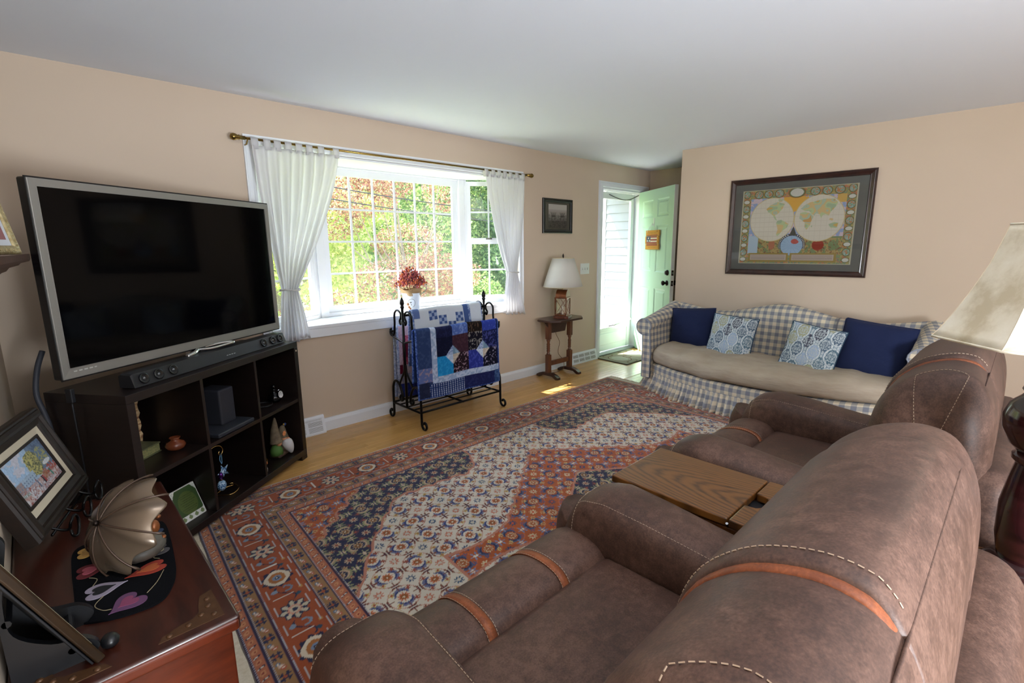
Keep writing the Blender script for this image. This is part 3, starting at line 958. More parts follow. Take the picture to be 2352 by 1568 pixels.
M_RUG = vcol('wool_carpet', 0.95, 0.5, 900, 0.1, 0.15)
RX0, RY0, RLU, RLV, RSK = 0.439, 2.955, 3.816, 2.78, 0.07
rug = thing('persian_rug', 'large red, navy and cream patterned oriental rug with fringed ends', 'rug', (2.3, 1.55, 0.0))
us = np.linspace(0, RLU, 760)
vs = np.concatenate([np.linspace(0, 2.10, 418), np.linspace(2.10, RLV, 60)[1:]])
UU, VV = np.meshgrid(us, vs, indexing='ij')
rc = rug_colors(UU, VV, RLU, RLV)
nu, nv = UU.shape
zz = 0.012+0.0012*fbm(UU*90, VV*90, 3)
edge = np.minimum(np.minimum(UU, RLU-UU), np.minimum(VV, RLV-VV))
zz = np.where(edge <= 0, 0.002, zz)
PP = np.stack([RX0-RSK*VV+UU, RY0-VV, zz], -1).reshape(-1, 3)-np.array([2.3, 1.55, 0])
ii = (np.arange(nu-1)[:, None]*nv+np.arange(nv-1)[None]).ravel()
FF = np.stack([ii, ii+nv, ii+nv+1, ii+1], 1)[:, ::-1]
me = bpy.data.meshes.new('pile')
me.vertices.add(len(PP)); me.vertices.foreach_set('co', PP.astype(np.float32).ravel())
me.loops.add(len(FF)*4); me.loops.foreach_set('vertex_index', FF.astype(np.int32).ravel())
me.polygons.add(len(FF)); me.polygons.foreach_set('loop_start', np.arange(0, len(FF)*4, 4, dtype=np.int32))
me.update(calc_edges=True)
ca = me.color_attributes.new('Col', 'FLOAT_COLOR', 'POINT')
c4 = np.ones((len(PP), 4), np.float32); c4[:, :3] = rc.reshape(-1, 3)
ca.data.foreach_set('color', c4.ravel())
me.polygons.foreach_set('use_smooth', [True]*len(me.polygons))
me.materials.append(M_RUG)
po = bpy.data.objects.new('pile', me); COL.objects.link(po); po.parent = rug
# kilim ends and fringes
M_FRINGE = plain('cream_cotton', '#cdc3ae', 0.95, vary='#b9ad95', vscale=60, bump=0.3)
for end in (0, 1):
    P = []
    for k in range(2):
        row = []
        for v in np.linspace(0, RLV, 40):
            x = RX0-RSK*v+(0 if end == 0 else RLU)
            s_ = -1 if end == 0 else 1
            row.append((x+s_*(0.0 if k == 0 else 0.055)+0.002*math.sin(v*30), RY0-v, 0.006))
        P.append(row)
    obj('woven_end', MB().grid(P), M_FRINGE, rug, world=True, solid=0.006)
    fr = MB()
    for q in range(210):
        v = RLV*(q+0.5)/210
        x = RX0-RSK*v+(-0.05 if end == 0 else RLU+0.05); s_ = -1 if end == 0 else 1
        a, b = random.uniform(-0.012, 0.012), random.uniform(0.03, 0.06)
        fr.tube([(x, RY0-v, 0.005), (x+s_*b*0.5, RY0-v+a*0.5, 0.008), (x+s_*b, RY0-v+a, 0.003)], [0.003, 0.003, 0.0015], 4)
    tag(obj('fringe', fr, M_FRINGE, rug, world=True, recalc=False), kind='stuff')

# door mat
def mat_col(u, v):
    C = np.zeros(u.shape+(3,)); C[:] = lin('#8d8a74')
    for cx in (0.19, 0.52):
        r = np.hypot((u-cx)/0.13, (v-0.24)/0.15)
        paint(C, r < 1, '#a3a38c'); paint(C, np.abs(r-1) < 0.05, '#6b5138'); paint(C, np.abs(r-0.82) < 0.03, '#7c7058')
        r = np.hypot((u-cx-0.16)/0.05, (v-0.24)/0.05)
        paint(C, np.abs(r-1) < 0.15, '#6b5138')
        for vy in (0.05, 0.43):
            r = np.hypot((u-cx)/0.09, (v-vy)/0.035); paint(C, np.abs(r-1) < 0.12, '#6b5138')
    e = np.minimum(np.minimum(u, 0.72-u), np.minimum(v, 0.48-v))
    paint(C, e < 0.012, '#54503f')
    return C*(0.85+0.3*fbm(u*80, v*80, 9))[..., None]
us, vs = np.linspace(0, 0.72, 120), np.linspace(0, 0.48, 80)
UU, VV = np.meshgrid(us, vs, indexing='ij')
e = np.minimum(np.minimum(UU, 0.72-UU), np.minimum(VV, 0.48-VV))
PP = np.stack([4.93+UU-0.09*VV, D1-0.012-VV, np.where(e > 0, 0.012, 0.003)], -1)
dm = tag(obj('door_mat', MB().grid(PP), vcol('mat_fibre', 0.95, 0.4, 500), col=mat_col(UU, VV).reshape(-1, 3)), 'olive and brown ring patterned mat before the open door', 'door mat')
# ------------------------------------------------------------------ cube shelf, television, sound bar and shelf ornaments
CA = R(36.7); CO = (0.211, 2.489)
def cabw(x, y, z):
    return (CO[0]+x*math.cos(CA)-y*math.sin(CA), CO[1]+x*math.sin(CA)+y*math.cos(CA), z)
M_ESP = wood('espresso_laminate', '#17110f', '#1f1614', (3, 3, 40), 0.35)
M_ESPD = plain('espresso_back', '#191210', 0.5)
cab = thing('cube_shelf', 'dark espresso six cubby shelf set diagonally across the corner', 'shelf unit', cabw(0, 0, 0), CA)
CW, CD, CH = 1.205, 0.40, 0.80
obj('top_panel', MB().rbox(0, CW, 0, CD, 0.762, CH, 0.002, 1, 1), M_ESP, cab)
obj('bottom_panel', MB().rbox(0, CW, 0, CD, 0.03, 0.068, 0.002, 1, 1), M_ESP, cab)
for x in (0, CW-0.038):
    obj('side_panel', MB().rbox(x, x+0.038, 0, CD, 0.068, 0.762, 0.002, 1, 1), M_ESP, cab)
for x in (0.392, 0.785):
    for z0, z1 in ((0.068, 0.405), (0.425, 0.762)):
        obj('divider', MB().rbox(x, x+0.018, 0.004, CD-0.01, z0, z1, 0.001, 1, 1), M_ESP, cab)
obj('middle_shelf', MB().rbox(0.038, CW-0.038, 0.004, CD-0.01, 0.405, 0.425, 0.001, 1, 1), M_ESP, cab)
obj('back_panel', MB().box(0.02, CW-0.02, CD-0.008, CD-0.002, 0.05, 0.78), M_ESPD, cab)
for x in (0.0, CW-0.06):
    for y in (0.0, CD-0.06):
        obj('foot', MB().rbox(x, x+0.06, y, y+0.06, 0, 0.03, 0.002, 1, 1), M_ESP, cab)
obj('screw_cap', MB().lathe([(0, 0), (0.006, 0), (0.006, 0.002), (0, 0.002)], 10, cap=False).xf(Matrix.Translation((1.185, 0.0, 0.74)) @ Matrix.Rotation(math.pi/2, 4, 'X')), plain('cap', '#c9b7a2', 0.5), cab)

# television
TA = R(33.5)
tv = thing('television', 'flat screen television with brushed silver bezel', 'television', (0.555, 2.92, 0.80), TA)
M_SILV = MatB('brushed_silver'); M_SILV.set(Metallic=0.45, Roughness=0.35, Base_Color=rgba('#8d8b86'))
M_SILV.bump(M_SILV.noise(M_SILV.coords((2, 2, 200)), 3, 2), 0.05, 0.001); M_SILV = M_SILV.m
M_BLK = plain('black_plastic', '#0d0e11', 0.25)
M_BLKM = plain('matt_black_plastic', '#17181c', 0.5)
m = MatB('tv_screen'); m.set(Base_Color=rgba('#030304'), Roughness=0.06, Specular_IOR_Level=0.13); M_SCR = m.m
m = MatB('chrome'); m.set(Base_Color=rgba('#d0d0d0'), Metallic=1.0, Roughness=0.08); M_CHR = m.m
hw, z0, z1 = 0.632, 0.088, 0.848
def frame_ring(x0, x1, za, zb, t, y0, y1, yi, bf=1.0):
    o = [(x0, za), (x1, za), (x1, zb), (x0, zb)]; i = [(x0+t, za+t*bf), (x1-t, za+t*bf), (x1-t, zb-t), (x0+t, zb-t)]
    V = [(x, y0, z) for x, z in o]+[(x, yi, z) for x, z in i]+[(x, y1, z) for x, z in i]+[(x, y1, z) for x, z in o]
    F = [(r*4+k, r*4+(k+1) % 4, ((r+1) % 4)*4+(k+1) % 4, ((r+1) % 4)*4+k) for r in range(4) for k in range(4)]
    return MB().add(V, F)
obj('bezel', frame_ring(-hw, hw, z0, z1, 0.029, -0.022, 0.0, -0.020, 1.4), M_SILV, tv, bevel=0.002)
obj('rear_housing', MB().rbox(-hw-0.001, hw+0.001, -0.0145, 0.03, z0-0.003, z1+0.004, 0.008, 2, 1), M_BLK, tv)
obj('screen', MB().box(-hw+0.027, hw-0.027, -0.0165, -0.014, z0+0.038, z1-0.027), M_SCR, tv)
obj('screen_trim', frame_ring(-hw+0.0265, hw-0.0265, z0+0.0375, z1-0.0265, 0.003, -0.0215, -0.016, -0.0215), M_SILV, tv)
obj('acrylic_edge', frame_ring(-hw-0.004, hw+0.004, z0-0.006, z1+0.006, 0.006, -0.016, -0.012, -0.016), M_BLK, tv)
obj('badge_print', MB().add([p for k, w_ in enumerate((0.018, 0.018, 0.02, 0.02, 0.014)) for p in [(-hw+0.04+k*0.02, -0.0226, z0+0.024), (-hw+0.04+k*0.02+w_*0.7, -0.0226, z0+0.024), (-hw+0.04+k*0.02+w_*0.7, -0.0226, z0+0.029), (-hw+0.04+k*0.02, -0.0226, z0+0.029)]], [(4*k, 4*k+1, 4*k+2, 4*k+3) for k in range(5)]), plain('badge', '#b4b3ae', 0.5), tv)
tag(tv.children[-1], kind='stuff')
obj('neck', MB().rbox(-0.03, 0.03, -0.01, 0.03, 0.012, z0+0.03, 0.008, 2, 1), M_CHR, tv)
leg1 = MB().tube(spline([(0.0, -0.012, 0.076), (-0.06, -0.03, 0.062), (-0.25, -0.035, 0.030), (-0.42, -0.04, 0.011)], 6), [0.012]*19, 8)
obj('stand_leg', leg1, M_BLK, tv, smooth=True)
lp = spline([(0.0, -0.012, 0.080), (0.06, -0.035, 0.074), (0.14, -0.045, 0.076), (0.22, -0.042, 0.080), (0.15, -0.025, 0.086), (0.05, -0.008, 0.082)], 6, True)
obj('stand_loop', MB().tube(lp, 0.008, 8, closed=True), M_CHR, tv, smooth=True)
obj('stand_leg', MB().tube(spline([(0.0, -0.02, 0.080), (-0.04, -0.040, 0.072), (-0.09, -0.045, 0.064)], 6), [0.011]*13, 8), M_CHR, tv, smooth=True)
obj('rear_stand_foot', MB().tube(spline([(0, 0.015, 0.02), (0.15, 0.06, 0.009), (0.3, 0.09, 0.009)], 5), 0.0085, 8), M_BLK, tv, smooth=True)
obj('rear_stand_foot', MB().tube(spline([(0, 0.015, 0.02), (-0.15, 0.06, 0.009), (-0.3, 0.09, 0.009)], 5), 0.0085, 8), M_BLK, tv, smooth=True)

# sound bar
sb = thing('sound_bar', 'long black sound bar with six exposed drivers on the cube shelf', 'sound bar', cabw(0.63, 0.085, CH), CA)
P = []
for x, s_ in ((-0.535, 0.92), (-0.525, 1), (0.525, 1), (0.535, 0.92)):
    P.append([(x, -0.035, 0.004), (x, -0.020*s_, 0.062*s_), (x, 0.03, 0.066*s_), (x, 0.04, 0.06*s_), (x, 0.04, 0.004)])
obj('body', MB().grid(P, cv=True, cap=True), M_BLKM, sb)
obj('foot', MB().box(-0.5, 0.5, -0.03, 0.035, 0, 0.0045), M_BLK, sb)
for x in (-0.48, -0.405, -0.325, 0.33, 0.415, 0.485):
    dr = MB().lathe([(0.024, 0.0), (0.024, 0.004), (0.019, 0.005), (0.010, -0.004), (0.004, 0.001), (0.0, 0.003)], 20, cap=False)
    dr.xf(Matrix.Translation((x, -0.0290, 0.034)) @ Matrix.Rotation(math.pi/2-0.24, 4, 'X'))
    d_ = obj('driver', dr, M_BLK, sb, smooth=True)
    obj('dust_cap', MB().ell((x, -0.0295, 0.0345), (0.0065, 0.004, 0.0065), 10, 6), M_STEEL, d_)
obj('logo_print', MB().add([p for k in range(4) for p in [(0.02+k*0.018, -0.0305, 0.024), (0.032+k*0.018, -0.0305, 0.024), (0.032+k*0.018, -0.0298, 0.027), (0.02+k*0.018, -0.0298, 0.027)]], [(4*k, 4*k+1, 4*k+2, 4*k+3) for k in range(4)]), plain('logo', '#b9b9b9', 0.5), sb)
tag(sb.children[-1], kind='stuff')

# cables beside the shelf
M_CAB = plain('blue_grey_sleeve', '#33363f', 0.6)
tag(obj('cable_sleeve', MB().tube(spline([cabw(0.04, 0.415, 0.97), cabw(0.004, 0.41, 0.90), cabw(-0.024, 0.40, 0.80), cabw(-0.020, 0.38, 0.70), cabw(-0.018, 0.37, 0.60), cabw(-0.02, 0.37, 0.15), cabw(-0.03, 0.37, 0.012)], 8), 0.010, 8), M_CAB, smooth=True), 'blue grey cable sleeve hanging behind the television', 'cable')
pc = thing('plug_lead', 'thin black cord with plug hanging down the shelf side', 'cord', cabw(-0.012, 0.22, 0.0), CA)
obj('plug', MB().rbox(-0.02, -0.002, 0.0, 0.03, 0.77, 0.83, 0.004, 1, 1), M_BLKM, pc)
obj('cord', MB().tube(spline([(-0.010, 0.015, 0.77), (-0.010, 0.013, 0.5), (-0.010, 0.02, 0.2), (-0.012, 0.05, 0.005)], 8), 0.004, 6), M_BLKM, pc, smooth=True)

# --- shelf ornaments
Z1, Z0 = 0.425, 0.068
bk = thing('ornate_book', 'green and gold ornate book lying in the upper left cubby', 'book', cabw(0.19, 0.245, Z1), CA+R(96))
M_BOOKG = plain('green_cover', '#4c523c', 0.5, vary='#6b6a48', vscale=60)
obj('cover', MB().rbox(-0.075, 0.075, -0.105, 0.105, 0.0, 0.006, 0.002, 1, 1), M_BOOKG, bk)
obj('cover', MB().rbox(-0.075, 0.075, -0.105, 0.105, 0.042, 0.048, 0.002, 1, 1), M_BOOKG, bk)
obj('page_block', MB().box(-0.07, 0.071, -0.101, 0.101, 0.006, 0.042), plain('gilt_pages', '#a39a63', 0.5, vary='#5d6a4d', vscale=150, bump=0.5), bk)
m = MatB('carved_bark'); m.set(Roughness=0.8)
v = m.coords((1, 1, 5)); n = m.noise(v, 14, 5)
m.link(m.ramp(n, [(0.42, '#8a5a42'), (0.5, '#c9a577'), (0.6, '#e0c79c')]), m.b.inputs['Base Color']); m.bump(n, 0.8, 0.006)
sl = MB()
g = np.linspace(0, 1, 12); Pn = []
for s_ in (0, 1):
    for t in g: pass
P = []
for i in range(15):
    z = 0.30*i/14
    w0 = -0.06+0.006*math.sin(i*1.9); w1 = 0.055+0.006*math.cos(i*2.3)
    P.append([(w0, -0.018, z), (0.0, -0.022+0.004*math.sin(i*3), z), (w1, -0.018, z), (w1, 0.018, z), (w0, 0.018, z)])
tag(obj('bark_plaque', sl.grid(P, cv=True, cap=True).xf(Matrix.Translation(cabw(0.285, 0.335, Z1)) @ Matrix.Rotation(CA+R(2), 4, 'Z')), m.m), 'tan carved bark slab standing behind the ornate book', 'plaque')
M_CLAY = plain('polished_clay', '#7d4127', 0.25, vary='#6c3722', vscale=8)
tag(obj('clay_pot', MB().lathe([(0.0, 0.0), (0.022, 0.0), (0.040, 0.012), (0.044, 0.026), (0.036, 0.040), (0.020, 0.048), (0.018, 0.054), (0.025, 0.063), (0.022, 0.064), (0.014, 0.054), (0.0, 0.05)], 28, cabw(0.324, 0.122, Z1), cap=False), M_CLAY, smooth=True), 'small round brown clay pot in the upper left cubby', 'pot')
sw = thing('subwoofer', 'charcoal box speaker on a slab base in the upper middle cubby', 'speaker', cabw(0.60, 0.155, Z1), CA)
M_CHAR = plain('charcoal_plastic', '#2c2f38', 0.55)
obj('base', MB().rbox(-0.125, 0.150, -0.145, 0.125, 0.0, 0.022, 0.006, 2, 1), M_CHAR, sw)
obj('cabinet', MB().rbox(-0.005, 0.105, -0.07, 0.065, 0.022, 0.218, 0.010, 2, 1), M_CHAR, sw)
tag(obj('speaker_cable', MB().tube(spline([cabw(0.47, 0.25, Z1+0.03), cabw(0.44, 0.2, Z1+0.035), cabw(0.47, 0.14, Z1+0.026), cabw(0.44, 0.08, Z1+0.008), cabw(0.44, 0.30, Z1+0.008)], 8), 0.003, 6), M_BLKM, smooth=True), 'looped black cable behind the charcoal speaker', 'cable')
bt = thing('round_bottle', 'black round bottle with a white circular hang tag', 'bottle', cabw(1.085, 0.115, Z1), CA)
m = MatB('black_glass'); m.set(Base_Color=rgba('#07070a'), Roughness=0.05); M_BGL = m.m
obj('flask', MB().lathe([(0, 0), (0.030, 0), (0.040, 0.014), (0.042, 0.030), (0.034, 0.048), (0.014, 0.062), (0.012, 0.078), (0.016, 0.084), (0.0, 0.085)], 24, cap=False), M_BGL, bt, smooth=True)
obj('stopper', MB().lathe([(0, 0.085), (0.011, 0.085), (0.014, 0.10), (0.009, 0.112), (0, 0.113)], 16, cap=False), M_BGL, bt, smooth=True)
tg = obj('hang_tag', MB().lathe([(0, 0), (0.022, 0), (0.022, 0.002), (0, 0.002)], 24, cap=False).xf(Matrix.Translation((0.0, -0.0465, 0.052)) @ Matrix.Rotation(math.pi/2-0.15, 4, 'X')), plain('paper_tag', '#e8e8e8', 0.6), bt)
obj('tag_ring', MB().tube([(0.019*math.cos(a), -0.0492-0.002*math.sin(a), 0.052+0.019*math.sin(a)) for a in np.linspace(0, 2*math.pi, 24, endpoint=False)], 0.0012, 5, closed=True), M_BLKM, tg)
tx = MB()
for k, w_ in enumerate((0.012, 0.016, 0.01)):
    z = 0.060-k*0.007
    tx.add([(-w_/2, -0.0498, z), (w_/2, -0.0498, z), (w_/2, -0.0498, z+0.002), (-w_/2, -0.0498, z+0.002)], [(0, 1, 2, 3)])
tag(obj('tag_print', tx, M_BLKM, tg), kind='stuff')
obj('tag_loop', MB().tube([(0.010*math.cos(a), -0.028-0.012*math.sin(a), 0.076+0.006*math.sin(a)) for a in np.linspace(0, 2*math.pi, 16, endpoint=False)], 0.0013, 5, closed=True), M_CHR, bt)
# bead chain bottle: coloured beads hanging by the divider
bd = thing('bead_string', 'string of red, yellow and green beads beside the divider', 'bead string', cabw(0.99, 0.2, Z1+0.09), CA)
bc = ['#b5252a', '#d8dbe0', '#c7c534', '#d8c93a', '#6da33a', '#3f9a8a', '#b9c0c8']
for k, c_ in enumerate(bc):
    obj('bead', MB().ell((0, 0, 0.085-k*0.013), (0.0058, 0.0058, 0.0065), 10, 6), plain('bead_'+str(k), c_, 0.2), bd, smooth=True)
obj('cord', MB().tube([(0, 0, -0.088), (0.0, 0, 0.0), (0, 0, 0.17)], 0.0012, 5), M_BLKM, bd)
tag(obj('cable_coil', MB().tube([(cabw(1.0+0.05*math.cos(t)+0.004*math.sin(7*t), 0.14+0.06*math.sin(t), Z1+0.004+0.003*t/6)) for t in np.linspace(0, 12, 60)], 0.0028, 5), M_BLKM, smooth=True), 'thin black cable coiled in the upper right cubby', 'cable')

# gnome couple
gn = thing('gnome_figurine', 'garden gnome pair with tall hats and a blue bird', 'figurine', cabw(1.07, 0.105, Z0), CA)
M_FELT = plain('hat_brown', '#7d705a', 0.8, vary='#5c5140', vscale=40, bump=0.5, bscale=120)
M_SKIN = plain('gnome_skin', '#c98f6b', 0.6)
M_BEARD = plain('white_beard', '#c9c9cc', 0.7, bump=0.8, bscale=90)
M_GJ = plain('gnome_green', '#4a7030', 0.7)
M_BROWN = plain('gnome_brown', '#4c3a2d', 0.7)
obj('seat_log', MB().rbox(-0.055, 0.06, -0.04, 0.045, 0, 0.032, 0.016, 3, 1), M_BROWN, gn, smooth=True)
obj('coat', MB().lathe([(0.0, 0.02), (0.040, 0.02), (0.038, 0.05), (0.022, 0.085), (0, 0.09)], 16, (-0.03, 0.0, 0), cap=False), M_GJ, gn, smooth=True)
obj('coat', MB().lathe([(0.0, 0.02), (0.040, 0.02), (0.040, 0.06), (0.022, 0.095), (0, 0.10)], 16, (0.028, -0.004, 0), cap=False), M_BROWN, gn, smooth=True)
obj('beard', MB().tube(spline([(0.026, -0.032, 0.10), (0.024, -0.045, 0.075), (0.036, -0.052, 0.035), (0.042, -0.055, 0.006)], 5), [0.022, 0.027, 0.031, 0.033, 0.034, 0.034, 0.033, 0.032, 0.030, 0.027, 0.024, 0.021, 0.018, 0.014, 0.010, 0.006][:16], 10), M_BEARD, gn, smooth=True)
obj('face', MB().ell((0.026, -0.026, 0.108), (0.022, 0.02, 0.02)), M_SKIN, gn, smooth=True)
obj('nose', MB().ell((0.028, -0.05, 0.108), (0.010, 0.010, 0.010)), M_SKIN, gn, smooth=True)
obj('face', MB().ell((-0.03, -0.022, 0.096), (0.018, 0.018, 0.018)), M_SKIN, gn, smooth=True)
obj('hat', MB().tube(spline([(-0.028, -0.004, 0.10), (-0.030, 0, 0.16), (-0.024, 0.0, 0.22), (-0.020, 0, 0.262)], 5), [0.040-0.0024*k for k in range(16)], 12), M_FELT, gn, smooth=True)
obj('hat', MB().tube(spline([(0.03, -0.010, 0.112), (0.035, -0.005, 0.145), (0.050, 0.0, 0.170), (0.060, 0, 0.165)], 5), [0.036-0.0018*k for k in range(16)], 12), M_FELT, gn, smooth=True)
fl = obj('flower', MB().ell((0.008, -0.040, 0.150), (0.006, 0.004, 0.006), 8, 6), plain('flower_core', '#d8913a', 0.5), gn)
for k in range(6):
    a = k*math.pi/3
    obj('petal', MB().ell((0.008+0.011*math.cos(a), -0.039, 0.150+0.011*math.sin(a)), (0.007, 0.003, 0.007), 8, 5), plain('petal', '#d98a5c', 0.5) if k == 0 else fl.children[0].data.materials[0], fl)
bb = obj('bird', MB().tube(spline([(0.058, -0.006, 0.182), (0.066, -0.008, 0.19), (0.078, -0.01, 0.186)], 4), [0.003, 0.006, 0.009, 0.010, 0.009, 0.008, 0.006, 0.004, 0.002], 8), plain('bird_blue', '#2d4d8f', 0.5), gn, smooth=True)
obj('bird_head', MB().ell((0.057, -0.008, 0.191), (0.007, 0.006, 0.006), 8, 6), plain('bird_yellow', '#c9a63a', 0.5), bb)
# fox ornament
fx_ = thing('fox_ornament', 'tiny orange and white fox ornament by the gnome pair', 'ornament', cabw(0.835, 0.045, Z0), CA)
M_FOX = plain('fox_orange', '#a8653a', 0.6)
obj('body', MB().lathe([(0, 0), (0.014, 0), (0.016, 0.02), (0.010, 0.042), (0, 0.046)], 12, cap=False), plain('fox_white', '#d8d2c8', 0.6), fx_, smooth=True)
obj('head', MB().ell((0, -0.004, 0.056), (0.016, 0.015, 0.014), 12, 8), M_FOX, fx_, smooth=True)
for s_ in (-1, 1):
    obj('ear', MB().lathe([(0.006, 0), (0.0, 0.016)], 8, (s_*0.010, 0, 0.064)), M_FOX, fx_)
obj('hanger', MB().tube([(0.018+0.013*math.cos(t), 0, 0.062+0.012*math.sin(t)) for t in np.linspace(-1.6, 2.2, 14)], 0.0011, 5), plain('gold_wire', '#c9a25a', 0.25, 1.0), fx_)
# ornament stand with blue glass ornaments
M_GOLD = plain('gold_wire_metal', '#c8a468', 0.2, 1.0)
os_ = thing('ornament_stand', 'gold wire stand holding blue glass star ornaments', 'ornament stand', cabw(0.525, 0.10, Z0), CA)
post = [(0, 0.03, 0.0), (0, 0.03, 0.12), (0, 0.03, 0.24), (0.02, 0.02, 0.272), (0.05, 0.005, 0.272), (0.065, 0.0, 0.245), (0.05, 0.0, 0.222), (0.032, 0.0, 0.232), (0.040, 0, 0.246)]
obj('post', MB().tube(spline(post, 6), 0.0028, 7), M_GOLD, os_, smooth=True)
obj('post', MB().tube(spline([(x*-0.4-0.008, y+0.004, z*0.98) for x, y, z in post], 6), 0.0028, 7), M_GOLD, os_, smooth=True)
obj('scroll_foot', MB().tube(spline([(0, 0.03, 0.004), (0.03, -0.05, 0.004), (0.09, -0.05, 0.012), (0.10, -0.01, 0.03), (0.08, 0.0, 0.034), (0.075, -0.02, 0.03), (0.088, -0.018, 0.026)], 6), 0.0028, 7), M_GOLD, os_, smooth=True)
obj('scroll_foot', MB().tube(spline([(0, 0.03, 0.004), (0.04, 0.0, 0.028), (0.07, -0.02, 0.032)], 6), 0.0026, 7), M_GOLD, os_, smooth=True)
m = MatB('mottled_blue_glass'); m.set(Roughness=0.12)
vv = m.node('ShaderNodeTexVoronoi'); vv.inputs['Scale'].default_value = 160; m.link(m.coords(), vv.inputs['Vector'])
m.link(m.ramp(vv.outputs['Distance'], [(0.25, '#173a66'), (0.45, '#3f74a8'), (0.65, '#a9c6dd')]), m.b.inputs['Base Color']); M_BLUE = m.m
def star(c, R0, r0, t, tilt):
    pts = [(R0 if k % 2 == 0 else r0)*np.array([math.cos(math.pi/2+k*math.pi/5+tilt), math.sin(math.pi/2+k*math.pi/5+tilt)]) for k in range(10)]
    V = [(c[0]+p[0], c[1], c[2]+p[1]) for p in pts]+[(c[0], c[1]-t, c[2]), (c[0], c[1]+t, c[2])]
    return MB().add(V, [(k, (k+1) % 10, 10) for k in range(10)]+[((k+1) % 10, k, 11) for k in range(10)])
so = obj('star_ornament', star((0.046, -0.005, 0.125), 0.046, 0.020, 0.014, 0.3), M_BLUE, os_, smooth=True, auto=50)
tag(so, 'blue mottled glass star ornament')
obj('ribbon', MB().tube(spline([(0.044, -0.002, 0.17), (0.036, 0, 0.20), (0.048, 0, 0.226), (0.052, 0, 0.21), (0.046, -0.002, 0.172)], 5), 0.0016, 5), plain('ribbon_blue', '#6fa6cf', 0.5), so)
ho = obj('heart_ornament', MB().ell((0.012, -0.015, 0.062), (0.026, 0.020, 0.030)), M_BLUE, os_, smooth=True)
obj('ornament_cap', MB().lathe([(0.007, 0.09), (0.007, 0.10), (0, 0.104)], 10, (0.012, -0.015, 0)), M_CHR, ho)
obj('bell_ornament', MB().lathe([(0, 0), (0.013, 0), (0.012, 0.02), (0.007, 0.034), (0, 0.036)], 14, (0.018, -0.01, 0.098), cap=False), plain('purple_foil', '#5a2a7a', 0.15, 0.8), os_, smooth=True)
# verse tile
vt = thing('verse_plaque', 'green verse tile with white filigree corners leaning in the lower left cubby', 'plaque', cabw(0.315, 0.065, Z0), CA+R(-3))
def tile_col(u, v):
    C = np.zeros(u.shape+(3,)); C[:] = lin('#3c5430')
    x, y = u-0.5, v-0.5
    paint(C, np.hypot(x*1.2, y*1.3) < 0.45, '#5c6a34', 0.6)
    dcor = (0.5-np.abs(x))+(0.5-np.abs(y))*0.8
    paint(C, dcor < 0.20, '#d9ddd6'); paint(C, (dcor < 0.18) & (np.sin(u*90)*np.sin(v*80) > 0.45), '#8aa08a')
    paint(C, v < 0.17, '#dde0da'); q = (u*4) % 1
    paint(C, (v < 0.15) & (np.abs(q-0.5)+np.abs(v-0.08)*3.5 < 0.34), '#76855c')
    for k in range(8):
        v0 = 0.74-k*0.065
        paint(C, (np.abs(v-v0) < 0.008) & (np.abs(x) < 0.30-0.05*((k*7) % 3)) & (np.sin(u*170+k*5) > -0.5), '#25301a')
    paint(C, np.minimum(np.minimum(u, 1-u), np.minimum(v, 1-v)) < 0.025, '#e6e8e4')
    return C
us = np.linspace(0, 1, 70); UU, VV = np.meshgrid(us, us, indexing='ij')
PP = np.stack([-0.07+UU*0.14, -0.004+VV*0.06, 0.004+VV*0.155], -1)
obj('tile_face', MB().grid(PP), vcol('tile_print', 0.3), vt, col=tile_col(UU, VV).reshape(-1, 3))
obj('tile_body', MB().add([(-0.07, -0.003, 0.0), (0.07, -0.003, 0.0), (0.07, 0.0575, 0.158), (-0.07, 0.0575, 0.158), (-0.07, 0.006, 0.0), (0.07, 0.006, 0.0), (0.07, 0.0665, 0.156), (-0.07, 0.0665, 0.156)], [(0, 1, 2, 3), (7, 6, 5, 4), (0, 4, 5, 1), (1, 5, 6, 2), (2, 6, 7, 3), (3, 7, 4, 0)]), plain('tile_white', '#d8dad6', 0.4), vt)
# ------------------------------------------------------------------ camelback sofa and its pillows
M_GING = gingham('blue_gingham', 0.031)
M_GINGS = gingham('blue_gingham_wide', 0.034)
sofa = thing('camelback_sofa', 'blue and cream gingham camelback sofa with ruffled skirt', 'sofa', (4.55, 1.45, 0), 0)
YC = 1.45; YH = 0.98                      # centre and half length between the arms
def fx_sofa(y):                           # bowed front line
    t = (y-YC)/1.05
    return 4.30-0.34*max(0, 1-t*t)**0.9 if abs(t) < 1 else 4.30
def so(name, mb, mat, **kw): return obj(name, mb, mat, sofa, world=True, **kw)
# back: height profile
def backz(y):
    t = (y-YC)
    return 0.735+0.115*math.exp(-(t/0.36)**2*1.0)+0.055*max(0, (abs(t)-0.55)/0.4)**1.5
xb = 4.985
ys = np.linspace(YC-1.0, YC+1.0, 61)
P = []; UV = []
for y in ys:
    zt = backz(y)
    prof = [(4.66, 0.30), (4.685, 0.42), (4.71, 0.55), (4.735, zt-0.10), (4.755, zt-0.04), (4.79, zt-0.006), (4.83, zt+0.004), (4.88, zt-0.004), (4.915, zt-0.03), (4.925, zt-0.08), (4.93, 0.45), (4.93, 0.12), (4.70, 0.12)]
    s = 0; row = []; uvr = []; pv = None
    for (x, z) in prof:
        if pv: s += math.hypot(x-pv[0], z-pv[1])
        pv = (x, z); row.append((x, y, z)); uvr.append((y, s))
    P.append(row); UV.append(uvr)
bk_ = so('backrest', MB().grid(P, UV, cv=True, cap=True), M_GING, smooth=True, uv=True, auto=60)
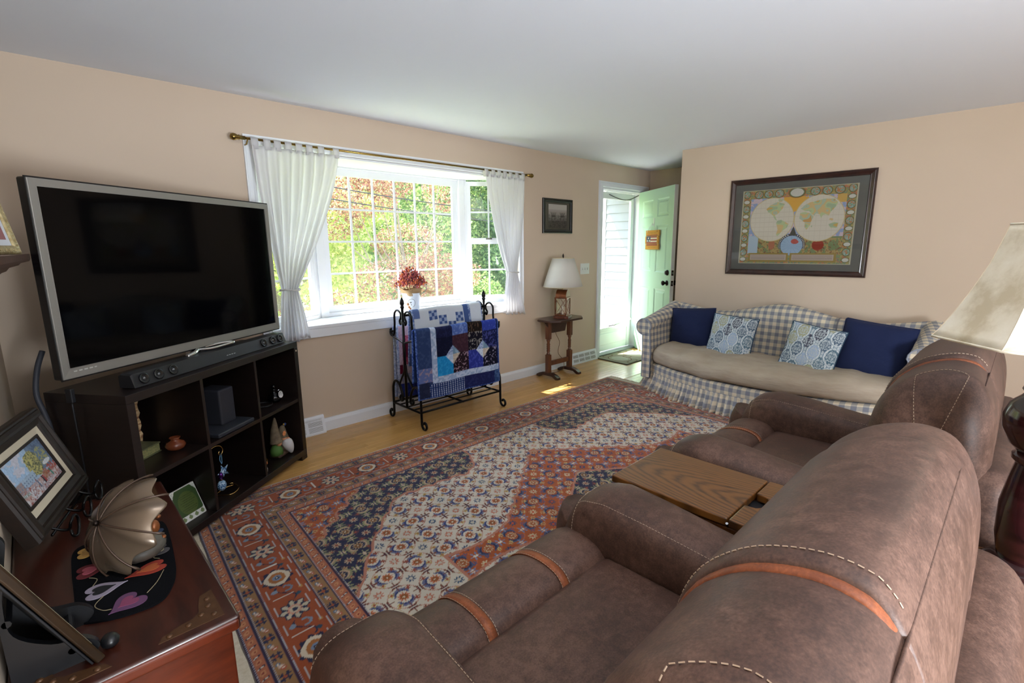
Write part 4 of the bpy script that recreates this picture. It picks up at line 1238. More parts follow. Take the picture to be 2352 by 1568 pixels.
for t in (-0.42, 0.42):
    y = YC+t; zt = backz(y)
    pts = [(4.66, y, 0.32), (4.71, y, 0.55), (4.735, y, zt-0.10), (4.755, y, zt-0.04), (4.79, y, zt-0.006), (4.83, y, zt+0.004), (4.88, y, zt-0.003), (4.915, y, zt-0.03)]
    obj('seam_welt', MB().tube(spline(pts, 4), 0.0035, 6), plain('welt_grey', '#7d7c80', 0.9), bk_, smooth=True, world=True)
# arms: rolled, flaring to the back
for sg in (1, -1):
    P = []; UV = []
    xs_ = np.linspace(4.20, 4.80, 14)
    for i, x in enumerate(xs_):
        t = (x-4.20)/0.60
        zt = 0.690+0.125*t**1.2; r = 0.078+0.01*t
        yi = YC+sg*YH; yo = yi+sg*0.10
        cy = yi+sg*0.055; cz = zt-r
        row = []; uvr = []
        prof = [(yi-sg*0.015, 0.12), (yi-sg*0.015, 0.35), (yi+sg*0.0, cz-0.02)]
        for a in np.linspace(math.pi, -0.62*math.pi+0.0, 15):
            prof.append((cy+sg*r*math.cos(a)*1.0+sg*0.012, cz+r*math.sin(a)))
        prof += [(yi+sg*0.075, cz-r*0.95), (yi+sg*0.070, 0.35), (yi+sg*0.070, 0.12)]
        s = 0; pv = None
        for (y, z) in prof:
            if pv: s += math.hypot(y-pv[0], z-pv[1])
            pv = (y, z); row.append((x, y, z)); uvr.append((x, s))
        P.append(row); UV.append(uvr)
    ar = so('arm', MB().grid(P, UV, cv=True, cap=True), M_GING, smooth=True, uv=True, auto=55)
    # front scroll panel with welt
    ring = [(p[0]-0.004, p[1], p[2]) for p in P[0]]
    fp = MB(); cx_ = np.mean(ring, 0)
    fp.add([(p[0]-0.010, p[1], p[2]) for p in ring]+[(p[0]+0.012, p[1], p[2]) for p in ring], [tuple(range(len(ring)))]+[(k, (k+1) % len(ring), len(ring)+(k+1) % len(ring), len(ring)+k) for k in range(len(ring))],
           [(p[1], p[2]) for p in ring]*2)
    obj('arm_panel', fp, M_GING, ar, world=True, uv=True)
    obj('arm_welt', MB().tube([(4.188, p[1], p[2]) for p in ring], 0.006, 6, closed=True), plain('welt_blue', '#8d93a1', 0.9), ar, smooth=True, world=True)
# seat cushion: bowed slipcovered bench
M_SLIP = MatB('beige_slipcover'); M_SLIP.set(Roughness=0.9, Specular_IOR_Level=0.1, Base_Color=rgba('#a3907b'))
_n = M_SLIP.noise(M_SLIP.coords((2, 1, 5)), 5, 4); M_SLIP.link(M_SLIP.ramp(_n, [(0.3, '#a69886'), (0.7, '#b4a795')]), M_SLIP.b.inputs['Base Color']); M_SLIP.bump(_n, 0.5, 0.02); M_SLIP = M_SLIP.m
P = []
for i, y in enumerate(np.linspace(YC-YH+0.0, YC+YH-0.0, 57)):
    f = fx_sofa(y)-0.015
    e = min(1, (YH-abs(y-YC))/0.06+0.02); e = math.sqrt(1-(1-e)**2)
    sag = -0.012*math.exp(-((y-YC-0.35)/0.09)**2)
    w_ = 0.006*math.sin(y*17)+0.004*math.sin(y*41)
    zc, hh = 0.335, 0.085*e
    prof = []
    for a in np.linspace(0, 2*math.pi, 26, endpoint=False):
        c, s_ = math.cos(a), math.sin(a)
        xx = np.sign(c)*abs(c)**0.45; zz_ = np.sign(s_)*abs(s_)**0.6
        xm = (f+4.70)/2; hx = (4.70-f)/2
        bul = 0.022*(1-xx*xx) if s_ > 0 else 0
        prof.append((xm+hx*xx*(0.93+0.07*e), y, zc+hh*zz_+(bul+sag+w_*(s_ > 0))*e))
    P.append(prof)
so('seat_cushion', MB().grid(P, cv=True, cap=True), M_SLIP, smooth=True)
# front rail
P = []; UV = []; s = 0
for y in np.linspace(YC-1.06, YC+1.06, 60):
    f = fx_sofa(y)+0.005
    pr = [(f+0.30, 0.25), (f+0.03, 0.255), (f+0.005, 0.245), (f, 0.22), (f, 0.15), (f+0.01, 0.13), (f+0.30, 0.13)]
    t = 0; row = []; uvr = []; pv = None
    for (x, z) in pr:
        if pv: t += math.hypot(x-pv[0], z-pv[1])
        pv = (x, z); row.append((x, y, z)); uvr.append((y, t))
    P.append(row); UV.append(uvr)
so('front_rail', MB().grid(P, UV, cv=True, cap=True), M_GINGS, smooth=True, uv=True, auto=50)
# gathered skirt: front run and the two ends
P = []; UV = []; n = 520; s = 0; last = None
path = [(4.9-k*0.06, YC+1.075) for k in range(9)]+[(4.35, YC+1.068), (4.318, YC+1.055)]+[(fx_sofa(y)+0.004, y) for y in np.linspace(YC+1.03, YC-1.03, 90)]+[(4.318, YC-1.055), (4.35, YC-1.068)]+[(4.42+k*0.06, YC-1.075) for k in range(9)]
path = spline([(x, y, 0) for x, y in path], 6)
S = np.concatenate([[0], np.cumsum(np.linalg.norm(np.diff(path, axis=0), axis=1))])
for k in range(n):
    q = S[-1]*k/(n-1)
    x, y = np.interp(q, S, path[:, 0]), np.interp(q, S, path[:, 1])
    x2, y2 = np.interp(q+0.01, S, path[:, 0]), np.interp(q+0.01, S, path[:, 1])
    x1, y1 = np.interp(q-0.01, S, path[:, 0]), np.interp(q-0.01, S, path[:, 1])
    tx_, ty_ = x2-x1, y2-y1; L = math.hypot(tx_, ty_) or 1; nx, ny = ty_/L, -tx_/L
    if nx*(x-4.9)+ny*(y-YC) < 0: nx, ny = -nx, -ny
    ph = q*2*math.pi/0.062+1.3*math.sin(q*5.1)+0.8*math.sin(q*11.7)
    row = []; uvr = []
    for t, z in ((-0.03, 0.175), (0, 0.160), (0.06, 0.150), (0.25, 0.115), (0.5, 0.075), (0.75, 0.038), (1.0, 0.004)):
        am = 0.004 if t <= 0 else 0.004+0.020*t
        off = 0.004+0.055*max(t, 0)**1.1+am*math.sin(ph if t > 0 else ph*3)
        row.append((x+nx*off, y+ny*off, z)); uvr.append((q*1.45, z*1.0))
    P.append(row); UV.append(uvr)
so('skirt', MB().grid(P, UV), M_GINGS, smooth=True, uv=True, solid=0.003)
so('base_frame', MB().rbox(4.36, 4.90, YC-1.04, YC+1.04, 0.03, 0.14, 0.01, 1, 1), plain('dark_lining', '#2a2725', 0.9))

# pillows -----------------------------------------------------------------
def pillow(name, label, cat, c, w_, h_, t_, rot, mat, colf=None, welt=None, group=None, corner=0.04, n=44):
    """square knife-edge pillow; local x = width, z = height, y = thickness"""
    th = thing(name, label, cat, c, group='throw pillows on the sofa')
    th.rotation_euler = rot
    us = np.linspace(-1, 1, n); UU, VV = np.meshgrid(us, us, indexing='ij')
    def shape(side):
        r = np.clip(1-np.abs(UU)**3.2, 0, 1)**0.55*np.clip(1-np.abs(VV)**3.2, 0, 1)**0.55
        pin = 1-corner*(np.abs(VV)**2)*0.6*(1-np.abs(UU)**6)-0.0
        x = UU*w_/2*(1-corner*(1-VV**2)); z = VV*h_/2*(1-corner*(1-UU**2))+h_/2
        wr = 0.010*(fbm(UU*2.2+5, VV*2.2+side, 11)-0.5)
        return np.stack([x, side*(t_/2*r+wr*r), z], -1)
    A_, B_ = shape(-1), shape(1)
    for nm, G in (('front_cover', A_), ('back_cover', B_)):
        obj(nm, MB().grid(G), mat, th, smooth=True, col=None if colf is None else colf((UU+1)/2, (VV+1)/2).reshape(-1, 3))
    if welt is not None:
        ed = [tuple(A_[i, 0]) for i in range(n)]+[tuple(A_[n-1, j]) for j in range(1, n)]+[tuple(A_[i, n-1]) for i in range(n-2, -1, -1)]+[tuple(A_[0, j]) for j in range(n-2, 0, -1)]
        obj('piping', MB().tube(ed[::2], 0.005, 6, closed=True), welt, th, smooth=True)
    return th
def damask(u, v):
    C = np.zeros(u.shape+(3,)); C[:] = lin('#b9c3c8')
    nx, ny = 3.1, 2.35
    tones = ['#34506a', '#a5a273', '#9fb3cf', '#2a2440', '#3f6478']
    for ox, oy, k0 in ((0.12, 0.0, 0), (0.62, 0.5, 1)):
        x = u*nx+ox; y = v*ny+oy
        i, j = np.floor(x), np.floor(y); fx_, fy_ = x-i-0.5, y-j-0.5
        # ogee outline
        og = np.abs(fx_)-0.5*np.cos(np.clip(fy_, -0.5, 0.5)*math.pi)**0.9*(1-0.12*np.cos(fy_*2*math.pi))
        paint(C, np.abs(og+0.02) < 0.02, '#7f95a5'); paint(C, np.abs(og+0.075) < 0.02, '#d9dfe0')
        inside = og < -0.10
        r = np.hypot(fx_*1.15, fy_*0.95); th = np.arctan2(fy_, np.abs(fx_))
        fil = (np.sin(r*46+3*np.cos(4*th))*np.cos(7*th+r*16) > 0.05) & (r < 0.36)
        stem = (np.abs(fx_) < 0.018) & (np.abs(fy_) < 0.32)
        lf = (np.abs(r-0.30) < 0.035) & (np.sin(th*9) > 0.1)
        kk = (i*2+j+k0*2).astype(int) % 5
        for q, c_ in enumerate(tones):
            paint(C, (fil | stem | lf) & inside & (kk == q), c_, 0.88)
    return C
M_PRINT = vcol('damask_cotton', 0.9, 0.2, 600, 0.15)
M_NAVY = MatB('navy_cotton'); M_NAVY.set(Roughness=0.9, Specular_IOR_Level=0.1, Sheen_Weight=0.05, Base_Color=rgba('#222a49')); M_NAVY.bump(M_NAVY.noise(M_NAVY.coords(), 9, 4), 0.5, 0.02); M_NAVY = M_NAVY.m
M_TEAL = plain('teal_piping', '#24435a', 0.8)
HR = -math.pi/2
ZP = 0.425
pillow('throw_pillow', 'plain navy pillow in the corner by the door end of the sofa', 'pillow', (4.55, 2.19, ZP-0.03), 0.43, 0.39, 0.15, (R(-14), R(-4), HR+R(4)), M_NAVY, welt=M_NAVY, corner=0.03)
pillow('throw_pillow', 'damask print pillow leaning on the navy pillow near the door', 'pillow', (4.42, 1.785, ZP-0.04), 0.40, 0.38, 0.13, (R(-17), R(3), HR-R(2)), M_PRINT, damask, M_TEAL, n=110)
pillow('throw_pillow', 'damask print pillow leaning on the navy pillow near the recliner', 'pillow', (4.31, 1.13, ZP-0.04), 0.40, 0.38, 0.13, (R(-19), R(7), HR-R(6)), M_PRINT, damask, M_TEAL, n=110)
pillow('throw_pillow', 'plain navy pillow at the sofa end behind the recliner', 'pillow', (4.42, 0.74, ZP-0.035), 0.46, 0.42, 0.16, (R(-15), R(5), HR-R(4)), M_NAVY, welt=M_NAVY, corner=0.03)
# ------------------------------------------------------------------ two leather recliners with a wood console between
def leather(name, a, b, c):
    m = MatB(name)
    m.set(Roughness=0.42, Specular_IOR_Level=0.35)
    v = m.coords()
    na = m.noise(v, 5, 4, 0.55); nb = m.noise(v, 38, 6, 0.7); n2 = m.noise(v, 240, 3, 0.6)
    mq = m.node('ShaderNodeMix', data_type='FLOAT'); mq.inputs[0].default_value = 0.55
    m.link(na, mq.inputs[2]); m.link(nb, mq.inputs[3]); n1 = mq.outputs[0]
    mx = m.node('ShaderNodeMix', data_type='FLOAT'); mx.inputs[0].default_value = 0.28
    m.link(n1, mx.inputs[2]); m.link(n2, mx.inputs[3])
    m.link(m.ramp(mx.outputs[0], [(0.41, a), (0.5, b), (0.585, c)]), m.b.inputs['Base Color'])
    rr = m.ramp(n1, [(0.3, 0.44), (0.7, 0.6)]); m.link(rr, m.b.inputs['Roughness'])
    m.bump(n2, 0.22, 0.0012)
    return m.m
M_LEA = leather('brown_leather', '#3f2d26', '#503a31', '#634a3f')
M_LEAO = leather('rust_suede_lining', '#6b3a24', '#7f4629', '#935533')
M_STI = plain('white_thread', '#a8937f', 0.8)
rec = thing('recliner', 'near brown leather recliner seen from behind over its headrest', 'recliner', (0.82, 0.0, 0.0), group='pair of matching leather recliners')
def rp(name, mb, mat=M_LEA, **kw): return obj(name, mb, mat, rec, **kw)
rp('base', MB().rbox(-0.50, 0.50, 0.0, 0.86, 0.035, 0.30, 0.02, 2, 2), smooth=True)
for x in (-0.45, 0.45):
    for y in (0.06, 0.80):
        rp('foot', MB().lathe([(0.03, 0), (0.035, 0.036)], 12, (x, y, 0)), M_BLKM)
def puff(x0, x1, y0, y1, zt, amp):
    def f(x, y, z):
        u = (x-(x0+x1)/2)/((x1-x0)/2); v = (y-(y0+y1)/2)/((y1-y0)/2)
        k = max(0, 1-u*u)*max(0, 1-v*v)
        return (x, y, z+amp*k*(z > zt-0.06))
    return f
rp('seat_cushion', MB().rbox(-0.315, 0.325, 0.08, 0.785, 0.29, 0.470, 0.035, 3, 8, puff(-0.315, 0.325, 0.08, 0.785, 0.47, 0.018)), smooth=True)
# three-part front roll with lined seam bands
FP = spline([(0.765, 0.445), (0.795, 0.487), (0.86, 0.502), (0.935, 0.490), (0.990, 0.450), (1.018, 0.385), (1.022, 0.28), (1.01, 0.17), (0.985, 0.09)], 4)
FB = [(0.80, 0.085), (0.765, 0.16)]
def roll(x0, x1, n=9, sh=0.008):
    c = np.array([0.86, 0.30]); P = []
    for x in np.linspace(x0, x1, n):
        e = min(x-x0, x1-x)
        k = 1-sh*max(0, 1-e/0.02)**2*4
        ring = [c+(np.array(p)-c)*k for p in list(FP)+FB]
        P.append([(x, p[0], p[1]) for p in ring])
    return MB().grid(P, cv=True, cap=True)
seams = (-0.140, 0.130)
for a, b in ((-0.325, seams[0]-0.006), (seams[0]+0.006, seams[1]-0.006), (seams[1]+0.006, 0.335)):
    rp('footrest_pad', roll(a, b), smooth=True, auto=60)
for s in seams:
    P = [[(x, 0.86+(p[0]-0.86)*0.992, 0.30+(p[1]-0.30)*0.985) for p in FP] for x in (s-0.013, s+0.013)]
    rp('seam_band', MB().grid(P), M_LEAO, smooth=True, solid=0.004)
stitch = MB()
def dash(pts, step=0.0095, ln=0.0062, r=0.0009):
    P = np.array(pts); S = np.concatenate([[0], np.cumsum(np.linalg.norm(np.diff(P, axis=0), axis=1))])
    q = 0.0
    while q+ln < S[-1]:
        a = [np.interp(q, S, P[:, k]) for k in range(3)]; b = [np.interp(q+ln, S, P[:, k]) for k in range(3)]
        stitch.tube([a, b], r, 4)
        q += step
for s in seams:
    for o in (-0.015, 0.015):
        dash([(s+o, 0.86+(p[0]-0.86)*1.002, 0.30+(p[1]-0.30)*1.006) for p in FP[:22]])
# arms
def arm_ring(sg, y, n=28):
    t = np.clip((y-0.02)/0.90, 0, 1)
    zt = np.interp(y, [0.0, 0.2, 0.45, 0.66, 0.80, 0.88, 0.93, 0.955], [0.585, 0.585, 0.598, 0.622, 0.632, 0.615, 0.565, 0.49])
    zb = np.interp(y, [0.0, 0.80, 0.90, 0.955], [0.42, 0.40, 0.36, 0.38])
    hw_ = np.interp(y, [0.0, 0.5, 0.8, 0.90, 0.955], [0.098, 0.105, 0.118, 0.112, 0.085])
    cx = sg*0.420
    zc, hh = (zt+zb)/2, (zt-zb)/2
    pts = []
    for a in np.linspace(0, 2*math.pi, n, endpoint=False):
        c, s_ = math.cos(a), math.sin(a)
        pts.append((cx+hw_*np.sign(c)*abs(c)**0.62, y, zc+hh*np.sign(s_)*abs(s_)**0.72))
    return pts
AY = [0.0, 0.03, 0.10, 0.2, 0.32, 0.45, 0.56, 0.66, 0.74, 0.80, 0.85, 0.89, 0.92, 0.942, 0.955]
for sg in (-1, 1):
    P = [arm_ring(sg, y) for y in AY]
    P = [[(q[0]*0.3+sg*0.420*0.7, -0.01, q[2]*0.3+0.35) for q in P[0]]]+P+[[(sg*0.420+(q[0]-sg*0.420)*0.55, 0.963, 0.435+(q[2]-0.435)*0.55) for q in P[-1]]]
    rp('arm_pad', MB().grid(P, cv=True, cap=True), smooth=True)
    ab = rp('arm_side', MB().rbox(sg*0.420-0.105, sg*0.420+0.105, 0.0, 0.925, 0.04, 0.48, 0.05, 3, 3), smooth=True)
    rp('arm_front_roll', MB().tube(spline([(sg*0.420, 0.93, 0.50), (sg*0.420, 0.955, 0.42), (sg*0.420, 0.95, 0.30), (sg*0.420, 0.93, 0.14)], 4), [0.085]*4+[0.082]*9, 14), smooth=True)
    # stitching: inner-top line, lower inner line, front arc
    k_in = 14 if sg > 0 else 0
    def ring_pt(y, ang):
        R_ = arm_ring(sg, y, 360); c = np.array([sg*0.420, y, 0.5]); p = np.array(R_[int(ang) % 360])
        d = p-np.array([sg*0.420, y, np.mean([q[2] for q in R_])]); d /= np.linalg.norm(d)
        return tuple(p+d*0.0010)
    inner = (lambda a: a) if sg < 0 else (lambda a: 180-a)
    ysd = np.linspace(0.30, 0.90, 40)
    dash([ring_pt(y, inner(52)) for y in ysd])
    dash([ring_pt(y, inner(-35)) for y in ysd[:-4]])
    dash([ring_pt(0.90, inner(a)) for a in np.linspace(-35, 150, 40)])
    dash([ring_pt(0.90-0.0*a, inner(a)) for a in np.linspace(52, 53, 3)])
# back: left wing, wide head section, right wing
BK = spline([(0.272, 0.50), (0.290, 0.66), (0.288, 0.82), (0.262, 0.932), (0.202, 1.002), (0.132, 1.034), (0.078, 1.036), (0.040, 1.014), (0.010, 0.955), (-0.006, 0.86), (-0.01, 0.68), (0.0, 0.52), (0.08, 0.44), (0.20, 0.44)], 4, True)
BC = np.array([0.14, 0.74])
def back_ring(x, k=1.0, lift=0.0, flush=False):
    fl_k = 0.977 if k > 1 else 0.962
    out = []
    for j, p in enumerate(BK):
        w_ = 1.0
        if flush:                                   # the head pad dies into the outer back behind the rear seam
            w_ = np.interp(j, [0, 25, 30, 51, 55], [1, 1, 0, 0, 1])
        kk = k*w_+min(k, fl_k)*(1-w_)
        out.append((x, BC[0]+(p[0]-BC[0])*kk, BC[1]+(p[1]-BC[1])*kk+lift))
    return out
def section(x0, x1, k0, rl, rr, lift=0.0, ml=0.55, mr=0.55, flush=False):
    P = []
    for x in np.concatenate([x0+rl*(1-np.cos(np.linspace(0, math.pi/2, 7))), np.linspace(x0+rl, x1-rr, 7)[1:-1], x1-rr+rr*np.sin(np.linspace(0, math.pi/2, 7))]):
        k = k0
        if x < x0+rl: k = k0*(ml+(1-ml)*math.sqrt(max(0, 1-((x0+rl-x)/rl)**2)))
        if x > x1-rr: k = k0*(mr+(1-mr)*math.sqrt(max(0, 1-((x-x1+rr)/rr)**2)))
        P.append(back_ring(x, k, lift, flush))
    return MB().grid(P, cv=True, cap=True)
rp('back_wing', section(-0.53, -0.21, 0.972, 0.10, 0.02, ml=0.5, mr=0.94), smooth=True, auto=70)
rp('back_wing', section(0.25, 0.50, 0.985, 0.02, 0.10, ml=0.94, mr=0.5), smooth=True, auto=70)
rp('headrest', section(-0.245, 0.285, 1.026, 0.030, 0.030, 0.0, ml=0.955, mr=0.94, flush=True), smooth=True, auto=70)
rp('headrest_lining', section(-0.258, -0.215, 0.988, 0.010, 0.01, 0.0, ml=0.98, mr=0.98, flush=True), M_LEAO, smooth=True, auto=70)
ring = back_ring(-0.222, 1.0295, 0.0, True)
dash(ring[8:29], 0.0095, 0.006, 0.0009)
# U-shaped stitched panel on the wing
def kwing(x): return 0.972*(0.5+0.5*math.sqrt(max(0, 1-(max(0, -0.43-x)/0.10)**2)))*1.004
XU = -0.545+0.10*(1-np.cos(np.linspace(0.25, math.pi/2, 12)))
U1 = [back_ring(x, kwing(x))[17] for x in XU]
UM = [back_ring(-0.447+0.022*math.sin(math.pi*(j-17)/8), kwing(-0.43))[j] for j in range(18, 25)]
U2 = [back_ring(x, kwing(x))[25] for x in XU[::-1]]
dash(U1+UM+U2, 0.0095, 0.006, 0.0009)
rp('outer_back', MB().rbox(-0.515, 0.535, -0.085, 0.16, 0.06, 0.78, 0.075, 4, 4), smooth=True)
seam = [back_ring(x, 0.984 if abs(x) < 0.30 else 0.975)[29] for x in np.linspace(-0.42, 0.38, 24)]
rp('rear_seam', MB().tube(seam, [0.0008]+[0.0022]*22+[0.0008], 6), smooth=True)
tag(rp('stitching', stitch, M_STI, recalc=False), 'white thread stitching', kind='stuff')
dup(rec, (2.27, 0.0, 0.0), None, 'far brown leather recliner beside the sofa')

# wood console
M_OAK = wood('oak_veneer', '#6b4220', '#8a5a2c', (3.5, 40, 40), 0.3, 0.3, 1.0, '#4a2b14')
m = MatB('oak_top'); m.set(Roughness=0.28, Coat_Weight=0.3, Coat_Roughness=0.1)
wv = m.node('ShaderNodeTexWave', wave_type='RINGS', rings_direction='Z')
wv.inputs['Scale'].default_value = 5.5; wv.inputs['Distortion'].default_value = 3.2; wv.inputs['Detail'].default_value = 3; wv.inputs['Detail Scale'].default_value = 1.4; wv.inputs['Detail Roughness'].default_value = 0.5
cv_ = m.coords((6.0, 0.8, 0)); cv_.node.inputs['Location'].default_value = (0.15, 0.55, 0)
m.link(cv_, wv.inputs['Vector'])
gn_ = m.noise(m.coords((150, 6, 1)), 1.0, 4, 0.6)
mxo = m.node('ShaderNodeMix', data_type='FLOAT'); mxo.inputs[0].default_value = 0.45
m.link(wv.outputs['Fac'], mxo.inputs[2]); m.link(gn_, mxo.inputs[3])
m.link(m.ramp(mxo.outputs[0], [(0.15, '#38210d'), (0.36, '#5f3b17'), (0.7, '#70471e')]), m.b.inputs['Base Color']); M_OAKT = m.m
M_OAKE = wood('oak_edge', '#7d4c22', '#9a632f', (3, 3, 60), 0.3, 0.3)
con = thing('console_table', 'oak storage console wedged between the two leather recliners', 'console', (1.527, 0.36, 0))
obj('cabinet', MB().rbox(-0.150, 0.150, -0.56, 0.535, 0.0, 0.565, 0.004, 1, 1), M_OAK, con)
obj('lid', MB().rbox(-0.168, 0.168, 0.152, 0.552, 0.576, 0.602, 0.005, 2, 1), M_OAKT, con)
nt = [(-0.168, -0.58), (0.168, -0.58), (0.168, 0.147), (0.05, 0.147), (0.045, 0.115), (0.03, 0.105), (-0.03, 0.105), (-0.045, 0.115), (-0.05, 0.147), (-0.168, 0.147)]
obj('rear_top', MB().prism(nt, 0.576, 0.602), M_OAKT, con, bevel=0.004)
obj('lid_liner', MB().box(-0.06, 0.06, 0.09, 0.16, 0.563, 0.570), M_BLKM, con)
obj('hinge_pin', MB().tube([(-0.165, 0.149, 0.578), (-0.172, 0.149, 0.59)], 0.004, 8), M_CHR, con)
# table lamp on the console
LX, LY, LZ = 1.593, -0.088, 0.602
lp_ = thing('mahogany_lamp', 'large table lamp with cream parchment bell shade behind the recliners', 'lamp', (LX, LY, LZ))
m = MatB('mahogany_lacquer'); m.set(Roughness=0.18, Coat_Weight=0.4)
n = m.noise(m.coords((1, 1, 6)), 6, 4); m.link(m.ramp(n, [(0.35, '#1a0b0c'), (0.65, '#341517')]), m.b.inputs['Base Color']); M_MAH = m.m
obj('foot', MB().lathe([(0.0, 0), (0.098, 0), (0.10, 0.012), (0.085, 0.022), (0.06, 0.05), (0, 0.05)], 32, cap=False), M_MAH, lp_, smooth=True, auto=50)
obj('column', MB().lathe([(0.05, 0.045), (0.060, 0.10), (0.062, 0.18), (0.052, 0.255), (0.047, 0.283), (0.056, 0.293), (0.056, 0.303), (0.047, 0.31)], 28), M_MAH, lp_, smooth=True, auto=50)
obj('vase_body', MB().lathe([(0.045, 0.307), (0.066, 0.33), (0.081, 0.365), (0.083, 0.395), (0.074, 0.422), (0.057, 0.44), (0.052, 0.448), (0.058, 0.456), (0.055, 0.466), (0.044, 0.475), (0.040, 0.49), (0.050, 0.502), (0.046, 0.51)], 36), M_MAH, lp_, smooth=True, auto=50)
obj('neck', MB().lathe([(0.012, 0.51), (0.012, 0.79)], 12), M_BRONZE, lp_)
m = MatB('parchment'); m.set(Roughness=0.55)
n = m.noise(m.coords((1, 1, 1)), 11, 6, 0.6); cc = m.ramp(n, [(0.36, '#b6aa90'), (0.5, '#cfc7b2'), (0.64, '#d8d2c1')])
m.link(cc, m.b.inputs['Base Color']); m.b.inputs['Subsurface Weight'].default_value = 0.0
M_PAR = m.m
shade = thing
P = []; nseg = 8
SH = [(0.236, 0.568), (0.224, 0.585), (0.202, 0.625), (0.176, 0.68), (0.152, 0.74), (0.134, 0.805), (0.130, 0.822)]
def oct_r(a):
    k = (a % (math.pi/4))-math.pi/8
    return math.cos(math.pi/8)/math.cos(k)
for r, z in SH:
    P.append([(r*oct_r(a)*math.cos(a+0.35), r*oct_r(a)*math.sin(a+0.35), z) for a in np.linspace(0, 2*math.pi, 64, endpoint=False)])
sh = obj('shade', MB().grid(P, cv=True), M_PAR, lp_, smooth=True, solid=0.003, auto=35)
for k in range(8):
    a = k*math.pi/4
    obj('shade_seam', MB().tube([(r*1.004*math.cos(a+0.35), r*1.004*math.sin(a+0.35), z) for r, z in SH], 0.0016, 5), plain('seam_tape', '#bfb49c', 0.7) if k == 0 else sh.children[0].data.materials[0], sh)
for r, z in (SH[0], SH[-1]):
    obj('shade_trim', MB().tube([(r*oct_r(a)*math.cos(a+0.35), r*oct_r(a)*math.sin(a+0.35), z) for a in np.linspace(0, 2*math.pi, 64, endpoint=False)], 0.003, 6, closed=True), M_PAR, sh, smooth=True)
obj('finial', MB().lathe([(0.004, 0.78), (0.004, 0.82), (0.012, 0.83), (0.010, 0.845), (0, 0.85)], 12, cap=False), M_BRONZE, lp_, smooth=True)
obj('harp', MB().tube([(0.0, 0.0, 0.55), (0.05, 0, 0.62), (0.05, 0, 0.74), (0.0, 0, 0.80), (-0.05, 0, 0.74), (-0.05, 0, 0.62)], 0.0025, 5, closed=True), M_BRONZE, lp_)
# ------------------------------------------------------------------ curtains and rod
M_BRASS = plain('antique_brass', '#8c7440', 0.25, 1.0)
RY, RZ = D1-0.085, 2.068
rod = thing('curtain_rod', 'thin brass curtain rod with round finials above the bay window', 'curtain rod', (2.36, RY, RZ))
obj('rod', MB().tube([(-1.27, 0, 0), (1.27, 0, 0)], 0.008, 10), M_BRASS, rod, smooth=True)
for sg in (-1, 1):
    f = MB().lathe([(0.0, 0), (0.012, 0.0), (0.012, 0.03), (0.017, 0.034), (0.013, 0.042), (0.020, 0.055), (0.022, 0.068), (0.016, 0.082), (0, 0.088)], 16, cap=False)
    f.xf(Matrix.Translation((sg*1.27, 0, 0)) @ Matrix.Rotation(sg*math.pi/2, 4, 'Y'))
    obj('finial', f, M_BRASS, rod, smooth=True)
    obj('bracket', MB().tube([(sg*1.255, 0, -0.004), (sg*1.255, 0.03, -0.03), (sg*1.255, 0.0665, -0.03)], 0.005, 6), M_BRASS, rod)
m = MatB('white_cotton'); m.set(Roughness=0.85, Specular_IOR_Level=0.1, Base_Color=rgba('#ebebee'))
tr = m.node('ShaderNodeBsdfTranslucent'); tr.inputs['Color'].default_value = rgba('#f2f2f2')
mx = m.node('ShaderNodeMixShader'); mx.inputs['Fac'].default_value = 0.5
m.link(m.b.outputs[0], mx.inputs[1]); m.link(tr.outputs[0], mx.inputs[2]); m.link(mx.outputs[0], m.out.inputs['Surface']); M_CUR = m.m
M_ROPE = plain('white_rope', '#c9c8c6', 0.8)
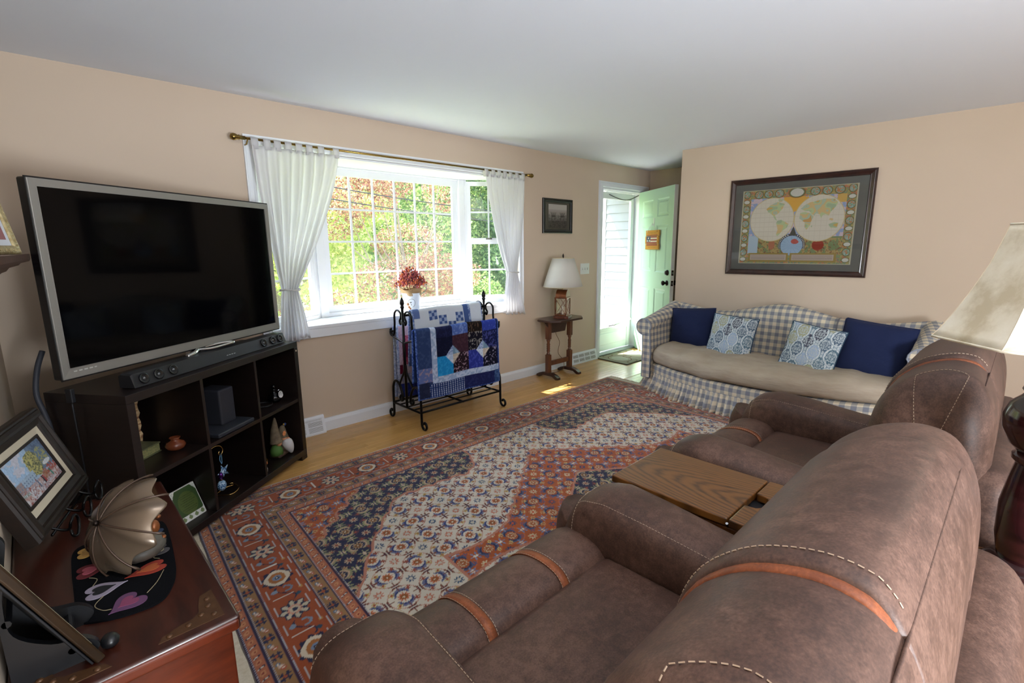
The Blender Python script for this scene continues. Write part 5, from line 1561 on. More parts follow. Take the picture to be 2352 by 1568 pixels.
def curtain(label, lab2, xl, xr, xtie0, xtie1, ztie, xb0, xb1, zbl, zbr, seed, tabs):
    g = random.Random(seed)
    c = thing('curtain', label, 'curtain', ((xl+xr)/2, RY, 2.0), group='pair of white curtains')
    n, mrows = 150, 46
    P = []
    for i in range(n):
        u = i/(n-1); col_ = []
        for j in range(mrows):
            w_ = j/(mrows-1)
            zt = 2.03
            zbot = zbl+(zbr-zbl)*u+0.012*math.sin(u*30)
            z = zt+(zbot-zt)*w_
            if z > ztie:
                k = (zt-z)/(zt-ztie); k2 = k**1.35
                x = (xl+(xr-xl)*u)*(1-k2)+(xtie0+(xtie1-xtie0)*u)*k2
            else:
                k = (ztie-z)/(ztie-zbot+1e-6); k2 = k**0.8
                x = (xtie0+(xtie1-xtie0)*u)*(1-k2)+(xb0+(xb1-xb0)*u)*k2
            pinch = math.exp(-((z-ztie)/0.10)**2)
            amp = 0.017*(1-0.3*pinch)
            y = RY-0.006+amp*math.sin(u*2*math.pi*7.5+1.2*math.sin(z*2.1)+0.5*math.sin(u*9+z*3))+0.006*math.sin(u*40+z*5)-0.018*pinch*math.sin(u*math.pi)
            col_.append((x, y, z))
        P.append(col_)
    obj('panel', MB().grid(P), M_CUR, c, smooth=True, world=True, solid=0.0015)
    for k, t in enumerate(tabs):
        x = xl+(xr-xl)*t
        tw = 0.022
        tp = []
        for xx in (x-tw, x+tw):
            tp.append([(xx, RY-0.008, 2.01), (xx, RY-0.0115, 2.04), (xx, RY-0.0095, 2.066), (xx, RY-0.005, 2.0785), (xx, RY+0.004, 2.0785), (xx, RY+0.010, 2.066), (xx, RY+0.012, 2.04), (xx, RY+0.008, 2.01)])
        obj('tab', MB().grid(tp), M_CUR, c, smooth=True, world=True, solid=0.0015)
    tm, th = (xtie0+xtie1)/2, (xtie1-xtie0)/2+0.012
    rope = [(tm+th*math.cos(a), RY-0.012+0.042*math.sin(a), ztie+0.004*math.sin(2*a)) for a in np.linspace(0, 2*math.pi, 30, endpoint=False)]
    obj('rope_tieback', MB().tube([(p[0], p[1], p[2]+0.002*math.sin(i*2.1)) for i, p in enumerate(rope)], [0.006+0.0012*math.sin(i*2.1) for i in range(30)], 8, closed=True), M_ROPE, c, smooth=True, world=True)
curtain('white tab top curtain tied back at the television side of the bay', '', 1.118, 1.700, 1.222, 1.328, 1.105, 1.185, 1.385, 0.725, 0.765, 3, [0.04, 0.17, 0.28, 0.40, 0.52, 0.64, 0.78, 0.965])
curtain('white tab top curtain tied back at the lamp side of the bay', '', 3.075, 3.600, 3.345, 3.475, 1.135, 3.300, 3.585, 0.735, 0.715, 5, [0.04, 0.2, 0.34, 0.48, 0.62, 0.78, 0.94])

# ------------------------------------------------------------------ flower bucket on the window seat
bu = thing('flower_bucket', 'white metal bucket of red and orange dried flowers on the window seat', 'flower bucket', (2.405, 3.76, 0.825))
M_ENAM = plain('white_enamel', '#dfe5ea', 0.3)
obj('pail', MB().lathe([(0.0, 0.0), (0.062, 0.0), (0.066, 0.004), (0.082, 0.158), (0.086, 0.160), (0.086, 0.166), (0.080, 0.166), (0.064, 0.02), (0.0, 0.018)], 36, cap=False), M_ENAM, bu, smooth=True, auto=45)
def onpail(a, z):
    r = 0.066+(z-0.004)/0.154*0.016+0.0008
    return (r*math.cos(a), r*math.sin(a), z)
VA = R(225+8)
M_SUN = plain('sunflower_brown', '#6b4630', 0.7); M_SUNP = plain('sunflower_petal', '#a8703c', 0.7); M_INK = plain('print_ink', '#5c5a52', 0.7)
for k, (da, z, r) in enumerate(((-0.42, 0.070, 0.016), (-0.30, 0.045, 0.014), (-0.16, 0.032, 0.012))):
    pt = MB(); c0 = onpail(VA+da, z)
    ring = []
    for q in range(20):
        a = 2*math.pi*q/20; rr = r*(1 if q % 2 else 0.65)
        ring.append(onpail(VA+da+rr*math.cos(a)/0.072, z+rr*math.sin(a)))
    pt.add(ring+[c0], [(q, (q+1) % 20, 20) for q in range(20)])
    s_ = obj('sunflower_print', pt, M_SUNP, bu)
    obj('sunflower_eye', MB().ell(onpail(VA+da, z), (0.005, 0.005, 0.005), 8, 6), M_SUN, s_)
ar = [onpail(VA+0.05+0.42*math.cos(a), 0.080+0.036*math.sin(a)) for a in np.linspace(-1.2, 3.6, 30)]
obj('wreath_print', MB().tube(ar, 0.0013, 4), M_INK, bu)
wt = MB()
def script(a0, z, n, h):
    pts = [onpail(VA+a0+0.052*k/3.0, z+h*0.5*math.sin(k*1.9)*(0.6+0.4*math.sin(k*0.7))) for k in np.arange(0, n, 0.33)]
    wt.tube(pts, 0.0011, 4)
script(-0.16, 0.086, 12, 0.016); script(-0.06, 0.066, 8, 0.010)
tag(obj('script_print', wt, M_INK, bu), kind='stuff')
for sg in (-1, 1):
    a = VA+sg*math.pi/2
    obj('handle', MB().tube(spline([(0.084*math.cos(a), 0.084*math.sin(a), 0.15), (0.125*math.cos(a), 0.125*math.sin(a), 0.185), (0.13*math.cos(a), 0.13*math.sin(a), 0.23), (0.10*math.cos(a), 0.10*math.sin(a), 0.24)], 5), 0.003, 6), M_STEEL, bu, smooth=True)
P = []
for z, r in ((0.13, 0.072), (0.165, 0.082), (0.19, 0.092), (0.205, 0.095)):
    P.append([(r*(1+0.08*math.sin(5*a+z*40))*math.cos(a), r*(1+0.08*math.sin(5*a+z*40))*math.sin(a), z+0.010*math.sin(3*a)) for a in np.linspace(0, 2*math.pi, 40, endpoint=False)])
obj('burlap_wrap', MB().grid(P, cv=True), plain('burlap', '#a88a62', 0.95, bump=0.6, bscale=400), bu, smooth=True, solid=0.002)
g = np.random.default_rng(12)
for nm, cols, n, sz in (('berry_sprays', ['#7d2f3c', '#9a4350', '#5f2430', '#b05a60'], 420, 0.0062), ('orange_blooms', ['#b55a34', '#c9703a', '#a04a3a'], 170, 0.0085)):
    mb = MB(); cl = []
    for q in range(n):
        th = g.uniform(0, 2*math.pi); el = g.uniform(0.05, 1.0)
        rr = 0.155*np.sqrt(el)*g.uniform(0.55, 1); hz = 0.20+0.16*(1-el*0.75)*g.uniform(0.5, 1.25)
        p = (rr*math.cos(th), rr*math.sin(th), hz)
        mb.ell(p, (sz*g.uniform(0.7, 1.2), sz, sz*g.uniform(0.8, 1.9)), 5, 4)
        c_ = np.array(lin(cols[g.integers(len(cols))]))*g.uniform(0.8, 1.25)
        cl += [c_]*(len(mb.v)-len(cl))
    tag(obj(nm, mb, vcol(nm+'_colour', 0.7), bu, col=np.array(cl), recalc=False), kind='stuff')
st_ = MB()
for q in range(60):
    th = g.uniform(0, 2*math.pi); rr = g.uniform(0.05, 0.15); hz = g.uniform(0.24, 0.36)-rr*0.5
    st_.tube([(0.03*math.cos(th), 0.03*math.sin(th), 0.16), (rr*0.6*math.cos(th), rr*0.6*math.sin(th), hz*0.8), (rr*math.cos(th), rr*math.sin(th), hz)], 0.0012, 4)
tag(obj('stems', st_, plain('stem', '#7c6238', 0.8), bu, recalc=False), kind='stuff')
lv = obj('maple_leaf', MB().prism([(0, 0), (0.035, 0.012), (0.045, 0.03), (0.06, 0.018), (0.07, -0.005), (0.10, -0.01), (0.07, -0.03), (0.065, -0.05), (0.04, -0.03)], 0, 0.001).xf(Matrix.Translation((0.085, -0.05, 0.175)) @ Matrix.Rotation(R(-20), 4, 'Z') @ Matrix.Rotation(R(25), 4, 'X')), plain('tan_leaf', '#b88a52', 0.7), bu)
again(lv, None, bu).rotation_euler = (0, 0, R(40))

# ------------------------------------------------------------------ wrought iron quilt rack and quilts
M_IRON = plain('black_iron', '#0e0d0e', 0.28, 0.6)
QX0, QX1, QY = 2.015, 2.84, 3.29
rack = thing('quilt_rack', 'black wrought iron quilt rack with scrolled feet', 'quilt rack', ((QX0+QX1)/2, QY, 0))
hx_ = (QX1-QX0)/2
def ri(name, mb, **kw): return obj(name, mb, M_IRON, rack, smooth=True, **kw)
def spiral(c, r0, r1, a0, a1, n=14):
    return [(c[0], c[1]+(r0+(r1-r0)*k/(n-1))*math.cos(a0+(a1-a0)*k/(n-1)), c[2]+(r0+(r1-r0)*k/(n-1))*math.sin(a0+(a1-a0)*k/(n-1))) for k in range(n)]
for sx in (-1, 1):
    X = sx*hx_
    po = ri('post', MB().tube([(X, 0, 0.13), (X, 0, 0.93)], 0.011, 10))
    obj('finial', MB().lathe([(0.011, 0.925), (0.017, 0.935), (0.011, 0.945), (0.018, 0.962), (0.015, 0.985), (0.006, 1.005), (0, 1.012)], 12, (X, 0, 0), cap=False), M_IRON, po, smooth=True)
    for sy in (-1, 1):
        # leg: rises from scrolled foot and arches into the post
        foot = [(X, sy*(0.205+0.034+q[1]), 0.048+q[2]) for q in spiral((0, 0, 0), 0.012, 0.040, math.pi*2.2, 0.0-math.pi*0.5+0.0)] if False else [(X, sy*(0.238+0.036*f*math.cos(a)), 0.046+0.040*f*math.sin(a)) for f, a in [(0.35, math.pi*0.9), (0.45, math.pi*0.5), (0.6, math.pi*0.1), (0.85, -math.pi*0.2), (1.0, -math.pi*0.5), (1.0, -math.pi*0.85)]]
        pts = foot+[(X, sy*0.200, 0.09), (X, sy*0.200, 0.20), (X, sy*0.192, 0.28), (X, sy*0.155, 0.325), (X, sy*0.105, 0.31), (X, sy*0.07, 0.26), (X, sy*0.055, 0.21)]+[(X, sy*(0.075+0.022*math.cos(a)), 0.195+0.022*math.sin(a)) for a in (math.pi*1.2, math.pi*1.6, 0, math.pi*0.4)]
        ri('leg', MB().tube(spline(pts, 5), 0.010, 8))
        ri('brace', MB().tube(spline([(X, sy*0.10, 0.30), (X, sy*0.06, 0.36), (X, sy*0.02, 0.42), (X, sy*0.011, 0.48)], 5), 0.008, 8))
        # arm scroll holding the side rail
        ri('scroll', MB().tube(spline([(X, sy*0.013, 0.82), (X, sy*0.035, 0.80), (X, sy*0.045, 0.825), (X, sy*0.028, 0.85), (X, sy*0.03, 0.885), (X, sy*0.075, 0.905), (X, sy*0.118, 0.875), (X, sy*0.122, 0.80), (X, sy*0.135, 0.72), (X, sy*0.165, 0.695), (X, sy*0.19, 0.705), (X, sy*0.193, 0.735), (X, sy*0.178, 0.748)], 5), 0.0085, 8))
        ri('rail_arm', MB().tube(spline([(X, sy*0.010, 0.655), (X, sy*0.08, 0.675), (X, sy*0.15, 0.69), (X, sy*0.178, 0.72)], 5), 0.008, 8))
ri('side_rail', MB().tube([(-hx_-0.012, -0.185, 0.745), (hx_+0.012, -0.185, 0.745)], 0.010, 8))
ri('side_rail', MB().tube([(-hx_-0.012, 0.185, 0.725), (hx_+0.012, 0.185, 0.725)], 0.010, 8))
ri('top_rail', MB().tube([(-hx_, 0, 0.87), (hx_, 0, 0.87)], 0.010, 8))
for y in (-0.200, 0.200):
    ri('shelf_bar', MB().tube([(-hx_, y, 0.135), (hx_, y, 0.135)], 0.009, 8))
for y in (-0.1, 0.0, 0.1):
    ri('shelf_bar', MB().tube([(-hx_+0.005, y, 0.136), (hx_-0.005, y, 0.136)], 0.006, 8))
for x in (-hx_, 0.0, hx_):
    ri('cross_bar', MB().tube([(x, -0.2, 0.131), (x, 0.2, 0.131)], 0.0085, 8))

def drape(name, label, colf, x0, x1, yr, zr, zf, zb, hang_f, hang_b, nx=150, thick=0.012, r=0.022, wav=0.004, seed=0):
    """quilt over a rail: front hangs to zf (towards -y), back to zb"""
    path = []
    for z in np.linspace(zf, zr-0.004, int((zr-zf)/0.0055)): path.append((yr-r-hang_f*((zr-z)/max(zr-zf, .01)), z))
    for a in np.linspace(math.pi, 0, 10)[1:-1]: path.append((yr+r*math.cos(a), zr+r*math.sin(a)*1.0))
    for z in np.linspace(zr-0.004, zb, int((zr-zb)/0.0055)): path.append((yr+r+hang_b*((zr-z)/max(zr-zb, .01)), z))
    path = np.array(path)
    S = np.concatenate([[0], np.cumsum(np.linalg.norm(np.diff(path, axis=0), axis=1))])
    xs = np.linspace(x0, x1, nx)
    U, Vv = np.meshgrid(xs-x0, S, indexing='ij')
    wv = wav*(fbm(U*6+seed, Vv*3, seed)-0.5)*2+0.0016*(fbm(U*60, Vv*60, seed+3)-0.5)
    P = np.stack([np.repeat(xs[:, None], len(S), 1), path[None, :, 0]+wv, np.repeat(path[None, :, 1], nx, 0)+0.004*np.sin(U*14+seed)], -1)
    return tag(obj(name, MB().grid(P), vcol(name+'_cotton_'+str(seed), 0.92, 0.35, 220, 0.1), smooth=True, col=colf(U, Vv).reshape(-1, 3), solid=thick), label, 'quilt', 'quilts on the iron rack')
def prints(C, mask, base, dot, u, v, sc, seed, thr=0.62):
    paint(C, mask, base)
    if dot:
        paint(C, mask & (vnoise(u*sc, v*sc, seed) > thr), dot)
def front_cols(u, v):
    C = np.zeros(u.shape+(3,)); C[:] = lin('#26365c')
    H_ = 0.515; W_ = 0.83
    y = H_-v                                            # 0 at the rail, down positive;   v runs up from the hem
    z = v
    prints(C, z < 2, '#2b3a63', None, u, v, 1, 0)
    # side border
    prints(C, (u < 0.135) & (z > 0.24), '#2c3d66', '#34466e', u, v, 60, 1)
    prints(C, (u < 0.135) & (z <= 0.24) & (z > 0.13), '#5a6a9c', '#8d7f92', u, v, 70, 2, 0.66)
    prints(C, (u < 0.105) & (z <= 0.13), '#20263f', '#262c46', u, v, 60, 3)
    # bottom border
    bl = (z <= 0.115) & (u >= 0.105)
    q = (np.floor(u/0.0115)+np.floor(v/0.0115)) % 2
    prints(C, bl & (u < 0.44), '#1f3266', None, u, v, 1, 0); paint(C, bl & (u < 0.44) & (np.hypot((u % 0.0225)-0.011, (v % 0.016)-0.008) < 0.0052), '#aebbd4')
    prints(C, bl & (u >= 0.44), '#1d2350', '#252c5a', u, v, 80, 5)
    prints(C, bl & (u > 0.77), '#2c4470', '#46608c', u, v, 80, 6)
    # light strip
    strip = ((u > 0.135) & (u < 0.185) & (z > 0.115)) | ((z > 0.115) & (z < 0.165) & (u >= 0.135))
    prints(C, strip, '#92a6c8', '#b4c2da', u, v, 70, 7, 0.5)
    # bow-tie blocks
    ins = (u >= 0.185) & (z >= 0.165)
    bx = 0.155; by = 0.15
    cells = {(0, 0): ('#1f82c0', '#2a8ec9'), (1, 0): ('#241820', '#8d7482'), (2, 0): ('#2a3486', '#3d49a0'), (3, 0): ('#141424', '#8a86a0'),
             (0, 1): ('#12152c', '#191d36'), (1, 1): ('#3a2530', '#462d38'), (2, 1): ('#16141f', '#7d7a78'), (3, 1): ('#161b40', '#3a4078'),
             (0, 2): ('#181c3a', '#20254a'), (1, 2): ('#4a62a2', '#6c82ba'), (2, 2): ('#1c1614', '#4a3a30'), (3, 2): ('#2c3c90', '#4658aa')}
    ci, cj = np.floor((u-0.185)/bx).astype(int), np.floor((z-0.165)/by).astype(int)
    for (i, j), (a, b) in cells.items():
        prints(C, ins & (ci == i) & (cj == j), a, b, u, v, 95, 10+i+4*j, 0.7 if (i+j) % 2 else 0.6)
    prints(C, ins & (ci > 3), '#16204a', None, u, v, 1, 0)
    for cx, cy in ((1, 1), (3, 1)):
        dx, dy = u-0.185-cx*bx, z-0.165-cy*by
        dm = ins & (np.abs(dx)/0.072+np.abs(dy)/0.076 < 1)
        for sx_, sy_, c_, c2 in ((-1, 1, '#9fb0d0', '#7486b4'), (1, 1, '#6d8aa4', '#8aa3bb'), (-1, -1, '#a9bcd8', '#c6d2e2'), (1, -1, '#b4a79a', '#c5bcae')):
            prints(C, dm & (dx*sx_ > 0) & (dy*sy_ > 0), c_, c2, u, v, 90, 40+sx_+sy_, 0.55)
    # binding
    e = np.minimum(np.minimum(u, W_-u), v)
    prints(C, e < 0.010, '#2a4488', '#5a74b4', u, v, 150, 50, 0.5)
    paint(C, (np.abs(np.sin(u*75+1.3*np.sin(v*60))) < 0.06), '#1a2240', 0.25)
    return C
def top_cols(u, v):
    C = np.zeros(u.shape+(3,)); C[:] = lin('#c4ccd6')
    s = 0.052; hem = v
    def chk(cx, cy):
        dx, dy = u-cx, v-cy
        ins = (np.abs(dx) < s/2*1.5) & (np.abs(dy) < s/2*1.5)
        k = (np.floor((dx+s*0.75)/(s*0.5))+np.floor((dy+s*0.75)/(s*0.5))) % 2
        paint(C, ins & (k == 0), '#3f5688'); paint(C, ins & (k == 1), '#8f9fc0')
    for cx, cy in ((0.19, 0.235), (0.28, 0.185), (0.37, 0.125), (0.45, 0.20), (0.28, 0.40), (0.45, 0.42)): chk(cx, cy)
    paint(C, (np.abs(u-0.525) < 0.026), '#42588a'); prints(C, np.abs(u-0.562) < 0.012, '#8ea0c0', '#4a5e92', u, v, 130, 3, 0.5)
    paint(C, (np.abs(u-0.035) < 0.028) & ((v*9).astype(int) % 2 == 0), '#5a6fa0')
    prints(C, (np.minimum(u, 0.70-u) < 0.010) | (v < 0.01), '#9aa8c8', '#5f75a8', u, v, 150, 4, 0.5)
    return C
def rear_cols(u, v):
    C = np.zeros(u.shape+(3,)); C[:] = lin('#b9a9b8')
    t = v
    for z0, z1, a, b in ((0, 0.12, '#2c3a8a', '#3a4a9c'), (0.12, 0.2, '#8d93b4', '#b4b6c8'), (0.2, 0.28, '#c9bcc4', '#b9a8b6'), (0.28, 0.34, '#a83a58', '#c06a80'), (0.34, 0.46, '#6a1830', '#741d36'), (0.46, 0.52, '#b04a66', '#c8788c'), (0.52, 0.6, '#d0b4c0', '#c4a4b4'), (0.6, 3, '#7d8cb8', '#a4b0cc')):
        prints(C, (t >= z0) & (t < z1), a, b, u, v, 100, int(z0*50), 0.6)
    prints(C, (u < 0.018), '#8d9cc4', '#b8c2da', u, v, 120, 70, 0.5)
    prints(C, (u > 0.018) & (u < 0.05) & (t > 0.28) & (t < 0.52), '#d3bcc8', '#c6a6b8', u, v, 120, 71, 0.6)
    prints(C, (u > 0.018) & (u < 0.05) & (t > 0.20) & (t < 0.28), '#6a1830', None, u, v, 1, 0)
    return C
drape('quilt', 'dark blue bow tie patchwork quilt on the front rail', front_cols, 1.985, 2.815, QY-0.185, 0.758, 0.235, 0.36, 0.012, 0.02, 220, 0.010, 0.020, 0.004, 1)
drape('quilt', 'white quilt with small blue checks on the top rail', top_cols, 2.085, 2.785, QY, 0.884, 0.62, 0.45, 0.045, 0.04, 180, 0.012, 0.022, 0.004, 4)
drape('quilt', 'pink, red and blue patchwork quilt on the rail by the wall', rear_cols, 2.045, 2.80, QY+0.185, 0.738, 0.16, 0.16, -0.01, 0.02, 170, 0.012, 0.022, 0.005, 8)

# ------------------------------------------------------------------ drop leaf side table
M_DKW = wood('dark_walnut', '#2a1611', '#3e2218', (25, 3, 25), 0.3, 0.3)
M_BRW = wood('brown_walnut', '#4c2c1c', '#683e26', (25, 25, 4), 0.35, 0.2)
tb = thing('drop_leaf_table', 'small dark walnut drop leaf table with turned legs by the door', 'side table', (4.02, 3.43, 0))
TXc, TYc = 4.02, 3.43
def tp(name, mb, mat=M_BRW, **kw): return obj(name, mb, mat, tb, **kw)
tp('top', MB().prism([(-0.25, -0.10), (-0.16, -0.17), (0.20, -0.17), (0.30, -0.08), (0.30, 0.06), (0.20, 0.14), (-0.16, 0.14), (-0.25, 0.08)], 0.605, 0.627), M_DKW, bevel=0.005)
tp('drop_leaf', MB().add([(-0.26, -0.20, 0.606), (0.12, -0.20, 0.606), (0.06, -0.215, 0.485), (-0.15, -0.215, 0.485), (-0.26, -0.185, 0.606), (0.12, -0.185, 0.606), (0.06, -0.20, 0.485), (-0.15, -0.20, 0.485)], [(0, 1, 2, 3), (7, 6, 5, 4), (0, 4, 5, 1), (1, 5, 6, 2), (2, 6, 7, 3), (3, 7, 4, 0)]).xf(Matrix.Translation((0.0, 0.17, 0))), M_DKW, bevel=0.004)
LEGS = [(-0.185, -0.02), (0.165, -0.02)]
for x, y in LEGS:
    lg = tp('leg_block', MB().rbox(x-0.024, x+0.024, y-0.024, y+0.024, 0.42, 0.606, 0.003, 1, 1))
    tp('turned_leg', MB().lathe([(0.018, 0.255), (0.023, 0.262), (0.014, 0.272), (0.020, 0.295), (0.016, 0.31), (0.021, 0.32), (0.016, 0.33), (0.021, 0.34), (0.016, 0.35), (0.021, 0.36), (0.014, 0.385), (0.019, 0.40), (0.023, 0.41), (0.020, 0.42)], 16, (x, y, 0)), smooth=True)
    tp('leg_block', MB().rbox(x-0.024, x+0.024, y-0.024, y+0.024, 0.05, 0.255, 0.003, 1, 1))
    ft = [(y-0.15, 0.0), (y-0.12, 0.0), (y-0.07, 0.028), (y+0.07, 0.028), (y+0.12, 0.0), (y+0.15, 0.0), (y+0.15, 0.024), (y+0.11, 0.045), (y+0.05, 0.062), (y-0.05, 0.062), (y-0.11, 0.045), (y-0.15, 0.024)]
    tp('sled_foot', MB().prism(ft, x-0.026, x+0.026, 'x'), M_DKW, bevel=0.003)
tp('stretcher', MB().rbox(LEGS[0][0]+0.024, LEGS[1][0]-0.024, -0.032, -0.008, 0.13, 0.18, 0.003, 1, 1))
tag(obj('lamp_cord', MB().tube(spline([(4.06, 3.46, 0.60), (4.08, 3.52, 0.45), (4.12, 3.50, 0.34), (4.10, 3.5, 0.22), (4.16, 3.47, 0.12), (4.13, 3.46, 0.03), (3.98, 3.48, 0.012), (3.88, 3.56, 0.008)], 8), 0.0028, 6), plain('brown_cord', '#6a4526', 0.6), smooth=True), 'thin brown lamp cord hanging under the drop leaf table', 'cord')
tag(obj('plug_adapter', MB().rbox(3.86, 3.885, 3.415, 3.445, 0.43, 0.50, 0.004, 1, 1), M_BLKM), 'small black adapter hanging under the drop leaf table', 'adapter')

# copper lantern lamp
M_COP = plain('aged_copper', '#8a4e2a', 0.32, 0.65, vary='#6a3c24', vscale=20)
la = thing('lantern_lamp', 'copper lantern table lamp with pleated white shade', 'lamp', (4.035, 3.388, 0.627), R(20))
obj('plinth', MB().prism([(-0.085, -0.06), (-0.06, -0.085), (0.06, -0.085), (0.085, -0.06), (0.085, 0.06), (0.06, 0.085), (-0.06, 0.085), (-0.085, 0.06)], 0, 0.03), wood('plinth_wood', '#4a2618', '#6a3820', (4, 30, 30), 0.3, 0.3), la, bevel=0.005)
obj('lantern_floor', MB().rbox(-0.066, 0.066, -0.066, 0.066, 0.03, 0.042, 0.003, 1, 1), M_COP, la)
for sx in (-1, 1):
    for sy in (-1, 1):
        obj('corner_post', MB().box(min(sx*0.056, sx*0.066), max(sx*0.056, sx*0.066), min(sy*0.056, sy*0.066), max(sy*0.056, sy*0.066), 0.042, 0.215), M_COP, la)
obj('lantern_head', MB().rbox(-0.068, 0.068, -0.068, 0.068, 0.213, 0.226, 0.003, 1, 1), M_COP, la)
rf = [(0.062*math.cos(a), 0.226+0.078*math.sin(a)) for a in np.linspace(0, math.pi, 18)]
obj('arched_roof', MB().prism(rf, -0.058, 0.058, 'y'), M_COP, la)
for k, (ux, uy, px, py) in enumerate(((1, 0, 0, -0.063), (1, 0, 0, 0.063), (0, 1, -0.063, 0), (0, 1, 0.063, 0))):
    gp = obj('glass_panel', MB().box(px-0.056*ux-0.0008*uy, px+0.056*ux+0.0008*uy, py-0.056*uy-0.0008*ux, py+0.056*uy+0.0008*ux, 0.042, 0.213), M_GLASS, la)
    for s_ in (-1, 1):
        obj('cross_wire', MB().tube([(px-0.056*ux*s_, py-0.056*uy*s_, 0.046), (px, py, 0.128), (px+0.056*ux*s_, py+0.056*uy*s_, 0.210)], 0.0022, 6), M_COP, gp)
obj('candle', MB().lathe([(0, 0.042), (0.010, 0.042), (0.010, 0.125), (0, 0.128)], 12, cap=False), plain('candle_wax', '#e0d8c4', 0.5), la)
obj('reflector', MB().box(-0.05, 0.05, 0.052, 0.054, 0.05, 0.20), M_COP, la)
obj('stem', MB().tube([(0, 0, 0.30), (0, 0, 0.60)], 0.004, 8), M_BRASS, la)
obj('harp', MB().tube([(0.0, 0.0, 0.33), (0.05, 0, 0.42), (0.05, 0, 0.55), (0.0, 0, 0.62), (-0.05, 0, 0.55), (-0.05, 0, 0.42)], 0.002, 5, closed=True), M_BRASS, la)
m = MatB('pleated_white_shade'); m.set(Roughness=0.8, Base_Color=rgba('#dcd9d0'))
tr = m.node('ShaderNodeBsdfTranslucent'); tr.inputs['Color'].default_value = rgba('#e6e0d2'); mx = m.node('ShaderNodeMixShader'); mx.inputs['Fac'].default_value = 0.25
m.link(m.b.outputs[0], mx.inputs[1]); m.link(tr.outputs[0], mx.inputs[2]); m.link(mx.outputs[0], m.out.inputs['Surface'])
P = [[((r+0.0012*(k % 2))*math.cos(2*math.pi*k/160), (r+0.0012*(k % 2))*math.sin(2*math.pi*k/160), z) for k in range(160)] for r, z in ((0.208, 0.335), (0.178, 0.43), (0.146, 0.53), (0.113, 0.632))]
sh2 = obj('shade', MB().grid(P, cv=True), m.m, la, smooth=True, solid=0.002)
for r, z in ((0.209, 0.336), (0.114, 0.632)):
    obj('shade_trim', MB().tube([(r*math.cos(a), r*math.sin(a), z) for a in np.linspace(0, 2*math.pi, 48, endpoint=False)], 0.003, 6, closed=True), plain('shade_braid', '#c9bd9c', 0.8), sh2)
obj('finial', MB().lathe([(0.004, 0.60), (0.004, 0.64), (0.008, 0.645), (0.009, 0.658), (0.004, 0.675), (0, 0.68)], 10, cap=False), M_BRONZE, la, smooth=True)
# ------------------------------------------------------------------ wall things
M_FRD = wood('mahogany_frame', '#24130f', '#38201a', (10, 10, 10), 0.3, 0.2)
M_PGL = glass('picture_glass', refl=0.03)
def moulding(w_, h_, prof):
    """rectangular frame swept from a profile of (inset, depth); local x width, z height, +y into the wall, centred"""
    P = []
    for cx, cz in ((-1, -1), (1, -1), (1, 1), (-1, 1)):
        P.append([(cx*(w_/2-i), -d, cz*(h_/2-i)) for i, d in prof])
    return MB().grid(P, cu=True, cv=True)
def sheet(w_, h_, y, nx, nz, colf=None):
    us, vs = np.linspace(0, 1, nx), np.linspace(0, 1, nz)
    U, V = np.meshgrid(us, vs, indexing='ij')
    return MB().grid(np.stack([(U-0.5)*w_, np.full(U.shape, y), (V-0.5)*h_], -1)), U, V

# framed world map on the right wall
MY0, MY1, MZ0, MZ1 = 0.937, 2.097, 1.096, 1.988
ang2 = -math.pi/2-math.atan(-0.05227)*-1
yc = (MY0+MY1)/2
mp_ = thing('framed_map', 'large framed antique style world map above the sofa', 'framed map', (W2X(yc)-0.001, yc, (MZ0+MZ1)/2))
mp_.rotation_euler = (0, 0, -math.pi/2-math.atan(0.05227)*-1)
FW, FH = MY1-MY0, MZ1-MZ0
obj('frame', moulding(FW, FH, [(0, 0), (0, 0.016), (0.004, 0.024), (0.010, 0.024), (0.013, 0.019), (0.018, 0.020), (0.040, 0.012), (0.046, 0.014), (0.050, 0.010), (0.050, 0.0)]), M_FRD, mp_)
bead = MB()
for k in range(96):
    bead.ell((-FW/2+FW*(k+0.5)/96, -0.023, FH/2-0.005), (0.0045, 0.003, 0.0035), 5, 4)
tag(obj('bead_trim', bead, M_FRD, mp_, recalc=False), kind='stuff')
sh_, U, V = sheet(FW-0.096, FH-0.096, -0.006, 2, 2)
obj('mat_board', sh_, plain('slate_mat_board', '#4c4d4a', 0.9, vary='#545550', vscale=6), mp_)
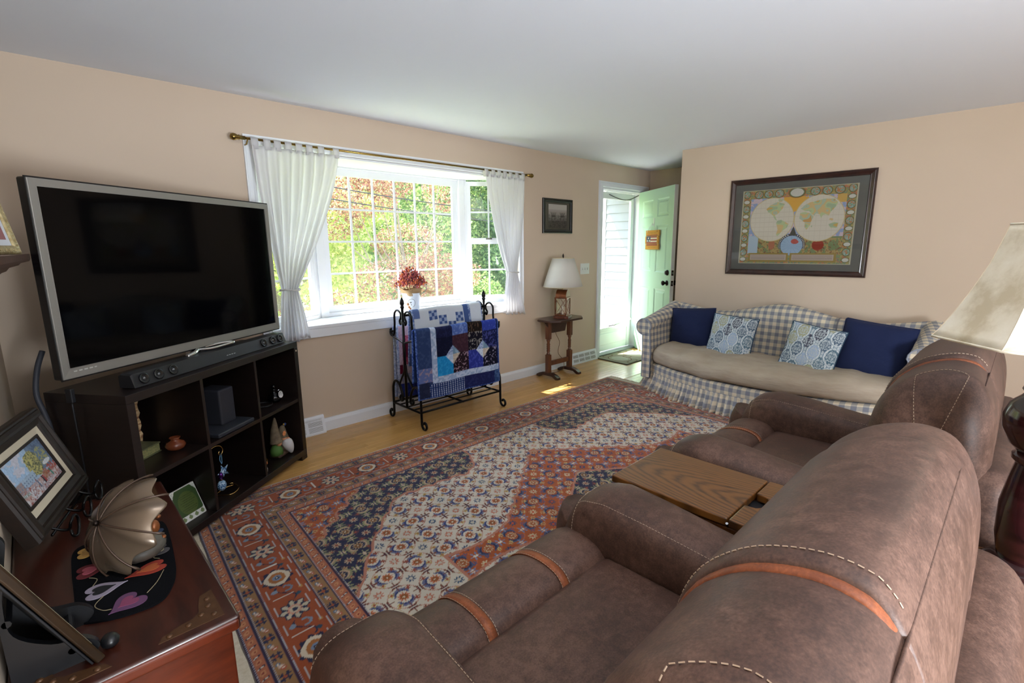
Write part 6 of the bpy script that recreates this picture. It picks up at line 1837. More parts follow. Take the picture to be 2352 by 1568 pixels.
def mapcols(s, v):
    t = 1-v
    C = np.zeros(s.shape+(3,)); C[:] = lin('#a89a72')
    nz = fbm(s*40, t*30, 21); nz2 = fbm(s*110, t*80, 22)
    body = (s > 0.085) & (s < 0.915) & (t > 0.115) & (t < 0.86)
    paint(C, ~body, '#8a8a58'); paint(C, ~body & (nz > 0.55), '#a86f52'); paint(C, ~body & (nz2 > 0.62), '#5d7d70'); paint(C, ~body & (nz2 < 0.33), '#a7915a')
    paint(C, body, '#8797b8'); paint(C, body & (nz > 0.52), '#b9a9b2')
    paint(C, body & (t < 0.32) & (np.hypot((s-0.5)/0.12, (t-0.20)/0.12) < 1+0.5*(nz-0.5)), '#c79a45')
    paint(C, body & (t < 0.22) & (s > 0.84), '#bb9a55')
    paint(C, body & (t > 0.64), '#71805a'); paint(C, body & (t > 0.66) & (nz > 0.5), '#9c8a5a'); paint(C, body & (t > 0.68) & (nz2 > 0.6), '#7a5540')
    paint(C, body & (t > 0.62) & (s < 0.18), '#9fb0bd'); paint(C, body & (np.hypot((s-0.72)/0.05, (t-0.75)/0.07) < 1), '#8a3a2a')
    paint(C, body & (np.hypot((s-0.31)/0.03, (t-0.74)/0.07) < 1), '#a06a50')
    for cx, cy, rx, ry in ((0.292, 0.405, 0.198, 0.285), (0.705, 0.405, 0.205, 0.292)):
        r = np.hypot((s-cx)/rx, (t-cy)/ry)
        paint(C, r < 1.03, '#b8a878'); paint(C, r < 1, '#c2bcae')
        paint(C, (r < 1) & ((np.abs(((s-cx)/rx*4.5) % 1-0.5) < 0.03) | (np.abs(((t-cy)/ry*4.5) % 1-0.5) < 0.04)), '#a8a294', 0.5)
    lands = [[(0.235, 0.26), (0.27, 0.21), (0.33, 0.17), (0.40, 0.20), (0.385, 0.26), (0.36, 0.30), (0.345, 0.33), (0.32, 0.345), (0.33, 0.385), (0.345, 0.42), (0.325, 0.405), (0.30, 0.35), (0.275, 0.32), (0.255, 0.30)],
             [(0.345, 0.42), (0.38, 0.41), (0.42, 0.44), (0.45, 0.47), (0.435, 0.52), (0.40, 0.555), (0.375, 0.60), (0.355, 0.63), (0.345, 0.60), (0.355, 0.54), (0.345, 0.49), (0.335, 0.455)],
             [(0.545, 0.28), (0.575, 0.235), (0.62, 0.20), (0.68, 0.185), (0.74, 0.165), (0.82, 0.17), (0.85, 0.215), (0.835, 0.27), (0.80, 0.33), (0.785, 0.38), (0.76, 0.36), (0.735, 0.37), (0.725, 0.41), (0.71, 0.36), (0.68, 0.345), (0.665, 0.37), (0.64, 0.35), (0.62, 0.31), (0.585, 0.305)],
             [(0.545, 0.33), (0.585, 0.32), (0.635, 0.345), (0.66, 0.385), (0.645, 0.44), (0.635, 0.50), (0.61, 0.555), (0.595, 0.52), (0.59, 0.455), (0.565, 0.43), (0.54, 0.40)],
             [(0.79, 0.49), (0.835, 0.46), (0.87, 0.475), (0.86, 0.53), (0.81, 0.535)], [(0.80, 0.41), (0.83, 0.425), (0.815, 0.445), (0.79, 0.43)], [(0.335, 0.135), (0.385, 0.13), (0.38, 0.165), (0.345, 0.17)], [(0.645, 0.505), (0.655, 0.49), (0.655, 0.53)]]
    pal = ['#b99d5a', '#95a88a', '#a8b58a', '#c0a878', '#9fae98', '#b58f5a']
    for k, poly in enumerate(lands):
        m_ = inpoly(s+0.004*(nz2-0.5), t+0.006*(nz-0.5), poly)
        reg = (vnoise(s*22+k, t*16, 31)*5.99).astype(int)
        for q, c_ in enumerate(pal): paint(C, m_ & (reg == q), c_)
    r = np.hypot((s-0.492)/0.098, (t-0.755)/0.130)
    paint(C, (r < 1.22) & (t < 0.80), '#3d4458'); paint(C, (np.abs(r-1.12) < 0.07) & (t < 0.80) & (np.sin(np.arctan2(t-0.755, s-0.492)*40) > 0.2), '#b9b4a0')
    paint(C, (np.abs(s-0.497) < (t-0.50)*0.28) & (t > 0.50) & (t < 0.62), '#4a4a44')
    paint(C, r < 1, '#8fa6bd'); paint(C, (r < 1) & (np.abs((np.arctan2(t-0.755, s-0.492)*2.2) % 1-0.5) < 0.05), '#7088a4', 0.6); paint(C, (r < 0.75) & (np.hypot((s-0.52), (t-0.70)) < 0.035), '#a4514a')
    for s0, s1 in ((0.115, 0.452), (0.502, 0.862)):
        fr = (s > s0-0.018) & (s < s1+0.018) & (t > 0.855) & (t < 0.975)
        paint(C, fr, '#8d7a44'); paint(C, (s > s0) & (s < s1) & (t > 0.875) & (t < 0.952), '#a99b90')
        paint(C, (s > s0+0.01) & (s < s1-0.01) & (t > 0.885) & (t < 0.945) & (((t-0.885)/0.0095) % 1 < 0.4) & (np.sin(s*700+t*900) > -0.6), '#6f655c', 0.7)
    def medal(cx, cy, rx, ry, white):
        r = np.hypot((s-cx)/rx, (t-cy)/ry)
        paint(C, (r < 1.22), '#7d5c36'); paint(C, r < 1.06, '#5d7452')
        paint(C, r < 0.92, '#b9b8b0' if white else '#8ea7a6')
        if not white:
            paint(C, (r < 0.85) & (nz2 > 0.52), '#a5724a'); paint(C, (r < 0.85) & (nz2 < 0.36), '#6d8a6a')
    for k, cx in enumerate((0.155, 0.245, 0.345)): medal(cx, 0.062, 0.036, 0.046, False)
    for k, cx in enumerate((0.655, 0.755, 0.855)): medal(cx, 0.062, 0.036, 0.046, False)
    medal(0.5, 0.064, 0.062, 0.056, True)
    for sx in (0.042, 0.956):
        for k in range(10):
            w_ = k % 2 == 1
            medal(sx, 0.055+k*0.0985, 0.029, 0.026 if w_ else 0.044, w_)
    e = np.minimum(np.minimum(s, 1-s), np.minimum(t, 1-t)/0.75)
    paint(C, e < 0.012, '#a9a690')
    return C
PW, PH = FW-0.235, FH-0.215
sh_, U, V = sheet(PW, PH, -0.0075, 400, 300)
obj('map_print', sh_, vcol('printed_map', 0.8, 0.1, 300, 0.2), mp_, col=mapcols(U, V).reshape(-1, 3)*0.78)
gl_, U, V = sheet(FW-0.098, FH-0.098, -0.0105, 2, 2)
obj('glass', gl_, M_PGL, mp_)

# small framed photograph on the back wall
pf = thing('framed_photo', 'small black framed photograph of two beach chairs', 'framed photo', (4.187, D1-0.001, 1.70))
PFW, PFH = 0.486, 0.362
obj('frame', moulding(PFW, PFH, [(0, 0), (0, 0.014), (0.006, 0.02), (0.016, 0.018), (0.026, 0.018), (0.034, 0.012), (0.040, 0.012), (0.040, 0.0)]), plain('black_frame', '#17181a', 0.35), pf)
sh_, U, V = sheet(PFW-0.076, PFH-0.076, -0.005, 2, 2)
obj('mat_board', sh_, plain('olive_grey_mat', '#4c4a40', 0.9), pf)
def photo(s, v):
    C = np.zeros(s.shape+(3,)); g = 0.10+0.32*np.clip((v-0.3)*1.5, 0, 1)
    C[:] = (g[..., None])*np.array([1.0, 0.93, 0.86])
    paint(C, v > 0.78, '#a9a49e'); paint(C, (v > 0.60) & (v < 0.70), '#8f8880', 0.5)
    n = fbm(s*30, v*40, 41)
    paint(C, (v < 0.55) & (n > 0.55), '#3c352f', 0.7); paint(C, (v < 0.30) & (n < 0.5), '#241f1c', 0.8)
    for cx in (0.27, 0.76):
        for q in range(-2, 3):
            paint(C, (np.abs(s-cx-q*0.035-(v-0.5)*q*0.2) < 0.011) & (v > 0.45) & (v < 0.66), '#2a2522')
        paint(C, (np.abs(s-cx) < 0.13) & (np.abs(v-0.50) < 0.012), '#2a2522'); paint(C, (np.abs(np.abs(s-cx)-0.09) < 0.01) & (v > 0.33) & (v < 0.5), '#2a2522')
    return C
sh_, U, V = sheet(0.30, 0.245, -0.0062, 110, 90)
obj('photo_print', sh_, vcol('sepia_print', 0.6), pf, col=photo(U, V).reshape(-1, 3))
gl_, U, V = sheet(PFW-0.078, PFH-0.078, -0.009, 2, 2)
obj('glass', gl_, M_PGL, pf)

# switch plate
M_PLATE = plain('white_plate', '#d9dcd8', 0.35)
sp = thing('switch_plate', 'white triple light switch plate beside the door casing', 'light switch', (4.685, D1, 1.12))
obj('plate', MB().rbox(-0.083, 0.083, -0.007, 0.0, -0.062, 0.062, 0.004, 2, 1), M_PLATE, sp, smooth=True)
for x in (-0.046, 0.0, 0.046):
    t_ = obj('toggle', MB().rbox(x-0.004, x+0.004, -0.018, -0.006, -0.004, 0.012, 0.002, 1, 1), M_PLATE, sp)
    obj('toggle_slot', MB().box(x-0.006, x+0.006, -0.0078, -0.006, -0.013, 0.013), plain('slot_shadow', '#9a9c98', 0.5) if x < -0.01 else sp.children[1].children[0].data.materials[0], t_)

# baseboard registers
def register(label, x0, x1, h_, fine):
    r = thing('floor_register', label, 'heating register', ((x0+x1)/2, D1, 0), group='baseboard registers')
    w2 = (x1-x0)/2
    body = MB().add([(sx, -d, z) for sx in (-w2, w2) for d, z in ((0.0, 0.0), (0.045, 0.0), (0.047, 0.012), (0.020, h_-0.012), (0.012, h_), (0.0, h_))], [tuple(range(6)), tuple(range(11, 5, -1))]+[(k, (k+1) % 6, 6+(k+1) % 6, 6+k) for k in range(6)])
    obj('housing', body, M_WHITE, r)
    M_SLOT = plain('vent_shadow', '#8c8a86', 0.8)
    if not fine:
        for row in range(2):
            z0 = 0.026+row*0.050; z1 = z0+0.034
            for c in range(4):
                xa, xb = -w2+0.03+c*(2*w2-0.06)/4+0.008, -w2+0.03+(c+1)*(2*w2-0.06)/4-0.008
                f = lambda z: -(0.047-(z-0.012)/(h_-0.024)*0.027)-0.0008
                gr = obj('grille', MB().add([(xa, f(z0), z0), (xb, f(z0), z0), (xb, f(z1), z1), (xa, f(z1), z1)], [(0, 1, 2, 3)]), M_SLOT, r)
                for q in range(3):
                    z = z0+(z1-z0)*(q+0.5)/3
                    obj('louvre', MB().tube([(xa, f(z)-0.001, z), (xb, f(z)-0.001, z)], 0.0022, 5), M_WHITE, gr)
        obj('damper_knob', MB().ell((0.03, -0.036, 0.070), (0.008, 0.006, 0.004), 8, 6), M_WHITE, r)
    else:
        f = lambda z: -(0.047-(z-0.012)/(h_-0.024)*0.027)-0.0008
        for z0, z1 in ((0.025, 0.055), (0.068, 0.095)):
            for xa, xb in ((-w2+0.012, -0.018), (0.004, w2-0.022)):
                for q in range(5):
                    z = z0+(z1-z0)*q/4
                    obj('slot', MB().add([(xa, f(z), z), (xb, f(z), z), (xb, f(z+0.003), z+0.003), (xa, f(z+0.003), z+0.003)], [(0, 1, 2, 3)]), M_SLOT, r)
        for q in range(26):
            x = -w2+0.012+q*(2*w2-0.03)/26
            obj('slot', MB().add([(x, f(0.105), 0.105), (x+0.0025, f(0.105), 0.105), (x+0.0025, f(0.118), 0.118), (x, f(0.118), 0.118)], [(0, 1, 2, 3)]), M_SLOT, r)
register('white baseboard register beside the door casing', 4.425, 4.925, 0.132, False)
register('white baseboard register beside the cube shelf', 1.20, 1.465, 0.138, True)

# flag sign hanging on the green door
def doorpt(x, y, z): return tuple(DOORM @ Vector((x, y, z)))
M_SGN = plain('yellow_pine', '#c08a36', 0.6, vary='#ad7a2e', vscale=14)
M_HOOK = plain('white_hook', '#d6dcd8', 0.4)
hk = thing('door_hook', 'small white adhesive hook on the green door', 'hook', doorpt(0.45, -T, 1.66), DOORANG+math.pi)
obj('plate', MB().rbox(-0.011, 0.011, 0.0, 0.006, -0.05, 0.05, 0.003, 1, 1), M_HOOK, hk)
obj('prong', MB().tube(spline([(0, 0.006, -0.02), (0, 0.02, -0.035), (0, 0.026, -0.02), (0, 0.026, -0.008)], 4), 0.004, 6), M_HOOK, hk, smooth=True)
sg_ = thing('flag_sign', 'yellow wood plaque with stars and stripes hanging on the green door', 'wall sign', doorpt(0.45, -T-0.004, 1.33), DOORANG+math.pi)
boards = [(0.0, 0.070, 0.0, '#b5802f'), (0.070, 0.165, 0.010, None), (0.165, 0.235, -0.004, None)]
def sign_col(k):
    def f(u, v):
        C = np.zeros(u.shape+(3,)); C[:] = lin('#c08a36')
        paint(C, fbm(u*3, v*40, 50+k) > 0.55, '#a8762c', 0.6)
        g_ = np.zeros(u.shape, bool)
        if k == 1:
            ins = (u > 0.10) & (u < 0.90)
            st_ = (v*5).astype(int) % 2 == 0
            paint(C, ins & st_, '#8d4038'); paint(C, ins & ~st_, '#c9bfa8')
            can = (u > 0.58) & (u < 0.90) & (v > 0.22)
            paint(C, can, '#41485e')
            for sx, sy in ((0.82, 0.38), (0.74, 0.74), (0.65, 0.38)):
                x, y = (u-sx)*2.2, v-sy; th = np.arctan2(y, x); r = np.hypot(x, y)
                paint(C, can & (r < 0.15*(0.62+0.38*np.cos(5*th-math.pi/2*5))), '#d9d4c4')
        if k in (0, 2):
            band = (u > 0.1) & (u < 0.9)
            paint(C, band & (v > (0.72 if k == 0 else 0.0)) & (v < (1.0 if k == 0 else 0.16)), '#8d4038')
            for v0 in ((0.40,) if k == 0 else (0.62, 0.38)):
                q = u*17
                paint(C, (u > 0.16) & (u < 0.84) & (np.abs(v-v0-0.05*np.sin(q*5)) < 0.035) & (np.sin(q*3.1+k) > -0.55), '#5d4420', 0.75)
        return C
    return f
for k, (z0, z1, o, _) in enumerate(boards):
    b_ = obj('board', MB().rbox(-0.175+o, 0.175+o, 0.0, 0.018, z0+0.001, z1-0.001, 0.003, 1, 1), M_SGN, sg_)
    U, V = np.meshgrid(np.linspace(0, 1, 90), np.linspace(0, 1, 40), indexing='ij')
    obj('board_print', MB().grid(np.stack([-0.172+o+U*0.344, np.full(U.shape, 0.0186), z0+0.004+V*(z1-z0-0.008)], -1)), vcol('sign_print_'+str(k), 0.6), b_, col=sign_col(k)(U, V).reshape(-1, 3))
for s_ in (-1, 1):
    obj('twine', MB().tube([(s_*0.13, 0.012, 0.228), (s_*0.06, 0.024, 0.27), (0.0, 0.028, 0.305)], 0.0022, 5), M_ROPE, sg_)
    obj('nail', MB().ell((s_*0.13, 0.019, 0.218), (0.007, 0.004, 0.007), 8, 6), plain('rust_nail', '#6b3a22', 0.6) if s_ < 0 else sg_.children[-1].data.materials[0], sg_)
# ------------------------------------------------------------------ cedar chest and what stands on it
m = MatB('cedar_stain'); m.set(Roughness=0.32, Coat_Weight=0.25, Coat_Roughness=0.15)
v = m.coords((22, 3, 22)); n = m.noise(v, 1.4, 6, 0.6); k_ = m.noise(m.coords((9, 6, 9)), 1.3, 2)
m.link(m.ramp(n, [(0.3, '#2a120c'), (0.6, '#3f1c12')]), m.b.inputs['Base Color']); M_CED = m.m
m = MatB('cedar_side'); m.set(Roughness=0.3, Coat_Weight=0.25, Coat_Roughness=0.15)
n = m.noise(m.coords((4, 30, 18)), 1.4, 6, 0.6)
m.link(m.ramp(n, [(0.3, '#4a1c0f'), (0.62, '#6e2d17')]), m.b.inputs['Base Color']); M_CEDS = m.m
CZ = 0.50
ch = thing('cedar_chest', 'reddish cedar chest with studded brass corners in the near left corner', 'chest', (0.053, 1.745, 0))
CX0, CX1, CY0, CY1 = -0.205, 0.205, -0.505, 0.505
obj('lid', MB().rbox(CX0, CX1, CY0, CY1, 0.462, CZ, 0.008, 3, 2), M_CED, ch)
obj('lid_edge', MB().rbox(CX0+0.002, CX1-0.004, CY0-0.004, CY0+0.02, 0.463, 0.494, 0.008, 2, 1), M_CEDS, ch)
obj('body', MB().rbox(CX0+0.012, CX1-0.018, CY0+0.016, CY1-0.016, 0.03, 0.462, 0.004, 1, 1), M_CEDS, ch)
obj('plinth', MB().rbox(CX0+0.004, CX1-0.008, CY0+0.008, CY1-0.008, 0.0, 0.06, 0.004, 1, 1), M_CED, ch)
M_CBR = plain('aged_brass_plate', '#4a301c', 0.45, 0.3, vary='#593c24', vscale=40)
def bracket(sx, sy):
    px, py = sx*(abs(CX1)-0.028), sy*(CY1-0.028)
    poly = [(0, 0), (-0.135, 0), (-0.125, 0.018), (-0.085, 0.032), (-0.060, 0.036), (-0.044, 0.050), (-0.040, 0.075), (-0.030, 0.115), (0, 0.125)]
    pts = [(px+sx*x, py-sy*y) for x, y in poly]
    b_ = obj('corner_plate', MB().prism(pts, CZ, CZ+0.0018), M_CBR, ch)
    for x, y in ((-0.112, 0.010), (-0.072, 0.018), (-0.018, 0.018), (-0.022, 0.060), (-0.018, 0.090), (-0.042, 0.036)):
        obj('stud', MB().ell((px+sx*x, py-sy*y, CZ+0.002), (0.007, 0.007, 0.0042), 10, 6), M_CBR, b_, smooth=True)
for sx in (-1, 1):
    for sy in (-1, 1):
        bracket(sx, sy)

# felt table mat with hearts
fm = thing('felt_mat', 'black felt mat with appliqued hearts on the chest', 'felt mat', (0.078, 1.665, CZ))
M_FBL = plain('black_felt', '#0b0c10', 0.98, bump=0.5, bscale=400, spec=0.1)
out = spline([(-0.112, -0.155), (-0.100, -0.195), (-0.03, -0.232), (0.045, -0.236), (0.082, -0.185), (0.103, -0.115), (0.115, -0.02), (0.124, 0.08), (0.128, 0.19), (0.105, 0.225), (0.0, 0.23), (-0.07, 0.225), (-0.100, 0.19), (-0.108, 0.08), (-0.110, -0.05)], 8, True)
obj('felt', MB().prism([tuple(p) for p in out], 0.0, 0.005), M_FBL, fm)
def heart(cx, cy, L_, W_, a, col_, inner=None, hole=None):
    pts = []
    for t in np.linspace(0, 2*math.pi, 40, endpoint=False):
        x = 16*math.sin(t)**3/16*W_/2; y = (13*math.cos(t)-5*math.cos(2*t)-2*math.cos(3*t)-math.cos(4*t))/17*L_/2*1.05-L_*0.04
        pts.append((x, y))
    ca, sa = math.cos(a), math.sin(a)
    def place(k, off=0):
        return [(cx+(x*ca-y*sa)*k, cy+(x*sa+y*ca)*k) for x, y in pts]
    h_ = obj('heart', MB().prism(place(1.0), 0.005, 0.0068), plain('felt_'+col_[1:], col_, 0.95), fm)
    if inner:
        obj('inner_heart', MB().prism(place(0.55), 0.0068, 0.0082), plain('felt_'+inner[1:], inner, 0.95), h_)
heart(-0.057, -0.077, 0.10, 0.068, R(88), '#8f8798', '#101116')
heart(-0.010, -0.182, 0.088, 0.078, R(-63), '#5d3a5c', '#7d3a5a')
heart(0.053, -0.058, 0.105, 0.062, R(-86), '#92301f', '#a8542a')
heart(-0.072, 0.050, 0.085, 0.07, R(86), '#5c141c', '#9a4656')
heart(0.082, 0.030, 0.085, 0.062, R(-84), '#4c474a', '#9c9078')
heart(0.090, 0.165, 0.08, 0.06, R(-80), '#26354f', '#5f7a95')
heart(-0.068, 0.165, 0.07, 0.06, R(85), '#a8803f', '#8d6a35')
M_THR = plain('tan_thread', '#8d8064', 0.9)
for pts in ([(-0.055, -0.11), (-0.075, -0.14), (-0.062, -0.175), (-0.046, -0.185)], [(0.028, -0.175), (0.055, -0.14), (0.078, -0.092)], [(-0.075, 0.01), (-0.06, -0.012), (-0.072, -0.042)], [(0.08, -0.022), (0.068, -0.006), (0.075, 0.004)]):
    v_ = obj('vine_stitch', MB().tube(spline([(x, y, 0.0058) for x, y in pts], 5), 0.0011, 4), M_THR, fm)

# umbrella figurine
um = thing('umbrella_figurine', 'bronze toned umbrella figurine leaning over on the felt mat', 'figurine', (0.10, 1.70, CZ+0.005))
m = MatB('glazed_bronze'); m.set(Roughness=0.24, Metallic=0.3)
n = m.noise(m.coords(), 6, 4); a = m.node('ShaderNodeVertexColor', layer_name='Col'); m.link(a.outputs['Color'], m.b.inputs['Base Color']); M_UMB = m.m
axis = Vector((-0.80, -0.30, 0.52)).normalized()
ux_ = axis.orthogonal().normalized(); uy_ = axis.cross(ux_)
cen = Vector((0.012, -0.012, 0.108))
UR, UD = 0.138, 0.088
cols = []; P = []
for i in range(25):
    t = i/24; row = []
    for k in range(96):
        a = 2*math.pi*k/96+0.22
        q = (a*8/(2*math.pi)) % 1; sc = math.sin(math.pi*q)
        f = t*(1-0.20*sc**1.2*t**2.2)
        th = f*1.28
        rad = UR*math.sin(th)/math.sin(1.28); dep = UD*(1-(1-math.cos(th))/(1-math.cos(1.28)))
        rad *= 1-0.05*sc*math.sin(t*math.pi/2); dep -= 0.006*sc*t
        p = cen+ux_*(rad*math.cos(a))+uy_*(rad*math.sin(a))+axis*dep
        row.append(tuple(p))
        rib = math.exp(-(min(q, 1-q)*9)**2)
        c_ = np.array(lin('#3a2d27'))*(1-t)+np.array(lin('#7d6c59'))*t
        cols.append(c_*(1-0.35*rib))
    P.append(row)
obj('canopy', MB().grid(P, cv=True), M_UMB, um, smooth=True, col=np.array(cols), solid=0.005)
for k in range(8):
    a = 2*math.pi*k/8+0.22
    pts = []
    for t in np.linspace(0.02, 1.04, 14):
        th = t*1.28
        p = cen+ux_*(UR*math.sin(th)/math.sin(1.28)*math.cos(a)*1.006)+uy_*(UR*math.sin(th)/math.sin(1.28)*math.sin(a)*1.006)+axis*(UD*(1-(1-math.cos(th))/(1-math.cos(1.28)))+0.002)
        pts.append(tuple(p))
    obj('rib', MB().tube(pts, [0.0024]*12+[0.004, 0.003], 6), plain('rib_bronze', '#4f3d31', 0.3, 0.3) if k == 0 else um.children[-1].data.materials[0], um, smooth=True)
tip = cen+axis*(UD+0.002)
obj('ferrule', MB().tube([tuple(tip), tuple(tip+axis*0.012)], [0.008, 0.006], 10), M_BRONZE, um, smooth=True)
M_STN = plain('stone_base', '#5c554c', 0.5, vary='#47423b', vscale=20)
obj('base_stone', MB().ell((0.022, -0.012, 0.033), (0.064, 0.066, 0.034)), M_STN, um, smooth=True)
obj('handle', MB().tube([tuple(cen+axis*UD*0.9), tuple(cen-axis*0.05), (0.05, 0.0, 0.04)], 0.006, 8), M_BRONZE, um, smooth=True)
M_FROG = plain('copper_frog', '#8a5028', 0.35, 0.4)
fb = obj('frog', MB().ell((0.062, 0.012, 0.07), (0.016, 0.018, 0.022)), M_FROG, um, smooth=True)
for dy, dz in ((-0.03, 0.05), (0.02, 0.10)):
    obj('frog_foot', MB().ell((0.078, dy+0.01, dz*0.9), (0.008, 0.010, 0.006), 8, 6), M_FROG, fb, smooth=True)

# street painting on a wire easel
BLc, BRc = Vector((-0.092, 1.893, 0.545)), Vector((0.046, 2.334, 0.545))
e_ = (BRc-BLc).normalized(); Wp, Hp = 0.455, 0.32
rz = math.atan2(e_.y, e_.x)
sp_ = thing('street_painting', 'small framed street scene painting propped on the chest', 'painting', (BLc+BRc)/2)
sp_.rotation_euler = (R(-20), 0, rz)
lift = Hp/2
def up_(mb): return mb.xf(Matrix.Translation((0, 0, lift)))
M_PF = plain('dark_frame_wood', '#18110d', 0.55, vary='#241912', vscale=30, spec=0.25)
obj('frame', up_(moulding(Wp, Hp, [(0, -0.03), (0, 0.004), (0.004, 0.012), (0.010, 0.012), (0.012, 0.018), (0.022, 0.022), (0.030, 0.022), (0.034, 0.014), (0.052, 0.010), (0.056, 0.004), (0.056, -0.03)])), M_PF, sp_)
obj('liner', up_(moulding(Wp-0.108, Hp-0.108, [(0, -0.01), (0, 0.004), (0.026, -0.002), (0.026, -0.01)])), plain('cream_liner', '#b8ad97', 0.8), sp_)
obj('inner_frame', up_(moulding(Wp-0.158, Hp-0.158, [(0, -0.01), (0, 0.002), (0.008, 0.002), (0.009, -0.01)])), M_PF, sp_)
def paris(u, v):
    C = np.zeros(u.shape+(3,)); n1 = fbm(u*9, v*9, 61, 4); n2 = fbm(u*45, v*30, 62, 3)
    C[:] = lin('#8da3b8')
    paint(C, (v > 0.5) & (u < 0.62), '#93acc6'); paint(C, (v > 0.55) & (u < 0.5) & (n1 > 0.5), '#b3b3bd')
    paint(C, (u > 0.62) & (v > 0.35), '#5c6f86'); paint(C, (u > 0.70) & (v > 0.45) & (n2 > 0.55), '#45526a')
    tr_ = (np.hypot((u-0.60)/0.16, (v-0.62)/0.30) < 1+0.6*(n1-0.5)); paint(C, tr_, '#7d7d55'); paint(C, tr_ & (n2 > 0.55), '#a39a5c'); paint(C, tr_ & (n2 < 0.38), '#55583f')
    paint(C, (np.hypot((u-0.85)/0.12, (v-0.6)/0.25) < 1) & (n2 > 0.5), '#8d8a58')
    paint(C, (v < 0.52) & (v > 0.28) & (u < 0.50), '#8fa0b2'); paint(C, (v < 0.5) & (v > 0.28) & (u < 0.18), '#8a7a78')
    paint(C, (v < 0.48) & (v > 0.3) & (u < 0.5) & (np.sin(u*120) > 0.4) & (np.sin(v*90) > 0), '#62748c')
    paint(C, (v < 0.30), '#97868a'); paint(C, (v < 0.30) & (n1 > 0.52), '#a98e88'); paint(C, (v < 0.24) & (n2 > 0.58), '#b0b0b4'); paint(C, (v < 0.34) & (n2 < 0.34), '#8d4a3c')
    paint(C, (u > 0.68) & (v > 0.22) & (v < 0.40) & (n2 > 0.5), '#8d4238'); paint(C, (u > 0.62) & (u < 0.75) & (v < 0.34) & (v > 0.16), '#8a5a3a', 0.7)
    paint(C, (np.hypot((u-0.86)/0.10, (v-0.46)/0.05) < 1), '#b9bcc0')
    for x0, c_ in ((0.57, '#26242c'), (0.60, '#8d2f30'), (0.44, '#5c6478'), (0.80, '#2f6a5c')):
        paint(C, (np.abs(u-x0-(0.26-v)*0.1) < 0.012+(0.3-v)*0.04) & (v > 0.12) & (v < 0.30), c_)
    paint(C, (u < 0.2) & (np.abs(v-0.24+u*0.2) < 0.035) & (np.sin(u*220) > -0.2), '#6a8a86')
    return np.clip(C*(0.85+0.4*(n2-0.5)[..., None]+0.12), 0, 1)
us, vs = np.linspace(0, 1, 170), np.linspace(0, 1, 100)
U, V = np.meshgrid(us, vs, indexing='ij')
pw_, ph_ = Wp-0.174, Hp-0.174
obj('canvas', MB().grid(np.stack([(U-0.5)*pw_, 0.004-0.0012*fbm(U*60, V*40, 70), (V-0.5)*ph_+lift], -1)), vcol('oil_paint', 0.5, 0.4, 200), sp_, smooth=True, col=paris(U, V).reshape(-1, 3))
obj('backing', up_(MB().box(-Wp/2+0.02, Wp/2-0.02, 0.012, 0.018, -Hp/2+0.02, Hp/2-0.02)), plain('brown_board', '#4a3828', 0.9), sp_)
ez = thing('wire_easel', 'black wire easel with curled feet under the street painting', 'easel', ((BLc+BRc)/2).to_tuple()[:2]+(CZ,), rz)
M_EZ = plain('black_wire_metal', '#101012', 0.2, 0.5)
for x in (-0.13, 0.0, 0.13):
    pts = [(x, 0.06, 0.10), (x, 0.0, 0.048), (x, -0.040, 0.030), (x, -0.050, 0.052), (x+0.02, -0.055, 0.066), (x+0.036, -0.058, 0.050), (x+0.026, -0.060, 0.022), (x+0.004, -0.060, 0.006), (x-0.014, -0.055, 0.014), (x-0.01, -0.05, 0.032)]
    obj('curl_foot', MB().tube(spline(pts, 6), 0.0042, 7), M_EZ, ez, smooth=True)
obj('rest_bar', MB().tube([(-0.16, -0.012, 0.036), (0.16, -0.012, 0.036)], 0.004, 7), M_EZ, ez, smooth=True)
obj('back_leg', MB().tube([(0, 0.13, 0.21), (0, 0.19, 0.004)], 0.004, 7), M_EZ, ez, smooth=True)
obj('upright', MB().tube([(0, 0.060, 0.040), (0, 0.150, 0.26)], 0.004, 7), M_EZ, ez, smooth=True)

# frame seen edge-on and its black stand
f2 = thing('leaning_frame', 'brown gilt edged frame seen edge on at the near end of the chest', 'picture frame', (0.006, 1.305, 0.504))
f2.rotation_euler = (0, R(-22.5), R(19))
M_GILT = wood('gilt_brown', '#1d1309', '#312110', (30, 4, 4), 0.35)
obj('board', MB().rbox(-0.018, 0.0, 0.0, 0.25, 0.0, 0.36, 0.004, 2, 1), M_GILT, f2)
obj('rabbet', MB().rbox(-0.024, -0.020, 0.006, 0.244, 0.006, 0.354, 0.001, 1, 1), M_BLKM, f2)
obj('picture_face', MB().box(0.0, 0.002, 0.03, 0.22, 0.03, 0.33), plain('pale_mount', '#9a8d74', 0.8), f2)
ps = thing('plate_stand', 'black curved wooden stand propping the edge on frame', 'plate stand', (-0.075, 1.36, CZ))
M_EB = plain('black_lacquer', '#0f1013', 0.35)
half = spline([(0.055, -0.02), (0.075, 0.005), (0.05, 0.035), (0.0, 0.05), (-0.05, 0.10), (-0.055, 0.17), (-0.045, 0.24), (-0.062, 0.25), (-0.066, 0.12), (-0.066, -0.02)], 5)
for y in (-0.03, 0.11):
    obj('side_bracket', MB().prism([(p[0], max(p[1]+0.02, 0.0)) for p in half], y, y+0.016, 'y'), M_EB, ps)
obj('tie_bar', MB().tube([(0.03, -0.03, 0.035), (0.03, 0.126, 0.035)], 0.008, 8), M_EB, ps)
obj('tie_bar', MB().tube([(-0.055, -0.03, 0.15), (-0.055, 0.126, 0.15)], 0.008, 8), M_EB, ps)
obj('stop_knob', MB().ell((0.092, -0.02, 0.016), (0.018, 0.02, 0.016), 12, 8), M_EB, ps, smooth=True)

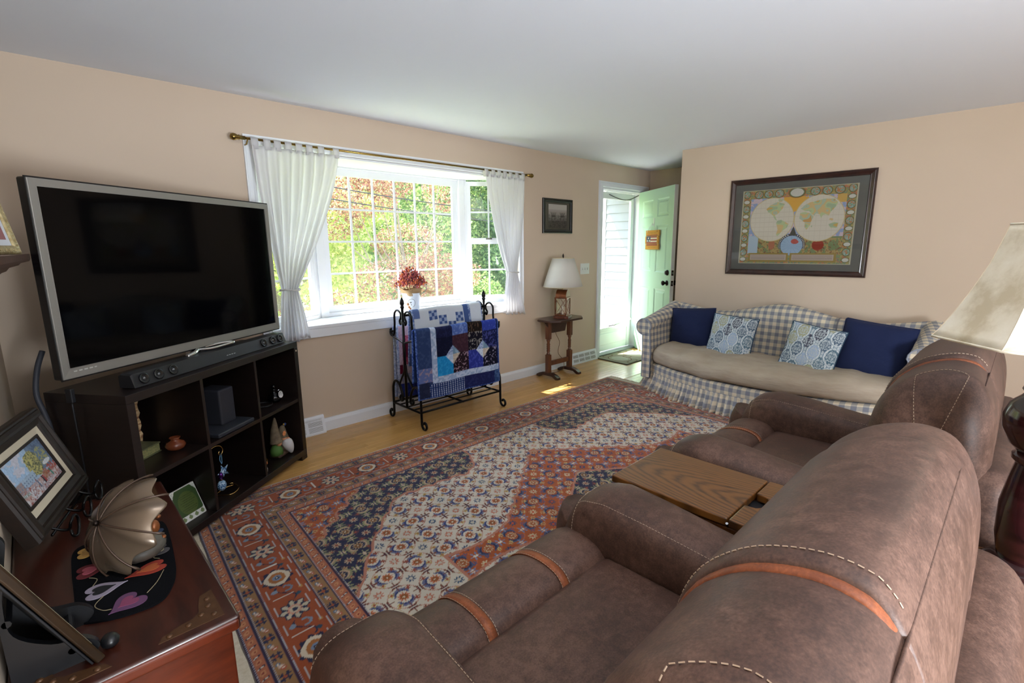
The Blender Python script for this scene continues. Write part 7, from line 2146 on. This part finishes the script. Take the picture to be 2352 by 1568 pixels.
# mantel shelf and gilt frame on it
M_MAN = wood('mantel_mahogany', '#3a2016', '#54301f', (4, 20, 30), 0.35, 0.2)
mt = thing('mantel_shelf', 'dark wood mantel shelf on the left wall', 'mantel shelf', (-0.075, 2.0, 1.29), 0)
pr = [(-0.078, 0.0), (-0.02, 0.0), (-0.005, 0.012), (0.008, 0.018), (0.02, 0.034), (0.045, 0.040), (0.052, 0.048), (0.052, 0.052), (0.078, 0.056), (0.082, 0.064), (0.082, 0.084), (-0.078, 0.084)]
P = []
for y in (-0.62, 0.75):
    P.append([(x+(0.0 if x < -0.07 else 0.04*(y)/0.75-0.035), y, z) for x, z in pr])
obj('shelf', MB().grid(P, cv=True, cap=True), M_MAN, mt)
gf = thing('gilt_photo_frame', 'ornate gilt photo frame standing on the mantel shelf', 'photo frame', (-0.055, 2.36, 1.374))
gf.rotation_euler = (R(-11), 0, R(68))
GW, GH = 0.22, 0.27
M_GIL = plain('gilt_cream', '#b3a47c', 0.35, 0.35, vary='#8d7b50', vscale=70)
obj('frame', moulding(GW, GH, [(0, -0.008), (0, 0.006), (0.006, 0.010), (0.026, 0.008), (0.030, 0.003), (0.030, -0.008)]).xf(Matrix.Translation((0, 0, GH/2))), M_GIL, gf)
om = MB()
for k in range(60):
    s_ = k/60*4; i = int(s_); q = s_-i
    x, z = [(-0.5+q, -0.5), (0.5, -0.5+q), (0.5-q, 0.5), (-0.5, 0.5-q)][i]
    om.ell((x*(GW-0.026), -0.0095, z*(GH-0.026)+GH/2), (0.005, 0.003, 0.0075) if k % 2 else (0.0075, 0.003, 0.004), 6, 4)
tag(obj('relief_leaves', om, M_GIL, gf, recalc=False), kind='stuff')
sh_, U, V = sheet(GW-0.058, GH-0.058, -0.001, 2, 2)
obj('mat_board', sh_.xf(Matrix.Translation((0, 0, GH/2))), plain('pale_blue_mat', '#c0c4cc', 0.8), gf)
sh_, U, V = sheet(GW-0.10, GH-0.10, -0.002, 2, 2)
obj('print', sh_.xf(Matrix.Translation((0, 0, GH/2))), plain('dull_red_print', '#8d5c5c', 0.7), gf)
obj('strut', MB().add([(-0.02, 0.008, 0.15), (0.02, 0.008, 0.15), (0.02, 0.055, 0.012), (-0.02, 0.055, 0.012), (-0.02, 0.011, 0.15), (0.02, 0.011, 0.15), (0.02, 0.058, 0.012), (-0.02, 0.058, 0.012)], [(0, 1, 2, 3), (7, 6, 5, 4), (0, 4, 5, 1), (1, 5, 6, 2), (2, 6, 7, 3), (3, 7, 4, 0)]), M_BLKM, gf)
